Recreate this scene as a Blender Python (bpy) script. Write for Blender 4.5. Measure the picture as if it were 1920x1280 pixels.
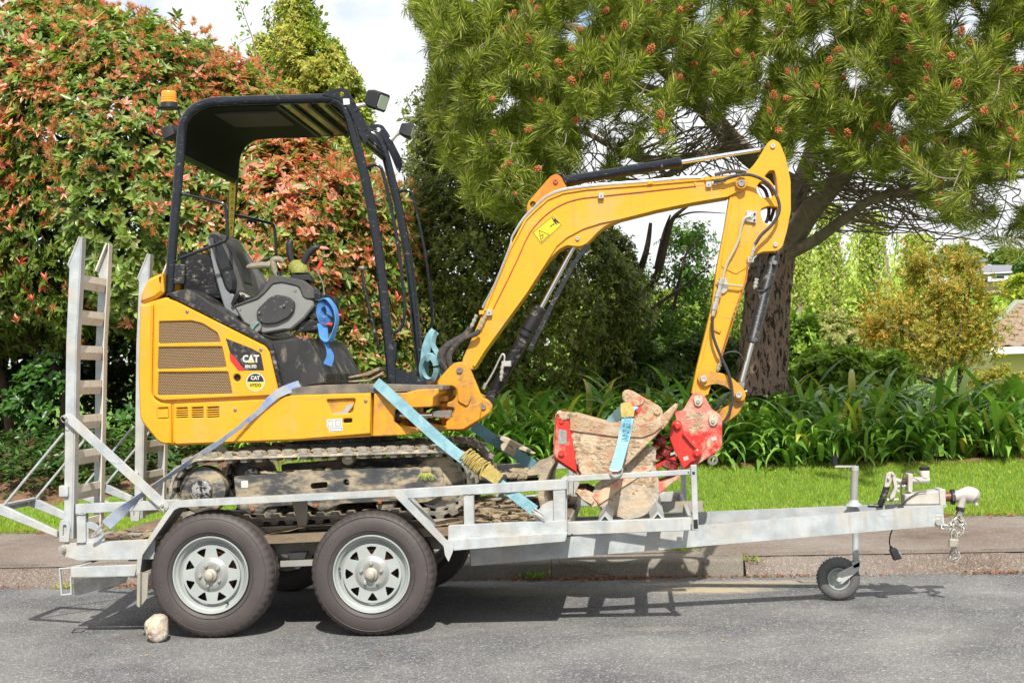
import bpy, bmesh, math, random
import numpy as np
from mathutils import Vector, Matrix
for o in list(bpy.data.objects): bpy.data.objects.remove(o)
S = bpy.context.scene
COL = S.collection
RNG = np.random.default_rng(7)
random.seed(7)
R_ = math.radians
# ------------------------------------------------------------------ camera
F, CX, CY, D0, H0 = 2700.0, 960.0, 640.0, 7.5, 1.3405
_ey = Vector((230, 63, 2700)).normalized()
_t = R_(1.65)
_up = Vector((-math.sin(_t), -math.cos(_t), 0)); _up = (_up - _up.dot(_ey) * _ey).normalized()
_ex = _ey.cross(_up)
CAMPOS = Vector((0, -D0, H0))
def ray(px, py):
    v = Vector((px - CX, py - CY, F))
    return Vector((_ex.dot(v), _ey.dot(v), _up.dot(v)))
def P(px, py, Y):
    """point of the upright plane y = Y seen at photograph position px, py"""
    d = ray(px, py)
    return CAMPOS + d * ((Y + D0) / d.y)
cam = bpy.data.cameras.new('camera'); camo = bpy.data.objects.new('camera', cam); COL.objects.link(camo)
cam.sensor_width = 36; cam.lens = F / 1920 * 36; cam.clip_end = 2000; cam.clip_start = 0.1
right = Vector((_ex.x, _ey.x, _up.x)); down = Vector((_ex.y, _ey.y, _up.y)); fwd = Vector((_ex.z, _ey.z, _up.z))
m3 = Matrix((right, -down, -fwd)).transposed()
camo.matrix_world = Matrix.Translation(CAMPOS) @ m3.to_4x4()
S.camera = camo
# ------------------------------------------------------------------ light
SUN = Vector((0.17, -0.95, 1.0)).normalized()
sl = bpy.data.lights.new('sun', 'SUN'); so = bpy.data.objects.new('sun', sl); COL.objects.link(so)
sl.energy = 4.8; sl.angle = R_(0.6); sl.color = (1.0, 0.955, 0.87)
so.rotation_euler = SUN.to_track_quat('Z', 'Y').to_euler(); so.location = (0, -20, 20)
W = bpy.data.worlds.new('World'); S.world = W; W.use_nodes = True
nt = W.node_tree; nt.nodes.clear()
sky = nt.nodes.new('ShaderNodeTexSky'); sky.sky_type = 'NISHITA'; sky.sun_disc = False
sky.sun_elevation = math.asin(SUN.z); sky.sun_rotation = math.atan2(SUN.x, SUN.y)
sm = nt.nodes.new('ShaderNodeVectorMath'); sm.operation = 'SCALE'; sm.inputs['Scale'].default_value = 0.13
nt.links.new(sky.outputs[0], sm.inputs[0])
tc = nt.nodes.new('ShaderNodeTexCoord'); mp = nt.nodes.new('ShaderNodeMapping'); mp.inputs['Scale'].default_value = (1, 1, 2.2)
mp.inputs['Location'].default_value = (1.3, 0.4, 0.2)
nz = nt.nodes.new('ShaderNodeTexNoise'); nz.inputs['Scale'].default_value = 3.0; nz.inputs['Detail'].default_value = 7; nz.inputs['Roughness'].default_value = 0.55
rp = nt.nodes.new('ShaderNodeValToRGB'); rp.color_ramp.elements[0].position = 0.37; rp.color_ramp.elements[1].position = 0.46
nt.links.new(tc.outputs['Generated'], mp.inputs[0]); nt.links.new(mp.outputs[0], nz.inputs['Vector']); nt.links.new(nz.outputs[0], rp.inputs[0])
mx = nt.nodes.new('ShaderNodeMix'); mx.data_type = 'RGBA'; mx.inputs[7].default_value = (0.80, 0.81, 0.83, 1)
nt.links.new(rp.outputs[0], mx.inputs[0]); nt.links.new(sm.outputs[0], mx.inputs[6])
bg = nt.nodes.new('ShaderNodeBackground'); bg.inputs[1].default_value = 1.0
wo = nt.nodes.new('ShaderNodeOutputWorld')
nt.links.new(mx.outputs[2], bg.inputs[0]); nt.links.new(bg.outputs[0], wo.inputs[0])
vs = S.view_settings
S.display_settings.display_device = 'sRGB'
vs.view_transform = 'Standard'; vs.look = 'None'; vs.gamma = 1; vs.exposure = 0.42; vs.use_curve_mapping = False
S.render.engine = 'CYCLES'
S.cycles.max_bounces = 6; S.cycles.transparent_max_bounces = 6; S.cycles.use_denoising = True
# ------------------------------------------------------------------ materials
MATS = {}
def M(name, c, r=.5, m=0., c2=None, s2=4., a2=.5, dirt=None, sd=9., td=.58, wd=.07, bs=0., bstr=.3, coat=0., spec=.5, stretch=None, scr=None, streak=None):
    if name in MATS: return MATS[name]
    mt = bpy.data.materials.new(name); mt.use_nodes = True
    n = mt.node_tree.nodes; L = mt.node_tree.links; b = n['Principled BSDF']
    b.inputs['Roughness'].default_value = r; b.inputs['Metallic'].default_value = m
    b.inputs['Specular IOR Level'].default_value = spec; b.inputs['Coat Weight'].default_value = coat; b.inputs['Coat Roughness'].default_value = .12
    co = n.new('ShaderNodeTexCoord'); src = co.outputs['Object']
    if stretch:
        mpn = n.new('ShaderNodeMapping'); mpn.inputs['Scale'].default_value = stretch
        L.new(src, mpn.inputs[0]); src = mpn.outputs[0]
    def noise(sc, det=6, ro=.6):
        q = n.new('ShaderNodeTexNoise'); q.inputs['Scale'].default_value = sc; q.inputs['Detail'].default_value = det; q.inputs['Roughness'].default_value = ro
        L.new(src, q.inputs['Vector']); return q.outputs[0]
    def ramp(f, lo, hi):
        q = n.new('ShaderNodeMapRange'); q.inputs[1].default_value = lo; q.inputs[2].default_value = hi; L.new(f, q.inputs[0]); return q.outputs[0]
    def mix(f, a, bcol):
        q = n.new('ShaderNodeMix'); q.data_type = 'RGBA'; L.new(f, q.inputs[0])
        if isinstance(a, tuple): q.inputs[6].default_value = (*a, 1)
        else: L.new(a, q.inputs[6])
        if isinstance(bcol, tuple): q.inputs[7].default_value = (*bcol, 1)
        else: L.new(bcol, q.inputs[7])
        return q.outputs[2]
    cur = tuple(c)
    if c2 is not None:
        cur = mix(ramp(noise(s2), .5 - .25 * (1.2 - a2), .5 + .25 * (1.2 - a2)), cur, tuple(c2))
    if dirt is not None:
        f = ramp(noise(sd, 10, .68), td - wd, td + wd)
        cur = mix(f, cur, tuple(dirt))
        q = n.new('ShaderNodeMapRange'); q.inputs[3].default_value = r; q.inputs[4].default_value = max(r, .85); L.new(f, q.inputs[0]); L.new(q.outputs[0], b.inputs['Roughness'])
        if m > 0:
            q = n.new('ShaderNodeMapRange'); q.inputs[3].default_value = m; q.inputs[4].default_value = 0; L.new(f, q.inputs[0]); L.new(q.outputs[0], b.inputs['Metallic'])
    if streak is not None:      # run marks: (colour, amount)
        mpn = n.new('ShaderNodeMapping'); mpn.inputs['Scale'].default_value = (26, 26, 1.6); L.new(co.outputs['Object'], mpn.inputs[0])
        q = n.new('ShaderNodeTexNoise'); q.inputs['Scale'].default_value = 1.0; q.inputs['Detail'].default_value = 6; L.new(mpn.outputs[0], q.inputs['Vector'])
        k = n.new('ShaderNodeMapRange'); k.inputs[1].default_value = .54; k.inputs[2].default_value = .72; k.inputs[4].default_value = streak[1]; L.new(q.outputs[0], k.inputs[0]); cur = mix(k.outputs[0], cur, tuple(streak[0]))
    if scr is not None:         # fine scratches and scuffs: (colour, amount, scale)
        for sc_, rot in ((scr[2], .5), (scr[2] * 1.7, -1.1)):
            mpn = n.new('ShaderNodeMapping'); mpn.inputs['Rotation'].default_value = (0, rot, 0); mpn.inputs['Scale'].default_value = (sc_, sc_, sc_ * 7); L.new(co.outputs['Object'], mpn.inputs[0])
            q = n.new('ShaderNodeTexNoise'); q.inputs['Scale'].default_value = 1.0; q.inputs['Detail'].default_value = 4; L.new(mpn.outputs[0], q.inputs['Vector'])
            k = n.new('ShaderNodeMapRange'); k.inputs[1].default_value = .655; k.inputs[2].default_value = .70; k.inputs[4].default_value = scr[1]; L.new(q.outputs[0], k.inputs[0]); cur = mix(k.outputs[0], cur, tuple(scr[0]))
    if isinstance(cur, tuple): b.inputs['Base Color'].default_value = (*cur, 1)
    else: L.new(cur, b.inputs['Base Color'])
    if bs:
        bp = n.new('ShaderNodeBump'); bp.inputs['Strength'].default_value = bstr; bp.inputs['Distance'].default_value = .014
        L.new(noise(bs, 8, .65), bp.inputs['Height']); L.new(bp.outputs[0], b.inputs['Normal'])
    MATS[name] = mt; return mt
YEL = M('yellow_paint', (.66, .325, .012), .34, c2=(.62, .295, .010), s2=2.5, dirt=(.46, .29, .10), sd=3.2, td=.66, wd=.14, coat=.12, bs=9, bstr=.04, scr=((.30, .20, .08), .55, 9), streak=((.40, .22, .05), .35))
YELW = M('worn_yellow_paint', (.62, .29, .012), .45, c2=(.50, .215, .016), s2=9, dirt=(.26, .15, .06), sd=12, td=.57, wd=.08, bs=40, bstr=.06, scr=((.22, .13, .06), .6, 9), streak=((.30, .15, .05), .5))
GAL = M('galvanised_steel', (.43, .455, .46), .50, .10, c2=(.31, .34, .355), s2=9, a2=.75, dirt=(.38, .34, .28), sd=5, td=.60, wd=.14, bs=60, bstr=.05, scr=((.24, .24, .23), .5, 8), streak=((.30, .28, .24), .55))
GALD = M('weathered_galvanised_steel', (.32, .32, .30), .6, .15, c2=(.25, .25, .24), s2=5, dirt=(.30, .24, .16), sd=6, td=.56, wd=.12, bs=50, bstr=.05)
GALM = M('muddy_galvanised_steel', (.62, .58, .50), .65, .0, c2=(.54, .50, .43), s2=9, dirt=(.42, .33, .21), sd=16, td=.64, wd=.10, bs=40, bstr=.1)
RIM = M('grey_green_rim_paint', (.37, .40, .385), .36, .15, c2=(.31, .335, .325), s2=6, dirt=(.30, .26, .20), sd=12, td=.68)
TYRE = M('tyre_rubber', (.046, .038, .036), .60, c2=(.062, .052, .049), s2=6, dirt=(.14, .10, .075), sd=11, td=.68, wd=.09, bs=80, bstr=.05)
TYRB = M('small_tyre_rubber', (.07, .07, .07), .7, c2=(.10, .10, .10), s2=20, bs=80, bstr=.1)
BLK = M('black_frame_paint', (.004, .006, .010), .17, c2=(.008, .011, .016), s2=5, dirt=(.13, .125, .115), sd=26, td=.66, wd=.03, spec=.5, scr=((.16, .16, .16), .35, 16))
BLKS = M('scuffed_black_paint', (.008, .009, .012), .42, c2=(.02, .02, .022), s2=8, dirt=(.20, .18, .15), sd=22, td=.615, wd=.05, bs=50, bstr=.1, spec=.4, scr=((.26, .25, .23), .6, 14))
BLKP = M('black_plastic', (.010, .010, .011), .5, c2=(.018, .018, .019), s2=10, bs=90, bstr=.05)
PEDM = M('muddy_black_plastic', (.012, .012, .014), .42, c2=(.03, .029, .028), s2=7, dirt=(.17, .145, .11), sd=18, td=.60, wd=.08, stretch=(1, 1, .5), bs=40, bstr=.15)
RUB = M('muddy_track_rubber', (.12, .118, .108), .8, c2=(.21, .195, .165), s2=7, dirt=(.40, .34, .24), sd=11, td=.50, wd=.09, bs=60, bstr=.5)
TFR = M('muddy_black_track_frame', (.030, .033, .038), .5, c2=(.11, .105, .095), s2=9, dirt=(.33, .27, .18), sd=9, td=.54, wd=.07, bs=60, bstr=.2, stretch=(.6, 1, 1.4))
MUD = M('dried_mud', (.34, .275, .185), .95, c2=(.22, .165, .10), s2=11, a2=.9, dirt=(.10, .07, .045), sd=20, td=.66, bs=40, bstr=.8)
MUDD = M('dark_earth', (.12, .078, .048), .95, c2=(.26, .19, .11), s2=9, a2=.7, bs=50, bstr=.8)
CHR = M('chrome_rod', (.75, .76, .78), .12, 1., bs=0)
STL = M('zinc_plated_steel', (.62, .61, .57), .35, .75, c2=(.50, .48, .42), s2=25)
STLD = M('dull_steel', (.35, .34, .33), .45, .8, c2=(.2, .18, .16), s2=30, dirt=(.2, .13, .08), sd=30, td=.62)
RUST = M('rusty_steel', (.30, .09, .03), .8, c2=(.42, .14, .05), s2=30)
RED = M('red_hitch_paint', (.46, .016, .010), .40, c2=(.50, .035, .022), s2=6, dirt=(.44, .32, .24), sd=9, td=.67, wd=.05, coat=.2, bs=30, bstr=.04)
REDP = M('faded_red_hitch_paint', (.48, .022, .014), .5, c2=(.52, .17, .13), s2=5, a2=1., dirt=(.46, .36, .25), sd=9, td=.55, wd=.05, bs=30, bstr=.8)
REDM = M('mud_caked_red_steel', (.48, .055, .035), .7, c2=(.46, .20, .13), s2=7, a2=.9, dirt=(.42, .33, .21), sd=10, td=.49, wd=.04, bs=26, bstr=1.)
BKT = M('muddy_bucket_steel', (.50, .40, .28), .85, c2=(.40, .25, .15), s2=9, a2=1., dirt=(.48, .12, .075), sd=7, td=.60, wd=.05, bs=24, bstr=1., scr=((.20, .13, .08), .7, 12))
BKTG = M('worn_bucket_steel', (.42, .385, .32), .55, .1, c2=(.33, .27, .20), s2=5, a2=.8, dirt=(.48, .38, .27), sd=7, td=.53, wd=.04, bs=22, bstr=.8)
GRY = M('grey_console_plastic', (.20, .205, .195), .5, c2=(.17, .175, .165), s2=6, dirt=(.40, .36, .30), sd=20, td=.70, wd=.05, bs=120, bstr=.04)
GRYD = M('dark_grey_plastic', (.045, .045, .044), .5, c2=(.07, .066, .06), s2=9, dirt=(.3, .27, .22), sd=25, td=.66, wd=.05, bs=120, bstr=.05)
SEATM = M('worn_black_vinyl', (.010, .011, .013), .36, c2=(.022, .022, .023), s2=6, dirt=(.15, .14, .12), sd=25, td=.68)
BLUE = M('blue_webbing', (.05, .19, .50), .8, c2=(.10, .28, .58), s2=12, bs=150, bstr=.3)
TEAL = M('pale_blue_webbing', (.22, .38, .42), .85, c2=(.14, .28, .33), s2=14, a2=.8, dirt=(.36, .33, .26), sd=25, td=.66, bs=150, bstr=.3)
WORN = M('worn_grey_blue_webbing', (.30, .34, .40), .85, c2=(.17, .25, .46), s2=12, a2=.9, dirt=(.34, .32, .26), sd=34, td=.55, bs=150, bstr=.4)
SKYB = M('light_blue_webbing', (.20, .42, .54), .8, c2=(.28, .50, .60), s2=15, dirt=(.15, .33, .40), sd=40, td=.7, bs=150, bstr=.3)
ROPE = M('yellow_sleeve', (.42, .33, .10), .9, c2=(.28, .21, .06), s2=60, bs=80, bstr=.5)
ORA = M('orange_beacon_lens', (.95, .26, .01), .15, coat=.6)
WHT = M('white_sticker', (.50, .50, .48), .5, dirt=(.5, .45, .4), sd=60, td=.65)
BLKF = M('flat_black', (.008, .008, .008), .6)
STY = M('yellow_sticker', (.58, .44, .012), .5)
REDS = M('red_sticker', (.65, .02, .015), .5)
GRLM = M('grille_ink_black', (.014, .013, .012), .5, dirt=(.25, .22, .18), sd=30, td=.62, wd=.1)
ROCKM = M('pale_rock', (.48, .42, .31), .9, c2=(.34, .24, .19), s2=7, a2=.8, dirt=(.62, .58, .50), sd=13, td=.55, bs=30, bstr=.8)
GLASS = M('lamp_glass', (.55, .57, .58), .08, .3)
TINT = M('tinted_roof_glass', (.10, .085, .03), .08, .0, c2=(.03, .04, .02), s2=5, coat=.8)
BRASS = M('brass_padlock', (.55, .50, .40), .4, .7, c2=(.4, .36, .3), s2=30)
YGRN = M('yellow_green_mesh_boot', (.30, .31, .06), .7, c2=(.12, .13, .03), s2=120)
# ------------------------------------------------------------------ geometry helpers
class G:
    def __init__(s): s.v = []; s.f = []
    def add(s, vs_, fs):
        k = len(s.v); s.v += [tuple(q) for q in vs_]; s.f += [tuple(i + k for i in q) for q in fs]; return s
    def add_mesh(s, me): return s.add([v.co for v in me.vertices], [tuple(p.vertices) for p in me.polygons])
    def box(s, a, b):
        x0, y0, z0 = a; x1, y1, z1 = b
        return s.add([(x0, y0, z0), (x1, y0, z0), (x1, y1, z0), (x0, y1, z0), (x0, y0, z1), (x1, y0, z1), (x1, y1, z1), (x0, y1, z1)],
                     [(0, 3, 2, 1), (4, 5, 6, 7), (0, 1, 5, 4), (1, 2, 6, 5), (2, 3, 7, 6), (3, 0, 4, 7)])
    def prof(s, px, Y0, Y1, holes=(), r=2.5, bev=.0025, rr=None):
        """outline given as photograph points on the plane y = Y0, carried back to y = Y1; holes cut right through"""
        w = lambda q: [(P(a[0], a[1], Y0).x, P(a[0], a[1], Y0).z) for a in q]
        return s.prof_xz(w(fillet(px, r)), Y0, Y1, [w(fillet(h, min(r, 1.5) if rr is None else rr)) for h in holes], bev)
    def prof_xz(s, pts, Y0, Y1, holes=(), bev=.0025):
        cu = bpy.data.curves.new('c', 'CURVE'); cu.dimensions = '2D'; cu.fill_mode = 'BOTH'
        for q in [pts] + list(holes):
            sp = cu.splines.new('POLY'); sp.points.add(len(q) - 1)
            for i, (x, z) in enumerate(q): sp.points[i].co = (x, z, 0, 1)
            sp.use_cyclic_u = True
        th = abs(Y1 - Y0) / 2; bev = min(bev, th * .45)
        cu.extrude = th - bev; cu.bevel_depth = bev; cu.bevel_resolution = 0; cu.offset = -bev
        ob = bpy.data.objects.new('c', cu); me = bpy.data.meshes.new_from_object(ob)
        me.transform(Matrix.Translation((0, (Y0 + Y1) / 2, 0)) @ Matrix.Rotation(math.pi / 2, 4, 'X'))
        s.add_mesh(me)
        bpy.data.objects.remove(ob); bpy.data.curves.remove(cu); bpy.data.meshes.remove(me)
        return s
    def strip(s, px, wpx, Y0, Y1, closed=False, bev=.0015):
        """a folded plate: the polyline px thickened by wpx photograph pixels, carried from Y0 to Y1"""
        a = []; b = []
        n = len(px)
        for i, p in enumerate(px):
            p = np.array(p, float); pa = np.array(px[max(i - 1, 0)], float); pb = np.array(px[min(i + 1, n - 1)], float)
            d1 = p - pa; d2 = pb - p
            d1 = d1 / (np.linalg.norm(d1) or 1); d2 = d2 / (np.linalg.norm(d2) or 1)
            if i == 0: d1 = d2
            if i == n - 1: d2 = d1
            t = d1 + d2; t /= (np.linalg.norm(t) or 1); nn = np.array((-t[1], t[0])); c = max(.4, abs(nn @ np.array((-d1[1], d1[0]))))
            a.append(tuple(p + nn * wpx / 2 / c)); b.append(tuple(p - nn * wpx / 2 / c))
        return s.prof(a + b[::-1], Y0, Y1, r=0, bev=bev)
    def tube(s, pts, r, n=8, sub=0, flat=None):
        p = [Vector(q) for q in pts]
        if sub: p = catmull(p, sub)
        rs = r if isinstance(r, (list, tuple)) else [r] * len(p)
        if len(rs) != len(p): rs = list(np.interp(np.linspace(0, 1, len(p)), np.linspace(0, 1, len(rs)), rs))
        k = len(s.v); T = [(p[min(i + 1, len(p) - 1)] - p[max(i - 1, 0)]).normalized() for i in range(len(p))]
        u = T[0].orthogonal().normalized()
        for i, q in enumerate(p):
            u = (u - u.dot(T[i]) * T[i]); u = u.normalized() if u.length > 1e-6 else T[i].orthogonal().normalized()
            w = T[i].cross(u)
            for j in range(n):
                a = 2 * math.pi * j / n
                s.v.append(tuple(q + (u * math.cos(a) + w * math.sin(a)) * rs[i]))
        for i in range(len(p) - 1):
            for j in range(n):
                a = k + i * n + j; b = k + i * n + (j + 1) % n
                s.f.append((a, b, b + n, a + n))
        s.f.append(tuple(k + j for j in range(n))[::-1]); s.f.append(tuple(k + (len(p) - 1) * n + j for j in range(n)))
        return s
    def band(s, pts, w, th=.003, side=None, sub=0, wob=0):
        """flat webbing along pts; side = direction of its width"""
        p = [Vector(q) for q in pts]
        if sub: p = catmull(p, sub)
        k = len(s.v)
        ws = list(np.interp(np.linspace(0, 1, len(p)), np.linspace(0, 1, len(w)), w)) if isinstance(w, (list, tuple)) else [w] * len(p)
        sides = side if isinstance(side, list) else [side] * 2
        for i, q in enumerate(p):
            T = (p[min(i + 1, len(p) - 1)] - p[max(i - 1, 0)]).normalized()
            t = i / (len(p) - 1) * (len(sides) - 1); j = min(int(t), len(sides) - 2)
            sd = Vector(sides[j]).lerp(Vector(sides[j + 1]), t - j); sd = (sd - sd.dot(T) * T).normalized(); nn = T.cross(sd)
            off = nn * (math.sin(i * .9) * wob)
            for (a, b) in ((-.5, -.5), (.5, -.5), (.5, .5), (-.5, .5)): s.v.append(tuple(q + off + sd * ws[i] * a + nn * th * b))
        for i in range(len(p) - 1):
            for j in range(4):
                a = k + i * 4 + j; b = k + i * 4 + (j + 1) % 4; s.f.append((a, b, b + 4, a + 4))
        s.f.append((k + 3, k + 2, k + 1, k)); e = k + (len(p) - 1) * 4; s.f.append((e, e + 1, e + 2, e + 3))
        return s
    def lines(s, pts, w, Y0, Y1):
        for a, b in zip(pts[:-1], pts[1:]):
            d = np.array(b, float)[:2] - np.array(a, float)[:2]; L_ = np.linalg.norm(d) or 1; d /= L_; n_ = np.array((-d[1], d[0])) * w / 2; e = d * w / 2; a_ = np.array(a, float)[:2] - e; b_ = np.array(b, float)[:2] + e
            q = [P(*(a_ + n_), Y0), P(*(b_ + n_), Y0), P(*(b_ - n_), Y0), P(*(a_ - n_), Y0)]
            s.add([tuple(v) for v in q] + [(v.x, Y1, v.z) for v in q], [(0, 1, 2, 3), (7, 6, 5, 4), (0, 4, 5, 1), (1, 5, 6, 2), (2, 6, 7, 3), (3, 7, 4, 0)])
        return s
    def bar(s, a, b, w, h, upv=(0, 0, 1)):
        a = Vector(a); b = Vector(b); T = (b - a).normalized(); sd = T.cross(Vector(upv)).normalized(); u = sd.cross(T)
        v = []
        for q in (a, b):
            for (i, j) in ((-1, -1), (1, -1), (1, 1), (-1, 1)): v.append(q + sd * w / 2 * i + u * h / 2 * j)
        return s.add(v, [(3, 2, 1, 0), (4, 5, 6, 7), (0, 1, 5, 4), (1, 2, 6, 5), (2, 3, 7, 6), (3, 0, 4, 7)])
    def lathe(s, prof, c, n=32, axis='Y', mod=None):
        """prof: (radius, along) pairs round an axis through c"""
        k = len(s.v); c = Vector(c)
        for j in range(n):
            a = 2 * math.pi * j / n
            for i, (r, t) in enumerate(prof):
                rr = r + (mod(i, j) if mod else 0)
                if axis == 'Y': q = Vector((rr * math.cos(a), t, rr * math.sin(a)))
                elif axis == 'Z': q = Vector((rr * math.cos(a), rr * math.sin(a), t))
                else:
                    ax = Vector(axis).normalized(); u = ax.orthogonal().normalized(); w = ax.cross(u)
                    q = ax * t + (u * math.cos(a) + w * math.sin(a)) * rr
                s.v.append(tuple(c + q))
        m = len(prof)
        for j in range(n):
            for i in range(m - 1):
                a = k + j * m + i; b = k + ((j + 1) % n) * m + i
                s.f.append((a, a + 1, b + 1, b) if axis == 'Y' else (a, b, b + 1, a + 1))
        return s
    def disc(s, c, r, Y0, Y1, n=20, bev=.002):
        """a round pin or boss, axis along y"""
        return s.lathe([(0, Y0), (r - bev, Y0), (r, Y0 + bev), (r, Y1), (0, Y1)], (c.x, 0, c.z), n)
def fillet(pts, r):
    out = []; n = len(pts)
    for i in range(n):
        q = pts[i]; ri = q[2] if len(q) > 2 else r
        p = np.array(q[:2], float); a = np.array(pts[i - 1][:2], float); b = np.array(pts[(i + 1) % n][:2], float)
        da = a - p; db = b - p; la = np.linalg.norm(da); lb = np.linalg.norm(db)
        k = min(ri, la * .45, lb * .45)
        if k < .3: out.append(tuple(p)); continue
        p0 = p + da / la * k; p1 = p + db / lb * k
        for t in (0, .25, .5, .75, 1): out.append(tuple((1 - t) ** 2 * p0 + 2 * t * (1 - t) * p + t * t * p1))
    return out
def catmull(p, sub):
    out = []; n = len(p)
    for i in range(n - 1):
        a = p[max(i - 1, 0)]; b = p[i]; c = p[i + 1]; d = p[min(i + 2, n - 1)]
        for k in range(sub):
            t = k / sub
            out.append(.5 * ((2 * b) + (c - a) * t + (2 * a - 5 * b + 4 * c - d) * t * t + (3 * b - 3 * c + d - a) * t ** 3))
    out.append(p[-1]); return out
def PL(px, Y): return [P(a[0], a[1], a[2] if len(a) > 2 else Y) for a in px]
BASE = {}
def props(o, label=None, cat=None, group=None, kind=None):
    if label: o['label'] = label
    if cat: o['category'] = cat
    if group: o['group'] = group
    if kind: o['kind'] = kind
    return o
def thing(name, loc, label, cat, group=None):
    o = bpy.data.objects.new(name, None); COL.objects.link(o); o.location = loc; o.empty_display_size = .1
    BASE[o.name] = Vector(loc); return props(o, label, cat, group)
def mesh_obj(name, me, mat, parent=None, ang=35):
    o = bpy.data.objects.new(name, me); COL.objects.link(o)
    if mat and not me.materials:
        for m_ in (mat if isinstance(mat, (list, tuple)) else [mat]): me.materials.append(m_)
    b = Vector((0, 0, 0))
    if parent is not None:
        b = BASE[parent.name]; o.parent = parent
    BASE[o.name] = b
    return o
def obj(name, g, mat, parent=None, ang=35, label=None, kind=None, flip=True):
    me = bpy.data.meshes.new(name); b = BASE[parent.name] if parent is not None else Vector((0, 0, 0))
    me.from_pydata([(x - b.x, y - b.y, z - b.z) for x, y, z in g.v], [], g.f)
    if flip:
        bm = bmesh.new(); bm.from_mesh(me); bmesh.ops.recalc_face_normals(bm, faces=bm.faces); bm.to_mesh(me); bm.free()
    if ang:
        me.polygons.foreach_set('use_smooth', [True] * len(me.polygons)); me.set_sharp_from_angle(angle=R_(ang))
    me.update()
    o = mesh_obj(name, me, mat, parent); return props(o, label=label, kind=kind)
def top(name, g, mat, label, cat, group=None, kind=None, ang=35):
    """a thing that is one mesh, its origin set at its own base"""
    a = np.array(g.v); c = Vector(((a[:, 0].min() + a[:, 0].max()) / 2, (a[:, 1].min() + a[:, 1].max()) / 2, a[:, 2].min()))
    g2 = G(); g2.f = g.f; g2.v = [(x - c.x, y - c.y, z - c.z) for x, y, z in g.v]
    o = obj(name, g2, mat, None, ang); o.location = c; BASE[o.name] = c
    return props(o, label, cat, group, kind)
YC = 0.95
def mirror(o, name=None, parent=None):
    """the same part on the trailer's far side"""
    me = o.data.copy(); b = BASE[(parent or o.parent).name]
    me.transform(Matrix.Translation((0, 2 * (YC - b.y), 0)) @ Matrix.Scale(-1, 4, (0, 1, 0))); me.flip_normals()
    c = bpy.data.objects.new(name or o.name.split('.')[0], me); COL.objects.link(c); c.parent = parent or o.parent; BASE[c.name] = b
    return c
def inst(o, loc=(0, 0, 0), rot=(0, 0, 0), parent=None, scale=1.0):
    c = o.copy(); COL.objects.link(c); c.parent = parent if parent is not None else o.parent; c.location = loc; c.rotation_euler = rot
    c.scale = (scale,) * 3 if not isinstance(scale, (tuple, list)) else scale
    BASE[c.name] = BASE[o.name]; return c
def text_g(s, size, px, py, Y, rot=0., depth=.0012, bold=.0, sx=1., align='CENTER', skew=0.):
    cu = bpy.data.curves.new('t', 'FONT'); cu.body = s; cu.size = size; cu.extrude = depth; cu.offset = bold; cu.align_x = align; cu.align_y = 'CENTER'; cu.resolution_u = 2
    ob = bpy.data.objects.new('t', cu); me = bpy.data.meshes.new_from_object(ob)
    me.transform(Matrix.Translation(P(px, py, Y)) @ Matrix.Rotation(R_(rot), 4, 'Y') @ Matrix.Rotation(math.pi / 2, 4, 'X') @ Matrix.Scale(sx, 4, (1, 0, 0)))
    g = G().add_mesh(me); bpy.data.objects.remove(ob); bpy.data.curves.remove(cu); bpy.data.meshes.remove(me); return g
# ================================================================== TRAILER
MPX = (P(696, 1076, .02) - P(703, 1072, .02)).length       # metres per photograph pixel at the wheels
TR = thing('tandem_trailer', P(500, 1190, .95) * 1, 'silver galvanised tandem axle trailer with four spoked wheels, carrying a yellow mini excavator', 'trailer')
TR.location.z = 0; BASE[TR.name] = TR.location.copy()
g = G().prof([(109, 1029, 9), (118, 1018), (290, 1011), (290, 1048), (146, 1051), (120, 1043)], .06, .11)
sb = obj('side_beam', g, GAL, TR); mirror(sb)
g = G().prof([(840, 985), (1063, 975), (1063, 999), (840, 1012)], .04, .10)
sb2 = obj('side_beam', g, GAL, TR); mirror(sb2)
g = G().prof([(838, 1011), (1064, 998), (1060, 1015), (850, 1032)], .005, .10)
sb3 = obj('lower_side_beam', g, GAL, TR); mirror(sb3)
g = G().prof([(240, 1000), (900, 970), (900, 1026), (560, 1040), (545, 1038), (240, 1052)], .30, .35)
cr = obj('chassis_rail', g, GALD, TR); mirror(cr)
g = G().prof([(538, 1036), (576, 1034), (565, 1062, 5), (553, 1066, 4), (547, 1058)], .24, .30)
g.disc(P(559, 1058, .24), .022, .222, .24)
hg = obj('suspension_hanger', g, GALD, TR); mirror(hg)
g = G().prof([(525, 1050), (600, 1047), (600, 1060), (525, 1063)], .20, .25)
lf = obj('leaf_spring', g, GALD, TR); mirror(lf)
obj('axle', G().tube([(P(394, 1078, .02).x, .12, P(394, 1078, .02).z), (P(394, 1078, .02).x, 1.78, P(394, 1078, .02).z)], .035, 12), STLD, TR)
obj('axle', G().tube([(P(696, 1076, .02).x, .12, P(696, 1076, .02).z), (P(696, 1076, .02).x, 1.78, P(696, 1076, .02).z)], .035, 12), STLD, TR)
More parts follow.
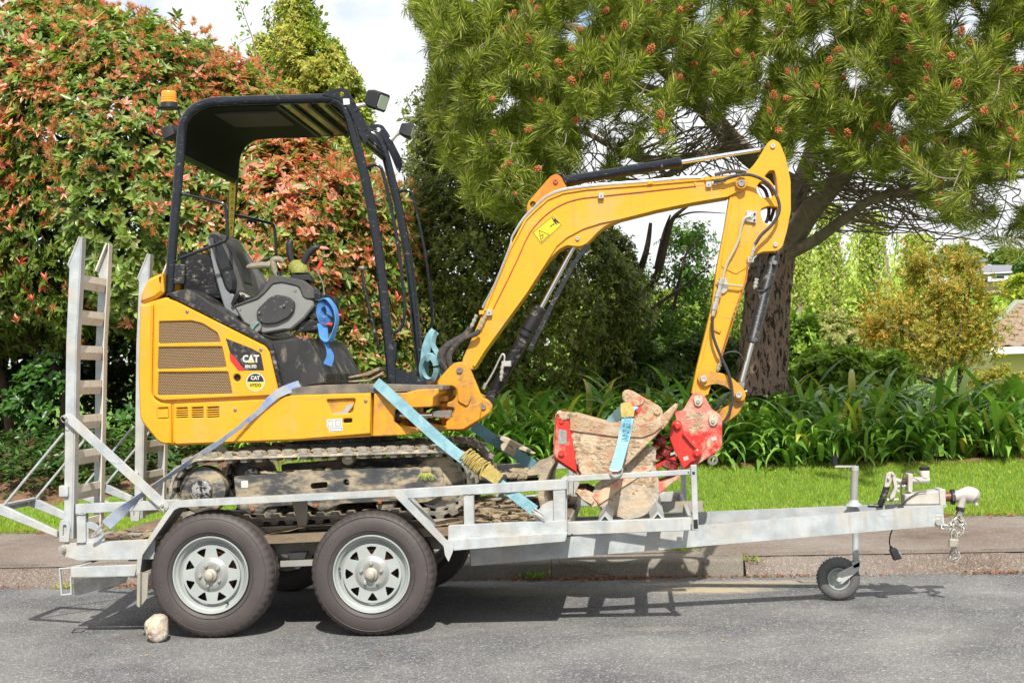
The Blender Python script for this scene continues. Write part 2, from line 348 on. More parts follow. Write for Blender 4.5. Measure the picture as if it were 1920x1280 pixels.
# mudguard: folded top plate with a turned-down outer lip
path = [(252, 1078), (261, 1038), (330, 944), (744, 924), (832, 1020), (837, 1044)]
g = G().strip(path, 1.6, .0, .27)
mg = obj('mudguard', g, GAL, TR)
lip = [(255, 1078), (258, 1038), (324, 941), (334, 938), (744, 918), (752, 921), (838, 1012), (850, 1016), (849, 1034), (841, 1053), (834, 1040), (832, 1024), (740, 930), (336, 951), (326, 956), (267, 1040), (262, 1078)]
mgl = obj('outer_lip', G().prof(lip, -.004, .0, r=2, bev=.001), GAL, mg)
m2 = mirror(mg); mirror(mgl, parent=m2)
g = G().prof([(546, 938), (576, 937), (577, 960), (572, 1022, 3), (566, 1022, 3), (556, 975)], .262, .27)
mgb = obj('mudguard_bracket', g, GALD, TR); mirror(mgb)
g = G().prof([(257, 1072), (278, 1074), (276, 1120), (262, 1139), (256, 1136)], .02, .024)
g.prof([(257, 1072), (263, 1072), (262, 1139), (256, 1136)], -.01, .02)
fl = obj('mudflap', g, M('pale_mudflap', (.32, .30, .25), .6, c2=(.26, .245, .20), s2=5), TR); mirror(fl)
# side rail and its posts
g = G().prof([(141, 945), (335, 936), (335, 954), (141, 963)], .05, .10, r=1.5)
sr = obj('side_rail', g, GAL, TR); mirror(sr)
g = G().prof([(735, 918), (1063, 898), (1063, 917), (750, 935)], .05, .10, r=1.5)
sr = obj('side_rail', g, GAL, TR); mirror(sr)
g = G().prof([(335, 938), (745, 919), (745, 926), (335, 945)], .055, .10, r=1)
sr2 = obj('side_rail', g, GAL, TR); mirror(sr2)
for q in ([(143, 962), (160, 961), (161, 1017), (144, 1018)], [(869, 926), (888, 925), (889, 983), (870, 984)], [(1037, 917), (1060, 916), (1060, 976), (1038, 977)]):
    p_ = obj('rail_post', G().prof(q, .055, .10, r=1), GAL, TR); mirror(p_)
arc = lambda cx, cy, r, a0, a1, n=8: [(cx + r * math.cos(R_(a0 + (a1 - a0) * i / n)), cy - r * math.sin(R_(a0 + (a1 - a0) * i / n))) for i in range(n + 1)]
g = G().prof([(161, 1017), (161, 980)] + arc(163, 1010, 33, 85, 12, 6) + [(196, 1014)] , .07, .078, holes=[[(166, 1010), (166, 990)] + arc(166, 1010, 19, 80, 10, 5)], r=0)
tp = obj('tie_plate', g, GAL, TR); mirror(tp)
g = G().prof([(1038, 980), (1038, 938)] + [(1030, 939), (1018, 945), (1008, 957), (1003, 968), (1003, 982)], .07, .078, r=0)
tp = obj('tie_plate', g, GAL, TR); mirror(tp)
# weld beads where the posts meet the rails
for seg in ([(143, 964), (161, 963)], [(143, 1017), (161, 1016)], [(869, 926), (888, 925)], [(869, 984), (890, 983)], [(1036, 978), (1061, 977)], [(1063, 898), (1064, 917)], [(1064, 978), (1064, 1002)], [(1298, 972), (1299, 993)], [(560, 937), (577, 937)]):
    w_ = catmull(PL([(seg[0][0] + (seg[1][0] - seg[0][0]) * k / 6 + .5 * math.sin(k * 2.1), seg[0][1] + (seg[1][1] - seg[0][1]) * k / 6 + .5 * math.cos(k * 1.7)) for k in range(7)], .050), 2)
    obj('weld_bead', G().tube(w_, [.003 + .0012 * (k % 2) for k in range(len(w_))], 5), GALD, TR)
# deck
a = P(140, 1018, .10); b = P(1063, 976, .10)
g = G().add([(a.x, .10, a.z - .05), (b.x, .10, b.z - .05), (b.x, 1.80, b.z - .05), (a.x, 1.80, a.z - .05), (a.x, .10, a.z - .005), (b.x, .10, b.z - .005), (b.x, 1.80, b.z - .005), (a.x, 1.80, a.z - .005)],
            [(0, 3, 2, 1), (4, 5, 6, 7), (0, 1, 5, 4), (1, 2, 6, 5), (2, 3, 7, 6), (3, 0, 4, 7)])
obj('deck_board', g, M('muddy_deck_timber', (.15, .11, .072), .9, c2=(.24, .19, .13), s2=6, dirt=(.13, .08, .05), sd=12, td=.6, bs=30, bstr=.6, stretch=(.4, 3, 1)), TR)
# rack at the front that carries the buckets
g = G().prof([(1063, 979), (1300, 970), (1300, 994), (1063, 1003)], .08, .14, r=1); lr = obj('rack_lower_rail', g, GAL, TR); mirror(lr)
g = G().prof([(1058, 896), (1066, 892), (1294, 880), (1303, 881), (1303, 889), (1066, 903), (1060, 905)], .09, .12, r=1); ur = obj('rack_upper_rail', g, GAL, TR); mirror(ur)
g = G().prof([(1295, 872), (1306, 871), (1310, 993), (1299, 994)], .075, .12, r=1); rp_ = obj('rack_post', g, GAL, TR); mirror(rp_)
for q_, y_ in (([(1300, 974), (1308, 973), (1309, 990), (1301, 991)], .073), ([(1298, 884), (1303, 884), (1303, 889), (1298, 889)], .0735), ([(1290, 884), (1292, 884), (1292, 887), (1290, 887)], .0885), ([(1071, 1000), (1074, 1000), (1074, 1003), (1071, 1003)], .0785)):
    obj('tube_end_shade', G().prof(q_, y_, y_ + .001, r=0), BLKF, TR)  # flat black patches paint the dark inside of the tube ends
g = G().prof([(1063, 1002), (1063, 890), (1052, 896), (1050, 1004)], .10, .14, r=1); fp = obj('front_deck_post', g, GAL, TR); mirror(fp)
for (x0, yy) in ((1120, 980), (1219, 976)):
    g = G().prof([(x0, yy), (x0 + 14, yy - 17), (x0 + 28, yy - 1), (x0 + 25, yy), (x0 + 14, yy - 13), (x0 + 3, yy + 1)], .10, 1.78, r=0, bev=.0005)
    obj('angle_iron_bearer', g, GAL, TR)
g = G().prof([(1063, 978), (1068, 978), (1068, 1003), (1063, 1003)], .14, 1.76, r=0); obj('cross_member', g, GALD, TR)
g = G().prof([(1292, 972), (1299, 972), (1299, 993), (1292, 993)], .14, 1.76, r=0); obj('cross_member', g, GAL, TR)
a = P(1240, 950, 1.0); obj('rack_middle_rail', G().box((a.x, .98, a.z - .03), (a.x + .24, 1.03, a.z + .03)), GALD, TR)
# drawbar: two beams that meet at the coupling
a0 = P(881, 1040, .30); a1 = P(1766, 965, .86)
h_ = .056
g = G().bar(a0, a1, .05, h_ * 2); db = obj('drawbar', g, GAL, TR, ang=0)
g = G().bar((a0.x, 2 * YC - a0.y, a0.z), (a1.x, 2 * YC - a1.y, a1.z), .05, h_ * 2); obj('drawbar', g, GAL, TR, ang=0)
def bp(px, py): return P(px, py, .95)
c1 = P(1690, 947, .95)
g = G().box((c1.x, .87, c1.z - .006), (P(1770, 950, .95).x, 1.03, c1.z + .004)); obj('coupling_plate', g, GAL, TR)
g = G().prof([(1752, 966), (1766, 965), (1766, 983), (1752, 984)], .825, .835); g.disc(P(1760, 978, .82), .02, .81, .825); obj('chain_lug', g, STL, TR)
# coupling
WMT = M('white_cast_coupling', (.48, .455, .41), .5, .1, c2=(.38, .35, .31), s2=20, dirt=(.35, .22, .14), sd=30, td=.66)
g = G().prof([(1697, 927), (1762, 919), (1771, 921), (1773, 946), (1697, 947)], .88, 1.02, r=3, bev=.008); g.prof([(1761, 917), (1773, 917), (1774, 948), (1763, 948)], .87, 1.03, r=1)
cp = obj('coupling', g, WMT, TR)
g = G().tube(PL([(1770, 931), (1790, 931)], .95), .028, 14); obj('coupling_shaft', g, M('rusty_shaft', (.16, .07, .05), .5, .4), cp)
g = G().lathe([(0, -.01), (.042, -.008), (.045, 0), (.045, .012), (0, .014)], P(1785, 931, .95), 20, (1, 0, 0)); obj('shaft_collar', g, BLKS, cp)
g = G().tube(PL([(1786, 931), (1800, 929), (1815, 927), (1826, 931), (1831, 937)], .95), [.032, .036, .05, .048, .02], 14, sub=3)
g.tube(PL([(1825, 936), (1831, 947)], .95), .012, 8); g.tube(PL([(1808, 930), (1804, 940), (1800, 955)], .93), [.02, .02, .022], 10, sub=2)
obj('ball_coupling', g, WMT, TR)
obj('latch_collar', G().tube(PL([(1801, 950), (1800, 957)], .93), .026, 12), BLKS, TR)
obj('ball_hook', G().tube(PL([(1800, 957), (1799, 968), (1796, 978), (1790, 984)], .93), [.02, .022, .018, .01], 10, sub=3), STLD, TR)
# brake lever and master cylinder
g = G().tube(PL([(1663, 910), (1656, 932), (1650, 947)], .95), [.019, .02, .018], 10, sub=4); g.tube(PL([(1655, 948), (1627, 947)], .95), .011, 8)
hl = obj('lever_grip', g, BLKS, TR)
g = G().prof([(1662, 888), (1669, 884), (1676, 885), (1674, 897), (1667, 913), (1658, 913)], .93, .96); g.prof([(1672, 884, 3), (1678, 888, 3), (1684, 912), (1678, 932, 3), (1669, 938, 3), (1669, 930), (1677, 914), (1674, 898)], .92, .97)
g.tube(PL([(1674, 913), (1706, 909)], .95), .010, 8); g.tube(PL([(1678, 899), (1693, 903)], .95), .013, 8); g.tube(PL([(1663, 937), (1684, 936)], .95), .010, 8); g.prof([(1703, 888), (1712, 888), (1711, 923), (1703, 922)], .90, 1.0)
for q in ((1666, 896), (1674, 888), (1684, 920)): g.disc(P(*q, .92), .008, .91, .98)
obj('brake_linkage', g, WMT, TR)
g = G().tube(PL([(1692, 902), (1703, 902)], .95), [.015, .022, .015, .022, .015, .022], 10, sub=1); g.v = g.v; obj('rubber_bellows', G().lathe([(0, 0), (.018, 0), (.023, .006), (.016, .012), (.023, .018), (.016, .024), (.022, .03), (0, .032)], P(1692, 902, .95), 14, (1, 0, 0)), M('brown_rubber', (.12, .06, .05), .7), TR)
g = G().tube(PL([(1710, 900), (1742, 899)], .95), .019, 14); g.tube(PL([(1734, 898), (1734, 893)], .95), .018, 14); mc = obj('master_cylinder', g, WMT, TR)
g = G().lathe([(0, 0), (.022, 0), (.027, .008), (.027, .045), (0, .045)], P(1734, 896, .95), 18, 'Z'); obj('fluid_reservoir', g, M('cream_plastic', (.68, .63, .52), .4), mc)
g = G().lathe([(0, .045), (.028, .045), (.031, .05), (.031, .062), (.026, .066), (0, .066)], P(1734, 896, .95), 18, 'Z', mod=lambda i, j: -.0015 if j % 2 and i in (2, 3) else 0); obj('reservoir_cap', g, BLKP, mc)
obj('brake_hose', G().tube(PL([(1692, 948), (1690, 925), (1692, 900), (1697, 886), (1706, 882), (1720, 886), (1727, 892)], .90), .0035, 6, sub=5), GRYD, TR)
obj('brake_hose', G().tube(PL([(1690, 948), (1702, 935), (1722, 923), (1738, 921)], .87), .004, 6, sub=5), BLKP, TR)
obj('hanging_cable', G().tube(PL([(1674, 990), (1669, 1004), (1668, 1018), (1672, 1029)], .9), .004, 6, sub=5), BLKP, TR)
g = G().prof([(1669, 1032, 2), (1681, 1027, 2), (1693, 1044, 2), (1689, 1048), (1677, 1051, 2)], .87, .93, bev=.006); g.tube(PL([(1670, 1024), (1675, 1036)], .9), [.008, .014], 8); obj('trailer_plug', g, BLKP, TR)
obj('plug_lid', G().prof([(1684, 1034), (1687, 1032), (1694, 1044), (1691, 1047)], .868, .932, r=1), GRY, TR)
# jockey wheel
JY = 1.05
jz = lambda px, py: P(px, py, JY)
jr = .127; jc = jz(1571, 1068); JD = jc.z - jr; jc.z = jr
g = G().tube([jz(1601, 941), jz(1603, 882)], .021, 20); obj('jockey_stand_tube', g, GALD, TR)
g = G().lathe([(0, .035), (.024, .035), (.03, .02), (.05, .006), (.052, 0), (0, 0)], jz(1601, 948), 24, 'Z'); obj('stand_flange', g, GAL, TR)
g = G().tube([jz(1603, 882), jz(1603, 873)], .022, 20); g.bar(jz(1605, 874), jz(1565, 874), .02, .010); ck = obj('crank_arm', g, GAL, TR)
obj('crank_handle', G().lathe([(0, 0), (.013, 0), (.016, .01), (.016, .05), (.018, .056), (0, .058)], jz(1565, 872), 14, 'Z'), BLKP, ck)
g = G().tube([jz(1604, 985), jz(1604, 1040) - Vector((0, 0, JD))], .018, 16); obj('jockey_stand_leg', g, GAL, TR)

def jmod(i, j): return -.006 if (i in (4, 5, 6, 7, 8) and j % 2) else 0
g = G().lathe([(.060, -.01), (.066, -.028), (.085, -.036), (jr - .02, -.034), (jr - .006, -.026), (jr, -.015), (jr, 0), (jr, .015), (jr - .006, .026), (jr - .02, .034), (.085, .036), (.066, .028), (.060, .01)], jc, 72, mod=jmod)
jw = obj('jockey_wheel', g, TYRB, TR, ang=50)
g = G().lathe([(0, -.016), (.03, -.016), (.034, -.012), (.045, -.004), (.055, -.012), (.060, -.030), (.064, -.030), (.064, -.01), (.055, .02), (0, .02)], jc, 32); obj('jockey_wheel_rim', g, RIM, jw)
g = G()
for k in (-.046, .046):
    g.prof([(1570, 1058, 5), (1600, 1043), (1612, 1036), (1611, 1052, 3), (1577, 1080, 5), (1566, 1074, 5)], JY + k - .003, JY + k + .003, r=4)
g.prof([(1597, 1040), (1612, 1033), (1612, 1046), (1600, 1050)], JY - .049, JY + .049, r=1)
g.disc(P(1573, 1070, JY - .05), .014, JY - .062, JY - .049)
g.v = [(x, y, z - JD) for x, y, z in g.v]; obj('jockey_wheel_fork', g, GAL, TR)
# wheels
SEG = 144
def wheel(cx, cy, turn):
    c = P(cx, cy, .02); c.y = .02; R = c.z
    w = R - .3325
    def tm(i, j):
        v = w if i > 3 else w * .5
        if i in (6, 7, 17, 16) and j % 3 == 0: v -= .006
        if i in (8, 15) and j % 3 == 0: v -= .004
        return v
    tp_ = [(.203, .030), (.208, .012), (.222, .000), (.245, -.005), (.275, -.004), (.303, .004), (.318, .014), (.327, .028), (.3315, .045), (.3325, .062), (.325, .064), (.325, .070), (.3325, .072), (.3325, .128), (.325, .130), (.325, .136), (.3325, .138), (.3315, .158), (.320, .185), (.29, .205), (.24, .21), (.205, .19)]
    fr = [(.2035, .028), (.2055, .012), (.2065, .004), (.2035, .000), (.1985, .001), (.195, .008), (.192, .018), (.186, .022), (.181, .026), (.178, .040), (.170, .048), (.160, .050), (.1565, .043), (.154, .042), (.154, .050), (.175, .06), (.183, .165), (.190, .180), (.2035, .19)]
    g = G().lathe(fr, c, 96)
    rim = obj('wheel', g, RIM, TR, ang=40)
    g = G().lathe(tp_, c, SEG, mod=tm); ty = obj('tyre', g, TYRE, rim, ang=32)
    # sidewall rings
    g = G()
    for rr_ in (.300, .231): g.lathe([(rr_ - .0025, -.0025 if rr_ < .26 else .002), (rr_, -.0065 if rr_ < .26 else -.0005), (rr_ + .0025, -.0025 if rr_ < .26 else .0035)], c, 96)
    obj('sidewall_ring', g, TYRE, rim)
    # dished centre with eight triangular windows
    cu = [(0.156 * math.cos(a), .156 * math.sin(a)) for a in np.linspace(0, 2 * math.pi, 96, endpoint=False)]
    hs = []
    for k in range(8):
        a = R_(turn + 45 * k)
        loc = [(.140, -.029), (.144, 0), (.140, .029), (.101, 0.003), (.101, -.003)]
        q = fillet([(x, y, .007) for x, y in loc], .007) if False else loc
        pts = []
        n_ = len(loc)
        for i in range(n_):
            p = np.array(loc[i]); aa = np.array(loc[i - 1]); bb = np.array(loc[(i + 1) % n_])
            p0 = p + (aa - p) * min(.3, .007 / max(np.linalg.norm(aa - p), 1e-6)); p1 = p + (bb - p) * min(.3, .007 / max(np.linalg.norm(bb - p), 1e-6))
            for t in (0, .5, 1): pts.append(tuple((1 - t) ** 2 * p0 + 2 * t * (1 - t) * p + t * t * p1))
        hs.append([(x * math.cos(a) - y * math.sin(a), x * math.sin(a) + y * math.cos(a)) for x, y in pts])
    hub_hole = [(.076 * math.cos(a), .076 * math.sin(a)) for a in np.linspace(0, 2 * math.pi, 48, endpoint=False)]
    g = G(); g.prof_xz(cu, .050, .055, hs + [hub_hole], bev=.001)
    v2 = []
    for x, y, z in g.v:
        r = math.hypot(x, z); k = min(max((.184 - r) / .10, 0), 1)
        v2.append((x + c.x, y - .006, z + c.z))
    g.v = v2
    obj('spoke_disc', g, RIM, rim)
    g = G().lathe([(.100, .046), (.086, .042), (.078, .034), (.070, .030), (.046, .030), (.040, .034), (0, .034)], (c.x, 0, c.z), 40); obj('hub_plate', g, M('hub_plate_paint', (.26, .29, .29), .4, .3, c2=(.32, .31, .28), s2=30), rim)
    g = G().lathe([(.036, .032), (.035, .016), (.029, .010), (.023, .008), (.022, -.010), (.016, -.014), (0, -.014)], (c.x, 0, c.z), 28); obj('hub_cap', g, M('weathered_hub_cap', (.34, .31, .25), .5, .3, c2=(.42, .39, .34), s2=40, dirt=(.4, .3, .15), sd=50, td=.6), rim)
    for k in range(5):
        a = R_(18 + 72 * k + turn); q = (c.x + .056 * math.cos(a), 0, c.z + .056 * math.sin(a))
        g = G().lathe([(0, .012), (.006, .012), (.009, .016), (.010, .030), (.013, .032), (0, .034)], q, 6); obj('wheel_nut', g, STL, rim, ang=20)
    vq = R_(-60 if turn else 170)
    obj('valve_stem', G().tube([(c.x + .176 * math.cos(vq), .04, c.z + .176 * math.sin(vq)), (c.x + .166 * math.cos(vq), .010, c.z + .166 * math.sin(vq))], [.006, .004], 8), BLKP, rim)
    obj('window_shade_disc', G().lathe([(0, .105), (.181, .105), (.181, .112), (0, .112)], (c.x, 0, c.z), 32), BLKF, rim)  # black disc added behind the wheel windows so they read dark
    g = G().lathe([(.05, .085), (.118, .085), (.118, .10), (.05, .10)], (c.x, 0, c.z), 32); obj('brake_disc', g, M('rusty_brake_disc', (.12, .02, .012), .6, .1, c2=(.17, .04, .025), s2=20), rim)
    return rim, c
def arc_text(s, cx, cz, r, a0, step, size, Y, par, mat):
    g = G()
    for i, ch in enumerate(s):
        a = R_(a0 - step * i)
        cu = bpy.data.curves.new('t', 'FONT'); cu.body = ch; cu.size = size; cu.extrude = .0012; cu.align_x = 'CENTER'; cu.align_y = 'CENTER'; cu.resolution_u = 1
        ob = bpy.data.objects.new('t', cu); me = bpy.data.meshes.new_from_object(ob)
        me.transform(Matrix.Translation((cx + r * math.cos(a), Y, cz + r * math.sin(a))) @ Matrix.Rotation(-(a - math.pi / 2), 4, 'Y') @ Matrix.Rotation(math.pi / 2, 4, 'X'))
        g.add_mesh(me); bpy.data.objects.remove(ob); bpy.data.curves.remove(cu); bpy.data.meshes.remove(me)
    return obj('sidewall_lettering', g, mat, par, kind=None)
for (cx_, cy_, tn) in ((394, 1078, 22.5), (696, 1076, 0)):
    rim, c = wheel(cx_, cy_, tn)
    tl = M('tyre_lettering', (.105, .085, .078), .6)
    arc_text('TOUR', c.x, c.z, .268, 48 if tn else 155, 6.2, .026, .0145, rim, tl)
    arc_text('RADIAL', c.x, c.z, .268, 215 if tn else 62, 6.2, .022, .0145, rim, tl)
    mr = bpy.data.objects.new('wheel', rim.data.copy())
    mr.data.transform(Matrix.Translation((0, 2 * (YC - TR.location.y), 0)) @ Matrix.Scale(-1, 4, (0, 1, 0))); mr.data.flip_normals(); COL.objects.link(mr); mr.parent = TR; BASE[mr.name] = BASE[TR.name]
    for ch in list(rim.children):
        if ch.name.startswith(('tyre', 'spoke', 'hub')): mirror(ch, parent=mr)
# ramps
def make_ramp():
    root = None
    g = G().prof([(152, 444, 2), (147, 443, 3), (125, 497), (130, 503), (124, 640), (119, 1008), (134, 1010), (142, 640), (149, 515)], .06, .085, r=1)
    r_ = obj('ramp', g, GALM if False else GAL, TR)
    g = G().prof([(147, 443), (150, 444), (128, 499), (125, 497)], .055, .115, r=0); g.prof([(134, 1010), (142, 640), (149, 515), (152, 444), (154, 445), (151, 515), (144, 640), (137, 1010)], .055, .115, r=0)
    obj('stringer_flange', g, GAL, r_)
    g = G().prof([(152, 444, 2), (147, 443, 3), (125, 497), (130, 503), (124, 640), (119, 1008), (134, 1010), (142, 640), (149, 515)], .06, .085, r=1)
    g.v = [(x, y + .43, z) for x, y, z in g.v]; obj('stringer', g, GAL, r_)
    g = G().prof([(134, 1010), (142, 640), (149, 515), (152, 444), (154, 445), (151, 515), (144, 640), (137, 1010)], .455, .515, r=0) if False else G()
    g2 = G().prof([(147, 443), (150, 444), (128, 499), (125, 497)], .055, .115, r=0); g2.prof([(134, 1010), (142, 640), (149, 515), (152, 444), (154, 445), (151, 515), (144, 640), (137, 1010)], .055, .115, r=0)
    g2.v = [(x, y + .40, z) for x, y, z in g2.v]; obj('stringer_flange', g2, GALM, r_)
    for k in range(8):
        y = 515 + 66.3 * k; x = np.interp(y, [515, 640, 1010], [149, 142, 135])
        g = G().prof([(x - 17, y + 2), (x - 8, y - 1), (x + 1, y - 1), (x + 2.5, y + 12), (x - 1, y + 26), (x - 5, y + 26), (x - 2, y + 12), (x - 17, y + 6)], .086, .489, r=0, bev=.0005)
        obj('rung', g, GALM, r_, ang=20)
    g = G().prof([(107, 995), (107, 1007), (-8, 962), (-8, 946), (0, 945)], .06, .09, r=1); obj('foot_frame', g, GAL, r_)
    g = G().prof([(107, 995), (107, 1007), (-8, 962), (-8, 946), (0, 945)], .06, .09, r=1); g.v = [(x, y + .43, z) for x, y, z in g.v]; obj('foot_frame', g, GAL, r_)
    g = G().prof([(-8, 946), (10, 945), (10, 949), (-4, 949), (-4, 960), (-8, 960)], .09, .49, r=0, bev=.0005); obj('foot_cross_bar', g, GAL, r_)
    a = P(8, 946, .075); b = P(119, 812, .075)
    obj('foot_stay', G().tube([a, b], .008, 8), GAL, r_); obj('foot_stay', G().tube([a + Vector((0, .42, 0)), b + Vector((0, .42, 0))], .008, 8), GAL, r_)
    g = G().prof([(113, 975, 3), (117, 974, 4), (127, 974, 4), (131, 990), (129, 1016), (111, 1016), (110, 990)], .045, .06, holes=[[(118, 984), (124, 984), (125, 1003), (117, 1005)]], r=2); obj('hinge_plate', g, GAL, r_)
    g = G().prof([(110, 910), (127, 910), (127, 931), (110, 931)], .04, .06, r=3); obj('latch_plate', g, GAL, r_)
    return r_
rA = make_ramp()
DY = 1.10
rB = rA.copy(); COL.objects.link(rB); rB.location.y += DY; BASE[rB.name] = BASE[rA.name]
for ch in list(rA.children):
    c = ch.copy(); COL.objects.link(c); c.parent = rB; BASE[c.name] = BASE[ch.name]
g = G().disc(P(117, 1028.6, .05), .020, .035, .06); g.lathe([(0, .022), (.009, .022), (.011, .034), (0, .034)], (P(117, 1028.6, .03).x, 0, P(117, 1028.6, .03).z), 6); hp = obj('hinge_pin', g, STL, TR); mirror(hp)
g = G().prof([(118, 777, 5), (133, 775, 4), (314, 941, 3), (316, 952, 3), (306, 960, 3), (298, 951), (125, 792)], .025, .032, r=2); br = obj('ramp_brace', g, GAL, TR); mirror(br)
g = G()
for (x, y, Y) in ((122, 781, .02), (304, 947, .02)):
    c = P(x, y, Y); g.lathe([(0, Y - .005), (.008, Y - .005), (.010, Y), (.010, Y + .01), (0, Y + .01)], (c.x, 0, c.z), 10)
    g.tube([c + Vector((.018 * math.cos(a) - .004, -.003 + .006 * math.sin(a * 2), .018 * math.sin(a) - .012)) for a in np.linspace(0, 2 * math.pi, 17)], .0022, 5)
obj('lynch_pin', g, STL, TR)
# rear lamp bar
g = G().prof([(132, 1063), (256, 1058), (257, 1077, 3), (252, 1080, 3), (133, 1082)], .03, .07, r=1); lb = obj('lamp_guard', g, GAL, TR); mirror(lb)
g = G().strip([(132, 1064), (111, 1066), (115, 1115), (133, 1113), (132, 1082)], 2.6, .03, .05); lh = obj('lamp_guard_hoop', g, GAL, TR); mirror(lh)
g = G().prof([(134, 1062), (170, 1053), (172, 1055), (135, 1066)], .07, 1.82, r=0); obj('rear_bumper', g, GAL, TR)
g = G().prof([(137, 1083), (240, 1081), (236, 1092), (140, 1117)], .30, .304, r=0); lx = obj('lamp_plate', g, M('scratched_dark_steel', (.22, .22, .21), .3, .8, c2=(.4, .4, .38), s2=12), TR); mirror(lx)
# ---------------------------------------------------------------- lumps and mud
def n3(p, seed=0, oct=3, f0=1.):
    p = np.asarray(p, float); r = np.random.default_rng(seed); out = np.zeros(p.shape[:-1]); amp = 1.; f = f0
    for o_ in range(oct):
        for k in range(4):
            d = r.normal(size=p.shape[-1]); d /= np.linalg.norm(d); out += amp * np.sin(p @ d * f * 2.2 + r.uniform(0, 7)) * .35
        amp *= .55; f *= 2.1
    return out
def grid_mesh(x0, x1, y0, y1, nx, ny, fz):
    X, Y = np.meshgrid(np.linspace(x0, x1, nx), np.linspace(y0, y1, ny)); Z = fz(X, Y)
    g = G(); g.v = [tuple(q) for q in np.stack([X, Y, Z], -1).reshape(-1, 3)]
    g.f = [(j * nx + i, j * nx + i + 1, (j + 1) * nx + i + 1, (j + 1) * nx + i) for j in range(ny - 1) for i in range(nx - 1)]
    return g
def rock(c, sx, sy, sz, seed, lumps=.25, n=2):
    bm = bmesh.new(); bmesh.ops.create_icosphere(bm, subdivisions=n, radius=1)
    a = np.array([v.co for v in bm.verts]); k = 1 + lumps * n3(a * 1.3, seed, 3); a = a * k[:, None]
    a = np.sign(a) * np.abs(a) ** .8
    g = G(); g.v = [(c[0] + x * sx, c[1] + y * sy, c[2] + z * sz) for x, y, z in a]; g.f = [tuple(v.index for v in f.verts) for f in bm.faces]; bm.free(); return g
def merge(gs):
    o = G()
    for q in gs: o.add(q.v, q.f)
    return o
def clods(x0, x1, y0, y1, zf, n, smin, smax, seed):
    r = np.random.default_rng(seed); o = G()
    for i in range(n):
        x = r.uniform(x0, x1); y = r.uniform(y0, y1); s_ = smin + (smax - smin) * r.random() ** 3
        q = rock((x, y, zf(x, y) + s_ * .2), s_ * r.uniform(.7, 1.6), s_ * r.uniform(.7, 1.3), s_ * r.uniform(.3, .7), seed + i, .35, 1); o.add(q.v, q.f)
    return o
# ================================================================== EXCAVATOR
EXL = P(600, 985, .95); EX = thing('mini_excavator', EXL, 'yellow mini excavator with black canopy and folded boom, strapped down on the trailer', 'excavator')
YN, YF = .48, 1.60      # near and far faces of the upper body
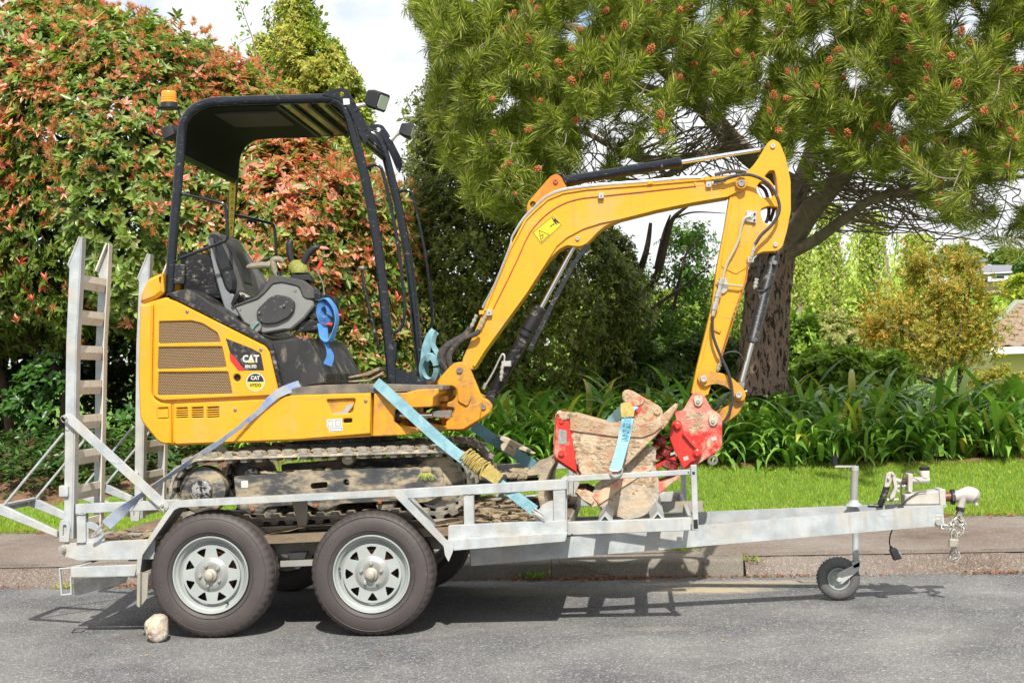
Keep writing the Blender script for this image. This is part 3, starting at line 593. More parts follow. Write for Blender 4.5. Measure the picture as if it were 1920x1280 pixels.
# ---- tracks
def track(Ya, Yb):
    out = [(372, 853), (480, 849), (600, 845), (720, 841), (830, 838)] + [(822 + 64 * math.cos(R_(a)), 904 - 66 * math.sin(R_(a))) for a in range(75, -91, -15)] + [(760, 971), (620, 977), (480, 982), (388, 985)] + [(380 + 68 * math.cos(R_(a)), 919 - 66 * math.sin(R_(a))) for a in range(-90, -256, -15)]
    pts = [P(x, y, .34) for x, y in out]; pts = [(p.x, p.z) for p in pts]
    cx = sum(p[0] for p in pts) / len(pts); cz = sum(p[1] for p in pts) / len(pts)
    # resample evenly
    q = np.array(pts + pts[:1]); seg = np.hypot(*np.diff(q, axis=0).T); s_ = np.concatenate([[0], np.cumsum(seg)]); N = 46
    def at(t): t = t % s_[-1]; return np.array([np.interp(t, s_, q[:, 0]), np.interp(t, s_, q[:, 1])])
    fine = [at(s_[-1] * i / 138) for i in range(138)]
    rs = np.random.default_rng(3)
    ts = [fine[(i + 1) % 138] - fine[i - 1] for i in range(138)]; ns = [np.array((-t[1], t[0])) / np.hypot(*t) for t in ts]
    ctr = np.array((cx, cz)); ns = [n if n @ (f - ctr) > 0 else -n for n, f in zip(ns, fine)]
    g = G()
    for (d0, d1, y0, y1) in ((-.012, -.030, Ya, Yb),):
        k = 0
        ring = []
        for i in range(138):
            o = fine[i] + ns[i] * (d0 + .003 * math.sin(i * 1.3)); n_ = fine[i] + ns[i] * d1
            ring.append([(o[0], y0 + .004, o[1]), (o[0], y1 - .004, o[1]), (n_[0], y1, n_[1]), (n_[0], y0, n_[1])])
        for i in range(138):
            g.v += ring[i]
        for i in range(138):
            j = (i + 1) % 138
            for e in range(4): g.f.append((i * 4 + e, i * 4 + (e + 1) % 4, j * 4 + (e + 1) % 4, j * 4 + e))
    tr = obj('track', g, RUB, EX)
    # lugs: chevron blocks standing out of the belt, and guide blocks inside
    def lug(w, h, l): 
        g = G(); g.v = [(-w / 2, 0, 0), (w / 2, 0, 0), (w / 2, l, 0), (-w / 2, l, 0), (-w / 2.6, .006, h), (w / 2.6, .006, h), (w / 2.6, l - .006, h), (-w / 2.6, l - .006, h)]
        g.f = [(0, 3, 2, 1), (4, 5, 6, 7), (0, 1, 5, 4), (1, 2, 6, 5), (2, 3, 7, 6), (3, 0, 4, 7)]; return g
    def mk(name, g): me = bpy.data.meshes.new(name); me.from_pydata(g.v, [], g.f); me.materials.append(RUB); return me
    ml = mk('lug', lug(.050, .022, .105)); mi = mk('guide_block', lug(.046, .022, .15))
    b = BASE[EX.name]
    for i in range(N):
        t = s_[-1] * i / N; p = at(t); d = at(t + .01) - at(t - .01); n_ = np.array((-d[1], d[0])) / np.hypot(*d); n_ = n_ if n_ @ (p - ctr) > 0 else -n_
        ang = math.atan2(n_[0], n_[1])
        for off in ((0, Ya), (.5, Yb - .105)):
            t2 = t + off[0] * s_[-1] / N; p2 = at(t2) - n_ * .014
            o = bpy.data.objects.new('lug', ml); COL.objects.link(o); o.parent = tr; o.location = (p2[0] - b.x, off[1] - b.y, p2[1] - b.z); o.rotation_euler = (0, ang, 0); BASE[o.name] = b
        if i % 1 == 0:
            p2 = p - n_ * .028; o = bpy.data.objects.new('guide_block', mi); COL.objects.link(o); o.parent = tr; o.location = (p2[0] - b.x, Ya + .01 - b.y, p2[1] - b.z); o.rotation_euler = (0, ang + math.pi, 0); BASE[o.name] = b
    return tr
t1 = track(.34, .57)
t2_ = t1.copy(); COL.objects.link(t2_); t2_.location.y += 1.08; BASE[t2_.name] = BASE[EX.name]
for ch in list(t1.children):
    c = ch.copy(); COL.objects.link(c); c.parent = t2_
for dy in (0, 1.08):
    g = G().prof([(438, 893, 4), (560, 884), (700, 878), (826, 876, 6), (832, 896), (828, 930), (800, 941), (770, 944), (752, 938), (700, 941), (640, 944), (622, 952, 8), (600, 958, 8), (583, 949, 6), (575, 945), (500, 950), (490, 962, 8), (476, 966, 8), (460, 958, 6), (444, 952)], .39, .52,
                 holes=[fillet([(582, 906), (614, 903), (614, 914), (582, 917)], 5), [(649 + 6 * math.cos(a), 904 + 6 * math.sin(a)) for a in np.linspace(0, 6.28, 13)[:-1]], fillet([(551, 878.5 + 3), (584, 877 + 3), (584, 882 + 2), (551, 883.5 + 2)], 2)], r=3, rr=0)
    g.v = [(x, y + dy, z) for x, y, z in g.v]; tf = obj('track_frame', g, TFR, EX)
    g = G().disc(P(649, 904, .40) , .010, .45 + dy, .47 + dy); obj('frame_bolt', g, BRASS, tf)
    for (x, y) in ((473, 954), (592, 947), (712, 940)):
        c = P(x, y, .38); obj('frame_bolt', G().lathe([(0, .376 + dy), (.012, .378 + dy), (.012, .39 + dy)], (c.x, 0, c.z), 8), RUST, tf)
    c = P(378, 919, .38); g = G().lathe([(0, .355 + dy), (.058, .355 + dy), (.062, .362 + dy), (.064, .385 + dy), (.085, .39 + dy), (.13, .40 + dy), (.135, .48 + dy), (0, .48 + dy)], (c.x, 0, c.z), 40)
    obj('drive_sprocket', g, TFR, EX)
    g = G(); 
    for a in range(0, 360, 24):
        g.prof_xz([(c.x + .128 * math.cos(R_(a + d)) * s, c.z + .128 * math.sin(R_(a + d)) * s) for d, s in ((-6, 1), (-3, 1.22), (3, 1.22), (6, 1))], .42 + dy, .47 + dy, bev=0.001)
    c2 = P(378, 919, .36); 
    obj('sprocket_hub_cover', G().lathe([(0, .346 + dy), (.050, .347 + dy), (.056, .352 + dy), (.057, .358 + dy)], (c2.x, 0, c2.z), 32), M('scraped_hub_steel', (.04, .04, .045), .25, .6, c2=(.5, .5, .5), s2=40, a2=1., dirt=(.4, .33, .22), sd=30, td=.6), EX)
    c = P(822, 905, .38); g = G().lathe([(0, .40 + dy), (.04, .40 + dy), (.05, .41 + dy), (.13, .425 + dy), (.145, .40 + dy), (.148, .43 + dy), (.148, .49 + dy), (0, .49 + dy)], (c.x, 0, c.z), 40); obj('idler_wheel', g, TFR, EX)
    for x, y in ((500, 952), (610, 948), (720, 944)):
        c = P(x, y, .38); obj('track_roller', G().lathe([(0, .41 + dy), (.05, .41 + dy), (.055, .43 + dy), (.055, .50 + dy), (0, .50 + dy)], (c.x, 0, c.z), 20), TFR, EX)
    c = P(649, 862, .38); obj('carrier_roller', G().lathe([(0, .41 + dy), (.03, .41 + dy), (.035, .43 + dy), (.035, .50 + dy), (0, .50 + dy)], (c.x, 0, c.z), 20), TFR, EX)
g = G().prof([(452, 901, 2), (465, 900, 2), (465, 914, 2), (452, 914, 2)], .3885, .389, r=2); obj('frame_sticker', g, WHT, EX)
a = P(440, 935, .55); b = P(830, 900, .55)
obj('undercarriage', G().box((a.x, .57, a.z), (b.x, 1.33, b.z)), TFR, EX)
g = G().prof([(520, 838), (760, 830), (760, 812), (520, 812)], .60, 1.32, r=2)
c = P(640, 822, .8); g = G().lathe([(0, c.z - .06), (.36, c.z - .06), (.36, c.z - .02), (.30, c.z - .02), (.30, c.z + .06), (0, c.z + .06)], (c.x, .95, 0), 48, 'Z'); obj('slew_ring', g, BLKS, EX)
# dozer blade
g = G().prof([(987, 884), (1003, 880), (1022, 868), (1034, 865), (1037, 872), (1030, 884), (1022, 905), (1020, 930), (1026, 952), (1037, 968), (1028, 972), (1014, 956), (1008, 930), (1008, 905), (1012, 890), (990, 892)], .40, 1.50, r=2); obj('dozer_blade', g, M('mud_caked_blade', (.28, .235, .18), .8, c2=(.38, .31, .21), s2=6, a2=.8, dirt=(.17, .13, .09), sd=9, td=.58, bs=30, bstr=.6), EX)
g = G()
g.tube(PL([(820, 897), (930, 898), (1010, 905)], .62), .030, 10, sub=2); obj('blade_arm', g, BLKS, EX)
g = G(); g.tube(PL([(820, 897), (930, 898), (1010, 905)], 1.28), .030, 10, sub=2); obj('blade_arm', g, BLKS, EX)
g = G().tube(PL([(800, 880), (960, 893)], .95), .035, 12); obj('blade_cylinder', g, BLKS, EX)
# ---- upper body
U = [(262, 571, 4), (285, 564), (310, 557, 3), (330, 562), (499, 647, 6), (505, 656), (524, 735), (545, 738), (697, 736), (697, 818), (560, 826), (325, 835, 8), (296, 828, 14), (262, 786, 10), (259, 700)]
g = G().prof(U, YN + .03, YF, r=3, bev=.012); body = obj('rear_body', g, YEL, EX)
def frame_panel(name, outer, holes, Y0, Y1, mat, par, bev=.006, r=4):
    return obj(name, G().prof(outer, Y0, Y1, holes=holes, r=r, bev=bev), mat, par)
gr1 = [(298, 603, 3), (359, 601.5, 3), (380, 607, 3), (407, 624, 3), (413, 641, 3), (297, 644, 3)]
gr2 = [(297, 651, 3), (416, 650, 3), (424, 688, 3), (295, 692, 3)]
gr3 = [(297, 698, 3), (427, 697, 3), (435, 738, 3), (295, 741, 3)]
hole = [(444 + 7 * math.cos(a), 708 + 7 * math.sin(a)) for a in np.linspace(0, 6.28, 17)[:-1]]
door = frame_panel('engine_door', [(289, 570, 5), (312, 559, 5), (330, 565), (498, 649, 8), (505, 660), (522, 733, 6), (515, 741, 6), (302, 751, 10), (287, 742, 10)], [fillet(h, 3) for h in (gr1, gr2, gr3)] + [hole], YN, YN + .035, YEL, EX)
# perforated sheets
hm = bpy.data.materials.new('perforated_sheet'); hm.use_nodes = True
def hexmat(mt, sc):
    n = mt.node_tree.nodes; L = mt.node_tree.links; b = n['Principled BSDF']; co = n.new('ShaderNodeTexCoord')
    sp = n.new('ShaderNodeSeparateXYZ'); L.new(co.outputs['Object'], sp.inputs[0])
    def m_(op, a, b_=None):
        q = n.new('ShaderNodeMath'); q.operation = op
        for i, x in enumerate((a, b_)):
            if x is None: continue
            if isinstance(x, (int, float)): q.inputs[i].default_value = x
            else: L.new(x, q.inputs[i])
        return q.outputs[0]
    u = m_('DIVIDE', sp.outputs['X'], sc); v = m_('DIVIDE', sp.outputs['Z'], sc * 1.732)
    def dist(o):
        fu = m_('SUBTRACT', m_('FRACT', m_('ADD', u, o + 100)), .5); fv = m_('MULTIPLY', m_('SUBTRACT', m_('FRACT', m_('ADD', v, o + 100)), .5), 1.732)
        return m_('ADD', m_('MULTIPLY', fu, fu), m_('MULTIPLY', fv, fv))
    d = m_('MINIMUM', dist(0), dist(.5)); k = m_('LESS_THAN', d, .155)
    mx = n.new('ShaderNodeMix'); mx.data_type = 'RGBA'; L.new(k, mx.inputs[0]); mx.inputs[6].default_value = (.36, .22, .10, 1); mx.inputs[7].default_value = (.012, .011, .010, 1)
    L.new(mx.outputs[2], b.inputs['Base Color']); b.inputs['Roughness'].default_value = .5
    bp = n.new('ShaderNodeBump'); bp.inputs['Strength'].default_value = .6; bp.inputs['Distance'].default_value = .003; L.new(m_('SUBTRACT', 1., k), bp.inputs['Height']); L.new(bp.outputs[0], b.inputs['Normal'])
hexmat(hm, .0100)
for q in (gr1, gr2, gr3):
    w = [(x + (-2 if x < 350 else 2), y) for x, y, _ in q]
    obj('vent_grille', G().prof(w, YN + .012, YN + .018, r=2, bev=.001), hm, door)
obj('key_hole_shade', G().prof([(444 + 8 * math.cos(a), 708 + 8 * math.sin(a)) for a in np.linspace(0, 6.28, 17)[:-1]], YN + .026, YN + .030, r=0), BLKF, door)  # black disc painted as the dark inside the hole
for (x, y) in ((351, 584), (489, 655.5)):
    c = P(x, y, YN); obj('panel_bolt', G().lathe([(0, YN - .002), (.004, YN - .002), (.005, YN - .006), (.009, YN - .005), (.011, YN), (.011, YN + .01)], (c.x, 0, c.z), 14), STLD, door)
vn = []
def louvre(x0, x1, y0, y1, ns=5):
    hs = []; dy = (y1 - y0) / ns
    for k in range(ns): hs.append([(x0, y0 + dy * k + .9), (x1, y0 + dy * k), (x1, y0 + dy * k + dy * .55), (x0, y0 + dy * k + dy * .55 + .9)])
    return hs
vents = [(296.5, 314, 765, 785), (330.5, 351, 764, 784.5), (359.5, 380.5, 763, 784), (388.5, 410, 762.5, 783.5)]
recess = fillet([(611, 749), (667, 747), (661, 773), (624, 777)], 5)
slot = fillet([(643, 785), (660, 784), (660, 792), (643, 793)], 3.5)
sk = frame_panel('side_skirt', [(325, 757), (524, 747), (545, 741), (570, 740), (695, 736.5), (694, 813), (560, 824), (330, 833, 3), (324, 828)], sum([louvre(*v) for v in vents[1:]], []) + [recess, slot], YN, YN + .035, YEL, EX, r=2)
obj('vent_shade_sheet', G().prof([(328, 760), (412, 757), (412, 788), (328, 790)], YN + .0255, YN + .027, r=0, bev=0.0003), BLKF, sk)  # black sheet stands in for the shade behind the louvre slots
obj('vent_shade_sheet', G().prof([(641, 783), (662, 782), (662, 794), (641, 795)], YN + .0255, YN + .027, r=0, bev=0.0003), BLKF, sk)  # black sheet stands in for the dark inside the skirt slot
rc = frame_panel('counterweight', [(262, 572, 4), (286, 570), (283, 742, 10), (300, 755, 6), (320, 757), (321, 832), (308, 833, 12), (296, 828, 14), (262, 786, 12), (259, 700)], louvre(*vents[0]), YN + .002, YN + .06, YEL, EX, r=3, bev=.009)
obj('vent_shade_sheet', G().prof([(294, 760), (317, 760), (317, 788), (294, 788)], YN + .024, YN + .027, r=0, bev=0.0003), BLKF, rc)  # same black sheet as shade behind the counterweight louvres
obj('recess_plate', G().prof([(612, 750), (666, 748), (660, 772), (625, 776)], YN + .022, YN + .026, r=4), YELW, sk)
g = G().prof([(624, 773), (640, 772), (652, 758, 2), (662, 757, 2), (662, 761), (650, 776), (626, 777)], YN + .003, YN + .018, r=1.5); obj('door_latch', g, STL, sk)
for (x, y) in ((441, 768), (686, 751.5)):
    c = P(x, y, YN); obj('panel_bolt', G().lathe([(0, YN - .002), (.004, YN - .002), (.005, YN - .006), (.009, YN - .005), (.011, YN), (.011, YN + .01)], (c.x, 0, c.z), 14), STLD, sk)
st = obj('instruction_sticker', G().prof([(612, 786), (641, 784), (643, 808), (617, 810), (616, 801), (613, 801)], YN - .0012, YN - .0002, r=1, bev=.0003), WHT, sk)
g = G()
for q in ([(615, 789), (624, 788), (624, 799), (615, 799)], [(629, 788), (638, 787), (638, 798), (629, 798)], [(619, 803), (641, 802), (641, 807), (619, 808)]):
    g.lines(q + [q[0]], .5, YN - .0022, YN - .0014)
obj('sticker_print', g, GRYD, st)
# rear cap and engine cover
g = G().prof([(261, 566, 3), (264, 550, 8), (276, 523, 8), (303, 511, 3), (306, 548, 3), (290, 560), (266, 569)], YN + .02, YF - .02, r=4, bev=.018); obj('rear_cap', g, YEL, EX)
g = G().prof([(308, 553), (330, 545), (350, 541), (373, 553), (505, 640), (575, 632, 6), (588, 652, 6), (600, 680), (612, 700), (611, 719), (524, 735), (504, 650), (498, 645), (330, 560)], YN + .04, YF - .05, r=2, bev=.01); obj('seat_pedestal', g, PEDM, EX)
g = G().prof([(314, 553), (318, 548), (335, 556), (505, 641), (512, 652), (531, 733), (525, 735), (505, 655), (497, 646), (330, 562)], YN + .002, YN + .04, r=1, bev=.004); obj('engine_door_seal', g, BLKS, EX)
g = G().prof([(335, 470), (400, 480), (415, 560), (345, 545)], .80, 1.36, r=3); obj('rear_engine_cover', g, BLKS, EX)
g = G().prof([(322, 494, 2), (346, 496, 2), (345, 532, 2), (322, 532)], .55, .59, r=2); obj('post_mount', g, BLKS, EX)
# floor
g = G().prof([(533, 733), (560, 725), (610, 721), (700, 719), (830, 722), (830, 731), (700, 737), (545, 741)], YN + .01, YF, r=2, bev=.003); obj('floor_plate', g, M('muddy_floor_plate', (.09, .08, .07), .8, c2=(.22, .18, .125), s2=9, bs=40, bstr=.4), EX)
g = G().prof([(652, 706), (680, 700), (705, 690), (712, 688), (711, 694), (690, 704), (655, 709)], .80, 1.0, r=1); obj('foot_pedal', g, MUD, EX)
g = G().prof([(652, 714), (690, 711), (712, 700), (714, 703), (694, 714), (655, 717)], .60, .78, r=1); obj('foot_pedal', g, MUD, EX)
# front body and swing frame
g = G().prof([(701, 737), (760, 736), (784, 730), (822, 728), (822, 738), (812, 746), (811, 763, 5), (740, 766, 6), (738, 790), (752, 800), (783, 803), (783, 811), (757, 816), (698, 818)], YN, YF, r=3, bev=.006); obj('front_body', g, YELW, EX)
g = G().prof([(783, 790), (835, 800), (835, 808), (783, 811)], .70, 1.25, r=2); g.prof([(811, 742), (835, 742), (835, 752), (811, 752)], .70, 1.25, r=2); obj('swing_mount', g, YELW, EX)
g = G().tube([P(744, 778, .56), P(812, 778, .60)], .017, 16); obj('swing_rod', g, CHR, EX)
g = G().lathe([(.017, 0), (.045, 0), (.045, .025), (.017, .025)], P(742, 778, .56), 24, (1, 0, 0)); obj('cylinder_gland', g, BLKS, EX)
g = G().prof([(810, 770, 2), (845, 769, 2), (846, 783), (822, 783), (810, 781)], .57, .64, r=2); obj('rod_end', g, STLD, EX)
sw = [(820, 716), (824, 708), (846, 684, 6), (860, 677, 8), (876, 682, 6), (884, 698), (903, 744, 5), (915, 749, 8), (924, 761, 8), (920, 773, 8), (901, 787), (878, 805), (862, 809), (832, 807), (828, 799), (858, 791), (858, 787), (822, 786), (822, 778), (848, 776, 5), (852, 765, 4), (822, 762), (822, 757), (848, 752, 5), (856, 742, 5), (855, 729, 5), (848, 724, 4), (820, 725)]
g = G().prof(sw, .80, .85, r=2, bev=.008); swf = obj('swing_frame', g, YELW, EX)
g = G().prof(sw, 1.11, 1.16, r=2, bev=.008); obj('swing_frame_cheek', g, YELW, swf)
g = G().prof([(822, 716), (836, 716), (836, 808), (828, 806)], .85, 1.11, r=1); g.prof([(880, 730), (905, 745), (900, 786), (862, 808), (850, 806), (880, 780)], .85, 1.11, r=1); obj('swing_frame_web', g, YELW, swf)
g = G().prof([(836, 790), (880, 760), (905, 752), (900, 786), (868, 806), (836, 806)], .775, .80, r=4, bev=.01); g.prof([(858, 724), (878, 716), (884, 745), (876, 762), (858, 752)], .785, .80, r=5, bev=.006); obj('casting_rib', g, YELW, swf)
def pin(name, px, py, Y, r, par=EX, mat=STLD, Yb=None, dep=.012):
    c = P(px, py, Y); g = G().lathe([(0, Y - dep * .6), (r * .35, Y - dep * .6), (r * .4, Y - dep), (r * .85, Y - dep), (r, Y - dep * .6), (r, (Yb if Yb else Y + .01)), (0, (Yb if Yb else Y + .01))], (c.x, 0, c.z), 20)
    return obj(name, g, mat, par)
for (x, y, r) in ((862, 694, .018), (907, 763, .015)): pin('pivot_pin', x, y, .80, r, Yb=1.17)
# ---- boom
BN, BF = .88, 1.05
boomo = [(866, 676), (882, 640), (908, 580), (930, 532), (957, 462), (968, 440), (984, 410), (1001, 392), (1025, 370), (1054, 358), (1100, 351), (1160, 347), (1220, 342), (1322, 333), (1385, 328, 6), (1401, 336, 5), (1402, 348, 6), (1393, 358, 6), (1378, 362), (1368, 368), (1300, 380), (1232, 394), (1163, 412), (1135, 424), (1120, 436), (1110, 447), (1098, 459, 6), (1085, 463, 6), (1063, 460), (1048, 468), (1029, 487), (1006, 522), (988, 550), (946, 607), (908, 660), (886, 694), (872, 690)]
boom = obj('boom', G().prof(boomo, BN, BF, r=5, bev=.004), YEL, EX)
# underside flange plates
fl_ = [(1366, 366), (1300, 377), (1232, 391), (1163, 408.5), (1126, 416), (1092, 427), (1062, 443), (1042, 460), (1027, 483), (986, 547), (906, 657), (888, 686)]
obj('boom_flange', G().strip(fl_, 5, BN - .012, BF + .012), YEL, boom)
ft_ = [(908, 583), (957, 465), (986, 411), (1003, 394), (1027, 373), (1056, 361), (1100, 354), (1220, 345), (1322, 336), (1370, 331)]
obj('boom_flange', G().strip(ft_, 4, BN - .010, BF + .010), YEL, boom)
obj('boom_gusset', G().prof([(1300, 341), (1340, 350), (1366, 360), (1366, 366), (1310, 376), (1256, 385), (1270, 376), (1290, 362), (1306, 352)], BN - .006, BN, r=3), YEL, boom)
g = G().prof([(988, 410), (988, 386, 4), (991, 378), (1008, 358), (1027, 336), (1034, 329, 4), (1043, 326, 5), (1052, 331, 4), (1057, 342), (1066, 356), (1030, 372), (1004, 394)], .92, 1.01, r=3, bev=.003, holes=[[(999 + 5.5 * math.cos(a), 383 + 5.5 * math.sin(a)) for a in np.linspace(0, 6.28, 15)[:-1]]], rr=0); obj('cylinder_bracket', g, M('rust_streaked_yellow_paint', (.56, .235, .008), .4, c2=(.46, .13, .015), s2=5, a2=.7, dirt=(.45, .12, .03), sd=12, td=.6), boom)
pin('pivot_pin', 1042, 340.5, .92, .016, boom, RUST, 1.02); pin('pivot_pin', 1083, 447, BN, .013, boom, STL, BF + .01)
pin('pivot_pin', 1390, 343.5, BN - .022, .034, boom, YELW, BN, .006); pin('pivot_pin', 1390, 343.5, BN - .026, .022, boom, STLD, BN - .02, .010)
# hydraulic lines along the boom
pl = [(906, 580), (930, 535), (957, 467), (962, 447), (983, 413), (1000, 396), (1024, 373), (1054, 360), (1098, 353), (1150, 348), (1218, 343), (1290, 336), (1316, 336)]
for dy_, dyy in ((0, .870), (-2.6, .90)): obj('hydraulic_pipe', G().tube(PL([(x - 1.5, y - 2 + dy_) for x, y in pl], dyy), .0055, 8, sub=3), CHR if dy_ == 0 else STL, boom)
rl = [(925, 578), (948, 532), (972, 482), (993, 437), (1022, 404), (1054, 383), (1085, 373), (1116, 369), (1200, 360), (1322, 347)]
obj('rusty_brake_line', G().tube(PL(rl, BN - .003), .004, 6, sub=3), RUST, boom)
for (x, y, s_) in ((1127, 367, 5.5), (1329, 346, 5.5), (917, 586, 6)):
    g = G().prof([(x - s_, y - s_), (x + s_, y - s_ - .5), (x + s_, y + s_ - .5), (x - s_, y + s_)], BN - .028, BN - .001, r=2, bev=.003); o_ = obj('pipe_clamp', g, STL, boom)
    g = G().disc(P(x, y, BN - .03), .005, BN - .034, BN - .027, 8); obj('clamp_bolt', g, STLD, o_)
for (x, y) in ((1219, 344), (1326, 337), (903, 588)):
    obj('pipe_clamp', G().prof([(x - 5, y - 6), (x + 5, y - 6.5), (x + 5, y + 1), (x - 5, y + 2)], BN - .018, BN + .05, r=1), YEL, boom)
def fitting(pts, Y, r=.011):
    g = G(); p = PL(pts, Y); n_ = len(p)
    a, b = p[0], p[-1]; T = (b - a); L_ = T.length; T.normalize()
    pr = [(0, 0)]; k = 0
    for i in range(6): pr += [(r * (1.0, .72, 1.1, .8, 1.05, .65)[i], L_ * i / 6), (r * (1.0, .72, 1.1, .8, 1.05, .65)[i], L_ * (i + .92) / 6)]
    pr.append((0, L_)); return g.lathe(pr, a, 8, tuple(T))
obj('hose_fitting', fitting([(910, 592), (898, 618)], BN - .02, .012), STL, boom); obj('hose_fitting', fitting([(894, 590), (882, 616)], BN + .02, .012), STL, boom)
HM = M('sleeved_black_hose', (.035, .030, .028), .8, c2=(.07, .06, .055), s2=20, dirt=(.2, .17, .13), sd=30, td=.64, bs=40, bstr=1.)
obj('hydraulic_hose', G().tube(PL([(883, 614), (872, 629), (856, 639), (840, 648), (829, 662), (829, 678), (839, 692), (846, 706)], .86), [.020, .022, .024, .022, .026, .026, .022, .02], 9, sub=5), HM, EX)
obj('hydraulic_hose', G().tube(PL([(898, 618), (892, 626), (870, 634), (852, 650), (842, 668), (846, 690), (852, 700)], .83), [.012, .016, .014, .016, .018, .016, .014], 9, sub=5), HM, EX)
obj('hydraulic_hose', G().tube(PL([(1338, 340), (1352, 338), (1368, 333), (1384, 329), (1406, 328), (1430, 337), (1448, 353), (1460, 378), (1460, 400), (1446, 423), (1428, 440), (1416, 458)], .84), .0095, 8, sub=5), HM, EX)
obj('hydraulic_hose', G().tube(PL([(1340, 328), (1366, 322), (1392, 322), (1424, 334), (1446, 356), (1452, 385), (1444, 415)], .99), .010, 8, sub=5), HM, EX)
obj('hydraulic_hose', G().tube(PL([(1418, 345), (1434, 356), (1441, 380), (1441, 404), (1436, 418)], .97), .010, 8, sub=5), BLKP, EX)
obj('hose_fitting', fitting([(1416, 456), (1408, 486)], .85, .010), STL, EX); obj('hose_fitting', fitting([(1336, 344), (1362, 339)], .86, .010), STL, EX)
# ---- stick
sto = [(1450, 261, 5), (1441, 266), (1434, 276), (1424, 294), (1412, 311), (1398, 325), (1384, 332), (1372, 345), (1368, 368), (1358, 430), (1344, 501), (1334, 575), (1324, 618), (1306, 690), (1296, 739), (1324, 744), (1345, 690), (1375, 590), (1394, 540), (1404, 500), (1411, 485), (1420, 476, 6), (1432, 472), (1456, 471.5, 6), (1467, 464, 6), (1476, 432), (1483, 395), (1482.5, 339), (1473, 295), (1462, 268, 5)]
hA = [(1418, 352), (1424, 342), (1434, 340), (1446, 350), (1452, 366), (1446, 370), (1428, 371), (1420, 362)]
hA2 = [(1433, 331), (1443, 320), (1452, 320), (1456, 336), (1459, 364), (1456, 362), (1450, 346), (1442, 336)]
hB = [(1427, 392), (1438, 387), (1458, 388), (1458, 402), (1448, 418), (1438, 422), (1430, 414), (1426, 402)]
stick = obj('stick', G().prof(sto, .905, 1.03, r=5, bev=.004, holes=[fillet(h, 3) for h in (hA, hA2, hB)], rr=0), YEL, EX)
obj('stick_flange', G().strip([(1371, 369), (1361, 430), (1347, 501), (1337, 575), (1327, 618), (1309, 690), (1300, 738)], 5, .895, 1.04), YEL, stick)
obj('stick_flange', G().strip([(1401, 500), (1391, 540), (1372, 590), (1342, 690), (1326, 740)], 3, .898, 1.04), YEL, stick)
obj('stick_plate', G().prof([(1370, 370), (1382, 368), (1388, 385), (1398, 410), (1399, 455), (1394, 480), (1402, 500), (1380, 514), (1352, 500)], .899, .906, r=4, bev=.001), YEL, stick)
pin('pivot_pin', 1449, 274, .905, .015, stick, STL, 1.04); pin('pivot_pin', 1454, 458.5, .905, .014, stick, STL, 1.04)
g = G().prof([(1400, 394), (1419, 397), (1418, 418), (1399, 415)], .888, .899, r=1, bev=.001); vp = obj('valve_plate', g, STL, stick)
pin('valve_bolt', 1407.5, 405, .885, .014, vp, STL); pin('valve_bolt', 1415, 401.5, .886, .006, vp, BLKP); pin('valve_bolt', 1414.5, 413, .886, .006, vp, BLKP)
obj('hydraulic_pipe', G().tube(PL([(1407, 405), (1400, 407), (1394, 413), (1389, 430), (1386, 446), (1378, 466), (1369, 482), (1362, 496), (1358, 510), (1355, 524)], .875), .0085, 8, sub=4), M('olive_zinc_pipe', (.50, .47, .33), .4, .5), stick)
g = G().prof([(1344, 532, 2), (1350, 524, 2), (1362, 520, 2), (1366, 535, 2), (1364, 545, 3), (1357, 551, 3), (1350, 549)], .89, .899, r=2); cpl = obj('coupler_plate', g, STL, stick)
obj('coupler_strap', G().tube(PL([(1343, 527), (1350, 531), (1368, 534), (1393, 537)], .875), .006, 6), M('olive_zinc_pipe', (.5, .47, .33)), cpl)
obj('hose_fitting', fitting([(1354, 522), (1336, 593)], .872, .017), STL, stick)
c = P(1416, 487, .87); 
for (x, y) in ((1408, 487),): obj('pipe_clamp', G().prof([(x - 7, y - 5), (x + 7, y - 5), (x + 5, y + 5), (x - 6, y + 6)], .875, .899, r=2), STL, stick)
obj('rusty_line', G().tube(PL([(1402, 492), (1400, 520), (1393, 545), (1372, 610), (1352, 672), (1346, 692)], .885), .0042, 6, sub=3), RUST, stick)
obj('grease_nipple', G().prof([(1341, 613), (1353, 619), (1350, 625), (1339, 620)], .893, .906, r=1), YELW, stick)
obj('hose_fitting', fitting([(1352, 676), (1345, 696)], .88, .012), BRASS, stick)
obj('quick_hitch_hose', G().tube(PL([(1336, 593), (1337, 628), (1349, 662), (1366, 700), (1373, 735), (1371, 762), (1359, 788), (1335, 804), (1300, 815), (1275, 826), (1260, 845)], .855), .0085, 8, sub=5), M('black_rubber_hose', (.03, .028, .03), .5), EX)
obj('hydraulic_hose', G().tube(PL([(1352, 680), (1358, 664), (1372, 659), (1386, 662), (1394, 675)], .93), .005, 6, sub=5), BLKP, EX)
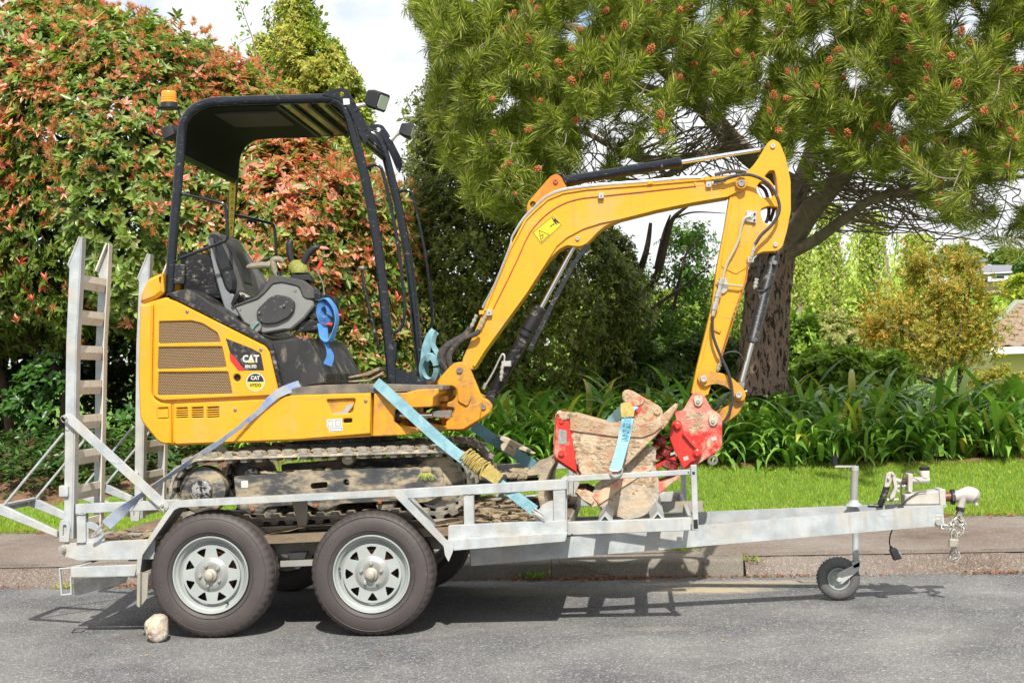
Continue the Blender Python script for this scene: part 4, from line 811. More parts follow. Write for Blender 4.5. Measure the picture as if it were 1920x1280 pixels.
# ---- rams
def ram(name, a, b, c, Y, rb, rr, barrel=BLK):
    """barrel from a to b, chrome rod on to c"""
    A, B, C = P(*a, Y), P(*b, Y), P(*c, Y); T = (B - A).normalized(); L_ = (B - A).length
    g = G().lathe([(0, 0), (rb * .9, 0), (rb, .006), (rb, L_ - .05), (rb * 1.04, L_ - .048), (rb * 1.04, L_ - .03), (rb * 1.08, L_ - .028), (rb * 1.08, L_ - .004), (rb * .9, L_), (0, L_)], A, 24, tuple(T)); o = obj(name, g, barrel, EX)
    g = G().tube([B - T * .02, C], rr, 16); obj('piston_rod', g, CHR, o)
    return o
r1 = ram('arm_cylinder', (1058, 340), (1278, 304), (1430, 280), .965, .031, .0135)
g = G().tube(PL([(1426, 281), (1436, 278)], .965), .018, 12); obj('rod_eye', g, BLKP, r1)
r1b = G().prof([(1046, 338), (1062, 330), (1064, 350), (1048, 348)], .945, .985, r=3); obj('barrel_eye', r1b, BLKS, r1)
r2 = ram('boom_cylinder', (921, 742), (1015, 576), (1083, 449), .96, .036, .0145, BLKS)
g = G().lathe([(.037, 0), (.044, .003), (.044, .09), (.037, .093)], P(990, 619, .96), 24, tuple((P(1015, 576, .96) - P(921, 742, .96)).normalized())); obj('cylinder_collar', g, BLKP, r2)
g = G().lathe([(.038, 0), (.052, .003), (.052, .028), (.038, .031)], P(984, 630, .96), 24, tuple((P(1015, 576, .96) - P(921, 742, .96)).normalized())); obj('cylinder_collar', g, BLKP, r2)
g = G().prof([(905, 752), (917, 730), (930, 737), (925, 752, 5), (914, 770, 8), (902, 770, 6), (899, 760)], .92, 1.0, r=3); obj('barrel_eye', g, BLKS, r2)
g = G().prof([(989, 655), (998, 659), (1075, 545), (1100, 470), (1105, 458), (1100, 452), (1090, 458), (1066, 520), (1040, 572)], .975, 1.0, r=2) if False else G().strip([(993, 657), (1041, 559), (1076, 494), (1102, 459)], 9, .872, .880); obj('rod_guard', g, BLKS, r2)
obj('hose_fitting', fitting([(942, 686), (939, 714)], .90, .011), STL, r2)
obj('hydraulic_pipe', G().tube(PL([(909, 724), (925, 697), (939, 668), (944, 664), (946, 670), (943, 690)], .90), .006, 8, sub=3), STL, r2)
obj('pipe_block', G().prof([(940, 677), (958, 676), (958, 687), (940, 687)], .89, .93, r=1), STL, r2)
obj('hose_fitting', fitting([(911, 718), (906, 730)], .90, .012), STL, r2)
r3 = ram('bucket_cylinder', (1452, 477), (1410, 643), (1390, 716), .965, .034, .016, BLKS)
g = G().lathe([(.034, 0), (.036, 0), (.036, .02)], P(1412, 636, .965), 20, (0, 0, 1)); 
obj('hydraulic_hose', G().tube(PL([(1449, 520), (1446, 532), (1434, 543), (1422, 545), (1416, 540)], .92), .004, 6, sub=4), BLKP, r3)
obj('hydraulic_pipe', G().tube(PL([(1425, 480), (1424, 500), (1418, 526)], .93), .008, 8), BLKS, r3); obj('hose_fitting', fitting([(1419, 522), (1415, 542)], .93, .014), STL, r3); obj('barrel_port', G().tube([P(1453, 492, .91), P(1453, 492, .95)], .013, 10), STLD, r3)
obj('rod_eye', G().prof([(1383, 716, 2), (1397, 718, 2), (1394, 734, 4), (1388, 742, 4), (1379, 734, 4)], .93, 1.0, r=3), STLD, r3)
# ---- links
lk = [(1307, 706, 5), (1313, 698, 5), (1325, 695), (1340, 696), (1358, 701), (1375, 710), (1388, 723), (1397, 733, 4), (1399, 743, 5), (1394, 751, 5), (1383, 752, 5), (1376, 744, 4), (1372, 733), (1360, 724), (1345, 720), (1333, 721), (1322, 725, 3), (1311, 719, 4)]
l1 = obj('side_link', G().prof(lk, .880, .893, r=3, bev=.003), YELW, EX); o_ = obj('side_link', G().prof(lk, 1.045, 1.058, r=3, bev=.003), YELW, EX)
for (x, y) in ((1319.5, 710), (1385, 740)): pin('pivot_pin', x, y, .872, .021, l1, STL, .882, .012)
obj('pin_bolt', G().tube([P(1394, 735, .95), P(1401, 733, .95)], .008, 8), STLD, l1)
l2 = [(1398, 746), (1394, 760), (1384, 776), (1366, 790), (1350, 797), (1336, 800), (1330, 790), (1334, 778), (1350, 768), (1366, 760), (1376, 751), (1380, 738)]
obj('bucket_link', G().prof(l2, .92, 1.02, r=5, bev=.004), YELW, EX)
obj('hitch_hose', G().tube(PL([(1367, 738), (1352, 755), (1337, 772)], .88), .008, 8), BLKP, EX)
# ---- red tilting hitch
hp1 = [(1295.5, 742, 6), (1303, 736, 6), (1313.5, 736, 6), (1322, 743, 6), (1329, 757), (1336, 768, 4), (1348, 775, 6), (1354, 786, 5), (1354, 836, 4), (1348, 844), (1313.5, 867), (1285, 880), (1264, 839), (1254, 817), (1256, 806), (1268, 788), (1264.6, 771), (1277.5, 770), (1283, 765), (1290, 753)]
ht = obj('tilting_hitch', G().prof(hp1, .84, .866, r=3, bev=.003), REDP, EX)
obj('hitch_cheek', G().prof(hp1, 1.08, 1.10, r=3, bev=.003), REDP, ht)
obj('hitch_body', G().prof([(1275, 790), (1340, 790), (1345, 840), (1313, 862), (1285, 870), (1266, 838)], .866, 1.08, r=3), RED, ht)
hp2 = [(1254, 817, 3), (1256, 806, 3), (1262, 789, 5), (1274, 787, 5), (1279, 795, 4), (1280, 804), (1300, 830), (1315, 842, 6), (1317, 853, 6), (1310, 862, 5), (1296, 866), (1282, 880, 2), (1262, 840)]
obj('hitch_side_plate', G().prof(hp2, .815, .838, r=3, bev=.004), RED, ht)
for (x, y, m_) in ((1309, 751, 1), (1337, 788, 1)):
    g = G().prof([(x - 9, y - 6, 3), (x - 5, y - 10, 3), (x + 8, y - 9, 4), (x + 10, y + 3, 3), (x + 3, y + 11, 3), (x - 5, y + 10, 3), (x - 8, y + 2)], .826, .839, r=3, bev=.003); o_ = obj('pin_washer', g, M('dirty_pin_washer', (.42, .38, .28), .5, .4, c2=(.55, .48, .36), s2=40), ht)
    pin('pivot_pin', x, y + 1, .826, .011, o_, STL); obj('pin_dimple_shade', G().disc(P(x + 2, y - 8, .825), .003, .8245, .83, 8, .0005), BLKF, o_)  # small black disc paints the shade of a dimple on the washer
for (x, y) in ((1270, 799), (1307, 850)): obj('hitch_knob', G().lathe([(0, .79), (.012, .79), (.016, .795), (.018, .803), (.024, .806), (.026, .815)], (P(x, y, .81).x, 0, P(x, y, .81).z), 18), RED, ht)
obj('hitch_lever', G().tube(PL([(1281, 812), (1286, 818), (1296, 830), (1304, 838)], .80), .008, 8), RED, ht)
for (x, y) in ((1286, 860), (1338, 823)): obj('hitch_decal', G().prof([(x - 6, y - 3), (x + 4, y - 6), (x + 6, y + 1), (x - 3, y + 4)], .8125 if x < 1300 else .838, .814 if x < 1300 else .8395, r=1, bev=.0003), M('worn_grey_decal', (.30, .27, .24), .6, c2=(.5, .46, .4), s2=60), ht)
g = G().prof([(1327, 858, 8), (1337, 850, 8), (1347, 858, 8), (1345, 869, 8), (1334, 873, 8), (1326, 867)], .95, .965, r=5, holes=[[(1337 + 5 * math.cos(a), 862 + 4 * math.sin(a)) for a in np.linspace(0, 6.28, 13)[:-1]]], rr=0); obj('lifting_eye', g, M('white_lifting_eye', (.66, .62, .56), .5), ht)
# stacked red plates and dark rollers between hitch and bucket
for (x0, y0, x1, y1) in ((1222, 836, 1248, 826), (1226, 858, 1262, 838), (1217, 876, 1268, 857)):
    obj('hitch_rib', G().prof([(x0, y0), (x1, y1 - 3), (x1 + 1, y1 + 4), (x0 + 2, y0 + 8)], .84, 1.06, r=1), RED, ht)
for (x, y, rr_) in ((1238, 826, .030), (1246, 846, .036), (1250, 868, .032), (1262, 876, .028)):
    c = P(x, y, .87); a_ = Vector((.38, 0, .75)).normalized(); obj('hitch_roller', G().lathe([(0, -.03), (rr_, -.03), (rr_ * 1.3, -.02), (rr_ * 1.3, -.01), (rr_, 0), (rr_, .02), (rr_ * 1.25, .026), (rr_ * 1.25, .034), (0, .034)], c, 20, tuple(a_)), M('dark_red_roller', (.16, .012, .012), .4, dirt=(.3, .2, .14), sd=20, td=.62), ht)
# ---- digging bucket on the hitch
bk = [(1228, 838, 3), (1225, 872), (1231, 900), (1233, 928), (1228, 951, 8), (1212, 964), (1200, 970), (1174, 974), (1146, 965), (1122, 948), (1114, 940), (1110, 925), (1118, 907), (1140, 893), (1166, 873), (1200, 845), (1221, 835, 3)]
bkt = obj('digging_bucket', G().prof(bk, .74, .76, r=4, bev=.003), BKTG, EX)
obj('bucket_cheek', G().prof(bk, 1.16, 1.18, r=4, bev=.003), BKTG, bkt)
obj('bucket_shell', G().strip([(1228, 838), (1226, 872), (1232, 900), (1233, 928), (1228, 950), (1202, 969), (1174, 973), (1146, 964), (1116, 942)], 5, .76, 1.16), BKTG, bkt)
obj('bucket_side_strip', G().prof([(1123, 946), (1140, 935), (1165, 915), (1200, 893), (1222, 880), (1219, 872), (1195, 880), (1160, 898), (1130, 916), (1110, 930)], .728, .741, r=3), M('red_flaked_strip', (.58, .10, .06), .6, c2=(.5, .38, .26), s2=9, a2=.9, dirt=(.52, .42, .28), sd=12, td=.5), bkt)
obj('cutting_lip', G().prof([(1077, 925, 2), (1082, 917, 2), (1098, 916), (1118, 928), (1121, 948), (1111, 952)], .735, 1.18, r=2, bev=.004), BKT, bkt)
obj('bucket_ear', G().prof([(1226, 868), (1236, 905), (1260, 897, 5), (1276, 889, 3), (1275, 896), (1256, 908), (1240, 924), (1234, 926)], .80, 1.12, r=3), REDP, bkt)
for k in range(3): obj('bucket_tooth', G().prof([(1078, 922), (1098, 918), (1115, 938), (1109, 947), (1092, 938)], .72 + k * .19, .78 + k * .19, r=2, bev=.006), BKT, bkt)
# ---- decals on the body
dY = YN - .0015
dec = obj('maker_decal', G().prof([(423, 634), (470, 652, 4), (489, 662, 4), (495, 694), (458, 694.5), (432, 664)], dY, YN - .0002, r=1, bev=.0003), GRLM, door)
obj('red_stripe', G().prof([(430, 662), (435, 664), (459, 694.5), (447, 694.5), (432, 676)], dY - .0008, dY - .0001, r=0, bev=0), REDS, dec)
obj('lettering', text_g('CAT', .056, 470, 673, dY - .001, rot=1.5, bold=.0022, sx=.86), WHT, dec)
obj('letter_triangle', G().prof([(464.5, 680), (470.5, 675.5), (476.5, 680)], dY - .0035, dY - .0022, r=0, bev=0), STY, dec)
obj('lettering', text_g('301.7D', .024, 470, 687, dY - .001, rot=1.5, bold=.0012, sx=.95), WHT, dec)
cir = lambda cx, cy, r, n=36, a0=0, a1=360: [(cx + r * math.cos(R_(a0 + (a1 - a0) * i / n)), cy - r * math.sin(R_(a0 + (a1 - a0) * i / n))) for i in range(n if a1 - a0 == 360 else n + 1)]
rd = obj('round_decal', G().prof(cir(479, 716, 17.5), dY, YN - .0002, r=0, bev=.0003), WHT, door)
obj('round_decal_black', G().prof(cir(479, 716, 15.6, 20, 2, 178), dY - .0008, dY - .0001, r=0, bev=0), BLKF, rd)
obj('round_decal_yellow', G().prof(cir(479, 716, 15.6, 20, 182, 358), dY - .0008, dY - .0001, r=0, bev=0), STY, rd)
obj('lettering', text_g('CAT', .029, 478.5, 708.5, dY - .002, rot=1.5, bold=.0013, sx=.9), WHT, rd)
obj('lettering', text_g('HYDO', .025, 479, 722, dY - .002, rot=1.5, bold=.0004, sx=.9), BLKF, rd)
sd = obj('warning_decal', G().prof([(998, 436, 2), (1037, 403, 2), (1054.5, 421.5, 2), (1015, 459, 2)], BN - .0015, BN - .0002, r=1, bev=.0003), STY, boom)
q = [(999.5, 436), (1036.5, 404.8), (1052.5, 421.5), (1015.3, 457)]
g = G().lines(q + [q[0]], .8, BN - .0026, BN - .0016)
tri = [(1008, 440), (1014, 455), (1029, 440)]; tri = [(1011, 432), (1015, 454), (1030, 440)]
g.lines(tri + [tri[0]], .9, BN - .0026, BN - .0016); g.lines([(1013, 442), (1018, 440), (1018, 445), (1016, 448)], 1.2, BN - .0026, BN - .0016)
g.prof(cir(1036, 409.5, 1.5, 8), BN - .0026, BN - .0016, r=0, bev=0); g.prof([(1036, 412), (1041, 409.5), (1048, 418), (1046.5, 419.5), (1042, 415), (1044, 420), (1042.5, 421), (1038, 415)], BN - .0026, BN - .0016, r=0, bev=0)
g.strip([(1032, 424), (1039, 420)], .8, BN - .0026, BN - .0016, bev=0); g.prof([(1031, 425), (1034, 421.5), (1034.5, 425)], BN - .0026, BN - .0016, r=0, bev=0); g.prof([(1040, 419.5), (1037, 423), (1036.5, 419.5)], BN - .0026, BN - .0016, r=0, bev=0)
obj('warning_print', g, BLKF, sd)
# ---- canopy
CN, CF = .56, 1.68
pathN = [(318, 556), (322, 480), (330, 384), (337, 300), (341, 247), (346, 228), (357, 211), (372, 200), (392, 193), (425, 190), (605, 185), (626, 188), (640, 196), (650, 211), (658, 232), (672, 285), (686, 340), (700, 412), (711, 480), (719, 550), (726, 620), (733, 690), (735, 728)]
def frame(Y): return G().tube([P(x, y, CN) + Vector((0, Y - CN, 0)) for x, y in pathN], .0275, 14, sub=3)
cn = obj('canopy_frame', frame(CN), BLK, EX); cf = obj('canopy_frame', frame(CF), BLK, EX)
def shiftY(g, dy): g.v = [(x, y + dy, z) for x, y, z in g.v]; return g
# roof shell between the frames
g = G().strip([(344, 290), (348, 250), (354, 228), (366, 212), (384, 203), (425, 199), (520, 197)], 4, CN + .01, CF - .01); obj('roof_panel', g, M('matt_black_roof', (.004, .004, .004), .7, spec=.2), EX)
g = G().strip([(640, 202), (648, 215), (654, 230)], 5, CN + .01, CF - .01); obj('roof_front_rail', g, BLK, EX)
obj('roof_window', G().strip([(521, 197), (605, 193), (626, 196), (638, 202)], 1.5, CN + .03, CF - .03), TINT, EX)
for x in (521, 548, 580, 612): obj('roof_bar', G().strip([(x - 3, 198), (x + 3, 197.8)], 4, CN + .01, CF - .01), BLKP, EX)
obj('roof_lining', G().prof([(398, 203), (520, 198), (520, 211), (500, 213), (402, 216)], .72, 1.15, r=2), M('brown_roof_lining', (.055, .045, .035), .7), EX)
obj('roof_sticker', G().prof([(530, 200.5), (580, 198.5), (580, 199.5), (530, 201.5)], .95, 1.10, r=0, bev=0), WHT, EX)
obj('roof_sticker', G().prof([(532, 200.5), (556, 199.5), (556, 200.5), (532, 201.5)], .78, .88, r=0, bev=0), STY, EX)
obj('rear_roof_bar', G().tube([P(338, 290, CN), P(338, 290, CN) + Vector((0, CF - CN, 0))], .022, 10), BLK, EX)
cm = obj('front_cross_tube', G().tube([P(655, 240, CN), P(655, 240, CN) + Vector((0, CF - CN, 0))], .02, 10), BLK, EX)
plate = [(603, 178), (608, 172), (630, 166, 4), (640, 165, 4), (650, 168, 4), (662, 185), (676, 212), (693, 245), (691, 256), (689, 262, 3), (685, 271), (679, 262), (670, 240), (658, 214), (648, 198), (634, 186), (618, 182)]
hq = [(640 + 5 * math.cos(a), 177 + 5 * math.sin(a)) for a in np.linspace(0, 6.28, 13)[:-1]]
b1 = obj('lamp_bracket', G().prof(plate, CN - .032, CN - .026, r=2, holes=[hq], rr=0), BLK, EX)
for (x, y) in ((663, 193), (668, 207), (686, 243)): pin('bracket_bolt', x, y, CN - .032, .007, b1, BLKP)
obj('white_tag', G().prof([(643, 185), (655, 185), (656, 196), (644, 197)], CN - .0345, CN - .0325, r=1, bev=.0003), WHT, b1)
g = shiftY(G().prof(plate, CN - .032, CN - .026, r=2, holes=[hq], rr=0), CF - CN + .06); b2 = obj('lamp_bracket', g, BLK, EX)
def lamp(px, py, Y, ax, s_=.062, par=EX):
    c = P(px, py, Y); ax = Vector(ax).normalized(); sd_ = ax.cross(Vector((0, 0, 1))).normalized(); up_ = sd_.cross(ax)
    v = []; 
    pr = [(-.050, .55), (-.045, .78), (-.01, 1.0), (.028, 1.0), (.028, .9)]
    ring = [(-1, -.8), (-.8, -1), (.8, -1), (1, -.8), (1, .8), (.8, 1), (-.8, 1), (-1, .8)]
    g = G()
    for t, k in pr:
        for (a, b) in ring: g.v.append(tuple(c + ax * t * s_ / .05 + sd_ * a * s_ * k + up_ * b * s_ * k * .85))
    for i in range(len(pr) - 1):
        for j in range(8): g.f.append((i * 8 + j, i * 8 + (j + 1) % 8, (i + 1) * 8 + (j + 1) % 8, (i + 1) * 8 + j))
    g.f.append(tuple(range(8))); g.f.append(tuple(range(32, 40)))
    o = obj('work_lamp', g, BLKP, par)
    g = G(); 
    for (a, b) in ring: g.v.append(tuple(c + ax * .031 * s_ / .05 + sd_ * a * s_ * .8 + up_ * b * s_ * .62))
    for (a, b) in ring: g.v.append(tuple(c + ax * .026 * s_ / .05 + sd_ * a * s_ * .8 + up_ * b * s_ * .62))
    g.f = [tuple(range(8)), tuple(range(15, 7, -1))] + [(j, (j + 1) % 8, 8 + (j + 1) % 8, 8 + j) for j in range(8)]
    obj('lamp_glass', g, GLASS, o); return o
l_ = lamp(708, 189, .62, (.82, -.25, -.35)); obj('lamp_mount', G().tube(PL([(668, 200), (684, 196), (700, 190)], .60), [.016, .012, .018], 8, sub=2), STL, l_)
l_ = lamp(765, 246, 1.72, (.9, .05, -.3), .052); obj('lamp_mount', G().tube(PL([(733, 262), (742, 254), (756, 244)], 1.70), [.02, .012, .018], 8, sub=2), STL, l_)
l_ = lamp(319, 250, .74, (-.9, .2, -.3), .045)
g = shiftY(G().tube([P(685, 315, CN), P(703, 309, CN), P(713, 314, CN), (P(718, 325, CN)), P(732, 384, CN), P(747, 465, CN), P(758, 560, CN), P(758, 595, CN), P(752, 614, CN), P(740, 623, CN), P(725, 624, CN)], .0095, 8, sub=4), 0); obj('grab_rail', g, BLK, EX)
g.v = [(x, y + CF - CN, z) for x, y, z in g.v]; obj('grab_rail', g, BLK, EX)
g = G().tube(PL([(340, 363), (410, 379), (420, 385), (424, 398), (427, 438), (424, 449), (412, 456), (333, 486)], CN), .0095, 8, sub=4); obj('guard_rail', g, BLK, EX)
g.v = [(x, y + CF - CN, z) for x, y, z in g.v]; obj('guard_rail', g, BLK, EX)
# warning strip on the far rear post
a = P(436, 333, CF - .03)
g = G().prof([(431, 333), (443, 333), (437, 444), (428, 444)], CF - .031, CF - .03, r=0, bev=.0002); ws = obj('warning_strip', g, STY, EX)
g = G()
for k in range(9):
    y = 336 + k * 12.2; x = np.interp(y, [333, 444], [437, 432.5]); g.lines([(x - 5, y + 10.5), (x + 5, y + 10.5)], .6, CF - .0325, CF - .0315)
    if k % 3 != 1: g.lines([(x - 3, y + 8), (x, y + 2.5), (x + 3, y + 8), (x - 3, y + 8)], .5, CF - .0325, CF - .0315)
    else: g.prof([(x - 2, y + 8), (x, y + 2), (x + 2, y + 8)], CF - .0325, CF - .0315, r=0, bev=0)
obj('warning_print', g, BLKF, ws)
# beacon
c = P(317, 193, .98)
bc = obj('beacon', G().lathe([(0, -.035), (.070, -.035), (.070, -.030), (.052, -.028), (.050, 0), (0, 0)], c, 28, 'Z'), BLKP, EX)
obj('beacon_lens', G().lathe([(.050, 0), (.050, .006), (.047, .010), (.049, .020), (.046, .024), (.048, .034), (.045, .038), (.046, .048), (.044, .062), (.040, .070), (0, .072)], c, 28, 'Z'), ORA, bc)
obj('beacon_bracket', G().prof([(296, 199), (336, 199), (336, 202), (300, 203)], .95, 1.02, r=0).tube(PL([(334, 201), (336, 214), (345, 232)], .98), .008, 6), BLK, bc)
obj('beacon_wire', G().tube(PL([(312, 200), (296, 208), (284, 224), (282, 240), (292, 255), (310, 258), (325, 245)], .95), .003, 6, sub=5), GRYD, bc)
# seat
g = G().prof([(388, 447), (392, 437, 4), (402, 434, 4), (410, 438), (420, 455), (434, 482), (446, 510), (457, 545), (468, 572), (470, 596, 4), (440, 596, 4), (425, 590), (416, 560), (400, 505)], .74, 1.20, r=4, bev=.014); seat = obj('seat', g, GRYD, EX)
SG = M('seat_shell_plastic', (.16, .17, .185), .5, c2=(.20, .21, .22), s2=5, dirt=(.33, .3, .25), sd=25, td=.68)
g = G().prof([(388, 447), (391, 450), (409, 505), (426, 545), (438, 552), (452, 585, 4), (454, 594, 4), (436, 594, 4), (424, 588), (415, 560), (400, 505)], .715, .745, r=3, bev=.008); obj('seat_shell', g, SG, seat)
g = G().prof([(398, 447, 3), (404, 445, 4), (413, 458), (428, 490), (441, 525), (440, 545, 4), (430, 552, 4), (420, 540), (404, 490)], .70, .78, r=5, bev=.02); obj('seat_bolster', g, SEATM, seat)
g = G().prof([(414, 450, 4), (422, 448, 4), (438, 470), (452, 500), (458, 530), (450, 545, 4), (440, 548, 4), (438, 520), (426, 486)], .79, 1.0, r=5, bev=.02); obj('seat_back_cushion', g, SEATM, seat)
g = G().prof([(416, 441, 4), (440, 450, 5), (470, 490), (497, 530), (488, 555), (440, 560), (430, 510)], 1.12, 1.22, r=5, bev=.02); obj('seat_bolster', g, M('grey_seat_fabric', (.075, .078, .08), .8), seat)
g = G().prof([(440, 560), (500, 552), (530, 560), (530, 590), (440, 592)], .74, 1.2, r=6, bev=.02); obj('seat_cushion', g, SEATM, seat)
g = G().tube(PL([(436, 572), (444, 556), (452, 548), (458, 556), (462, 566)], .70), [.012, .018, .014, .018, .012], 8, sub=3); obj('belt_buckle', g, BLKP, seat); obj('belt_tongue', G().prof([(448, 549), (454, 548), (470, 556), (462, 558), (450, 553)], .685, .69, r=1), BRASS, seat)
# control console
cs = obj('control_console', G().prof([(437, 574, 3), (482, 559), (494, 548), (509, 531, 4), (529, 527), (560, 535, 4), (568, 553, 4), (586, 562), (588, 574), (570, 597), (545, 618, 4), (530, 619), (492, 626, 4), (468, 612), (457, 606, 4)], .60, .76, r=3, bev=.010), GRY, EX)
g = G().prof([(437, 573), (480, 556), (492, 544), (503, 520, 3), (512, 516), (530, 517), (570, 526, 4), (588, 542), (590, 560), (575, 561), (567, 556), (562, 540), (556, 536), (529, 530), (512, 532), (496, 550), (483, 561), (440, 576)], .590, .77, r=3, bev=.006); obj('console_trim', g, GRYD, cs)
g = G().prof([(480, 588, 5), (483, 579, 4), (505, 557, 6), (520, 552, 5), (541, 556, 6), (553, 567, 6), (551, 582, 6), (540, 596, 6), (518, 606, 5), (496, 608, 6), (483, 601, 5)], .575, .60, r=5, bev=.010); cc = obj('console_cover', g, M('scratched_dark_cover', (.024, .024, .026), .5, c2=(.035, .035, .035), s2=8, dirt=(.34, .32, .30), sd=60, td=.63, wd=.02, bs=120, bstr=.15), cs)
for (x, y) in ((487, 586), (533, 572.5)): pin('cover_screw', x, y, .574, .008, cc, STLD)
for (x, y) in ((450, 580), (553.5, 545)): pin('cover_screw', x, y, .60, .008, cs, STLD, dep=.004)
obj('console_knob', G().lathe([(0, .575), (.028, .575), (.034, .582), (.035, .60), (0, .60)], (P(479, 613, .58).x, 0, P(479, 613, .58).z), 20), GRY, cs)
obj('cable_tie', G().tube(PL([(471, 621), (478, 610), (486, 603)], .565), .005, 6), M('green_tie', (.10, .30, .25), .5), cs)
g = G().prof([(586, 545), (600, 548), (600, 562), (586, 566)], .62, 1.15, r=2); g.prof([(575, 590), (600, 580), (602, 594), (585, 600)], .64, 1.1, r=2); g.prof([(560, 602), (600, 600), (598, 618), (560, 622)], .64, 1.1, r=2); obj('console_crossbar', g, BLKS, cs)
g = G().tube(PL([(534, 554), (526, 528), (521, 510)], .63), [.008, .009, .016], 8, sub=2); tl_ = obj('safety_lever', g, BLKP, cs)
KH = M('worn_khaki_grip', (.17, .15, .11), .6, c2=(.24, .21, .15), s2=30)
obj('lever_grip', G().tube(PL([(463, 501), (472, 499), (490, 497), (508, 497)], .63), [.010, .018, .020, .018], 10, sub=3), KH, tl_)
obj('lever_grip', G().tube(PL([(509, 489), (515, 486), (526, 487), (530, 492)], .63), [.014, .018, .018, .012], 10, sub=3).tube(PL([(512, 488), (514, 505), (521, 520)], .63), [.016, .018, .010], 10, sub=3), KH, tl_)
g = G().prof([(540, 530), (546, 514, 3), (578, 514, 3), (586, 528)], .64, .74, r=2, bev=.012); g.prof([(548, 514), (552, 509, 3), (574, 509, 3), (578, 514)], .65, .73, r=2, bev=.01); jb = obj('joystick_base', g, BLKP, cs)
obj('joystick_boot', G().lathe([(.050, 0), (.052, .02), (.040, .045), (.022, .06)], P(562, 512, .69), 16, 'Z'), YGRN, jb); obj('joystick_boot', G().lathe([(.050, 0), (.050, .02), (.040, .045), (.022, .06)], P(556, 506, 1.12), 16, 'Z'), YGRN, jb)
obj('joystick', G().tube(PL([(567, 502), (573, 484), (582, 471), (592, 464), (598, 466)], .69), [.015, .019, .022, .020, .012], 12, sub=4), BLKP, jb)
obj('joystick', G().tube(PL([(549, 497), (544, 478), (543, 458), (547, 450)], 1.12), [.015, .021, .022, .014], 12, sub=4), BLKP, jb)
for pts, gp in (([(608, 553), (605, 530), (596, 512), (596, 502)], [(597, 503), (604, 488)]), ([(492, 627), (512, 633), (540, 633), (556, 626), (570, 616), (585, 606), (600, 605)], [(603, 604.5), (623, 608.5)])):
    o_ = obj('control_lever', G().tube(PL(pts, .60), .0045, 6, sub=4), STLD if gp[0][0] < 600 and gp[0][1] < 520 else BLKP, cs); obj('red_grip', G().tube(PL(gp, .60), .010, 10), M('red_rubber_grip', (.62, .03, .02), .5), o_)
for pts in ([(678, 502), (684, 545), (700, 610), (711, 655)],):
    o_ = obj('travel_lever', G().tube(PL(pts, 1.0), .009, 8), BLKS, EX); obj('lever_knob', G().lathe([(0, -.012), (.022, -.01), (.028, 0), (.022, .012), (0, .014)], P(680, 503, 1.0), 14, 'Z'), KH, o_)
g = G().prof([(722, 700), (726, 640), (743, 640), (740, 690), (780, 706), (796, 712), (796, 731), (735, 730)], CN - .01, CN + .03, r=4); g.v += []; obj('front_foot_frame', g, BLK, EX)
g = G().prof([(735, 714), (800, 712), (803, 730), (738, 732)], CN, 1.66, r=2); obj('front_foot_bar', g, BLKS, EX)
for x in (748, 770): obj('foot_bracket', G().prof([(x, 694), (x + 12, 692), (x + 10, 712), (x + 3, 713)], .75, .80, r=2), BLKP, EX)
# ================================================================== LOOSE THINGS ON THE TRAILER
# strapped spare bucket
SB = thing('spare_bucket', P(1130, 890, .95), 'mud caked red and tan spare bucket strapped upright on the front rack', 'bucket')
sp = [(1042, 784, 4), (1048, 772, 6), (1073, 775), (1098, 781), (1139, 793), (1180, 794), (1208, 793), (1232, 785), (1242, 782), (1252, 790), (1232, 814), (1201, 845), (1166, 880), (1150, 893), (1095, 895, 5), (1086, 880), (1068, 790), (1056, 786)]
obj('bucket_side', G().prof([(1066, 776), (1098, 782), (1139, 794), (1208, 794), (1238, 784), (1252, 790), (1232, 815), (1201, 846), (1166, 880), (1150, 893), (1095, 895, 5), (1086, 884)], .66, .69, r=3, bev=.006), BKT, SB)
obj('side_rim', G().prof([(1068, 777), (1098, 782), (1139, 794), (1208, 794), (1242, 783), (1246, 795), (1226, 812), (1204, 820), (1150, 818), (1069, 807)], .648, .661, r=3, bev=.006), M('mud_orange_rim', (.38, .24, .13), .8, c2=(.32, .165, .085), s2=6, a2=.9, dirt=(.42, .34, .23), sd=12, td=.55, bs=25, bstr=.6), SB)
obj('bucket_end_plate', G().prof([(1041, 785, 5), (1044, 773, 6), (1058, 770, 6), (1070, 774), (1069, 790), (1078, 838), (1082, 886), (1079, 886), (1042, 861), (1037, 850), (1040, 820)], .655, .69, r=4, bev=.008), M('bright_red_end_plate', (.50, .020, .012), .4, c2=(.46, .035, .022), s2=4, dirt=(.44, .33, .24), sd=5, td=.63, coat=.2), SB)
obj('mud_cap', rock((P(1062, 778, .66).x, .67, P(1062, 778, .66).z), .055, .03, .018, 5, .3), MUD, SB)
obj('bucket_side', G().prof(sp, 1.20, 1.22, r=3), BKT, SB)
obj('bucket_shell', G().strip([(1044, 776), (1040, 830), (1044, 862), (1082, 887), (1120, 893), (1160, 884)], 5, .69, 1.20), REDM, SB)
obj('bucket_front_plate', G().strip([(1072, 778), (1139, 796), (1208, 796), (1240, 786)], 4, .69, 1.20), BKT, SB)
for k in range(4): obj('bucket_tooth', G().prof([(1232, 786, 2), (1266, 756, 2), (1272, 757, 2), (1270, 765), (1248, 800), (1240, 798)], .665 + k * .155, .70 + k * .155, r=2, bev=.008), BKT, SB)
obj('tooth_adapter', G().prof([(1226, 790), (1240, 778), (1254, 792), (1242, 806)], .655, 1.2, r=2, bev=.006), BKT, SB)
ear = [(1166, 738, 4), (1172, 730, 5), (1184, 731, 5), (1208, 745), (1238, 762, 4), (1244, 773, 5), (1237, 787), (1208, 796), (1190, 796), (1180, 775), (1168, 750)]
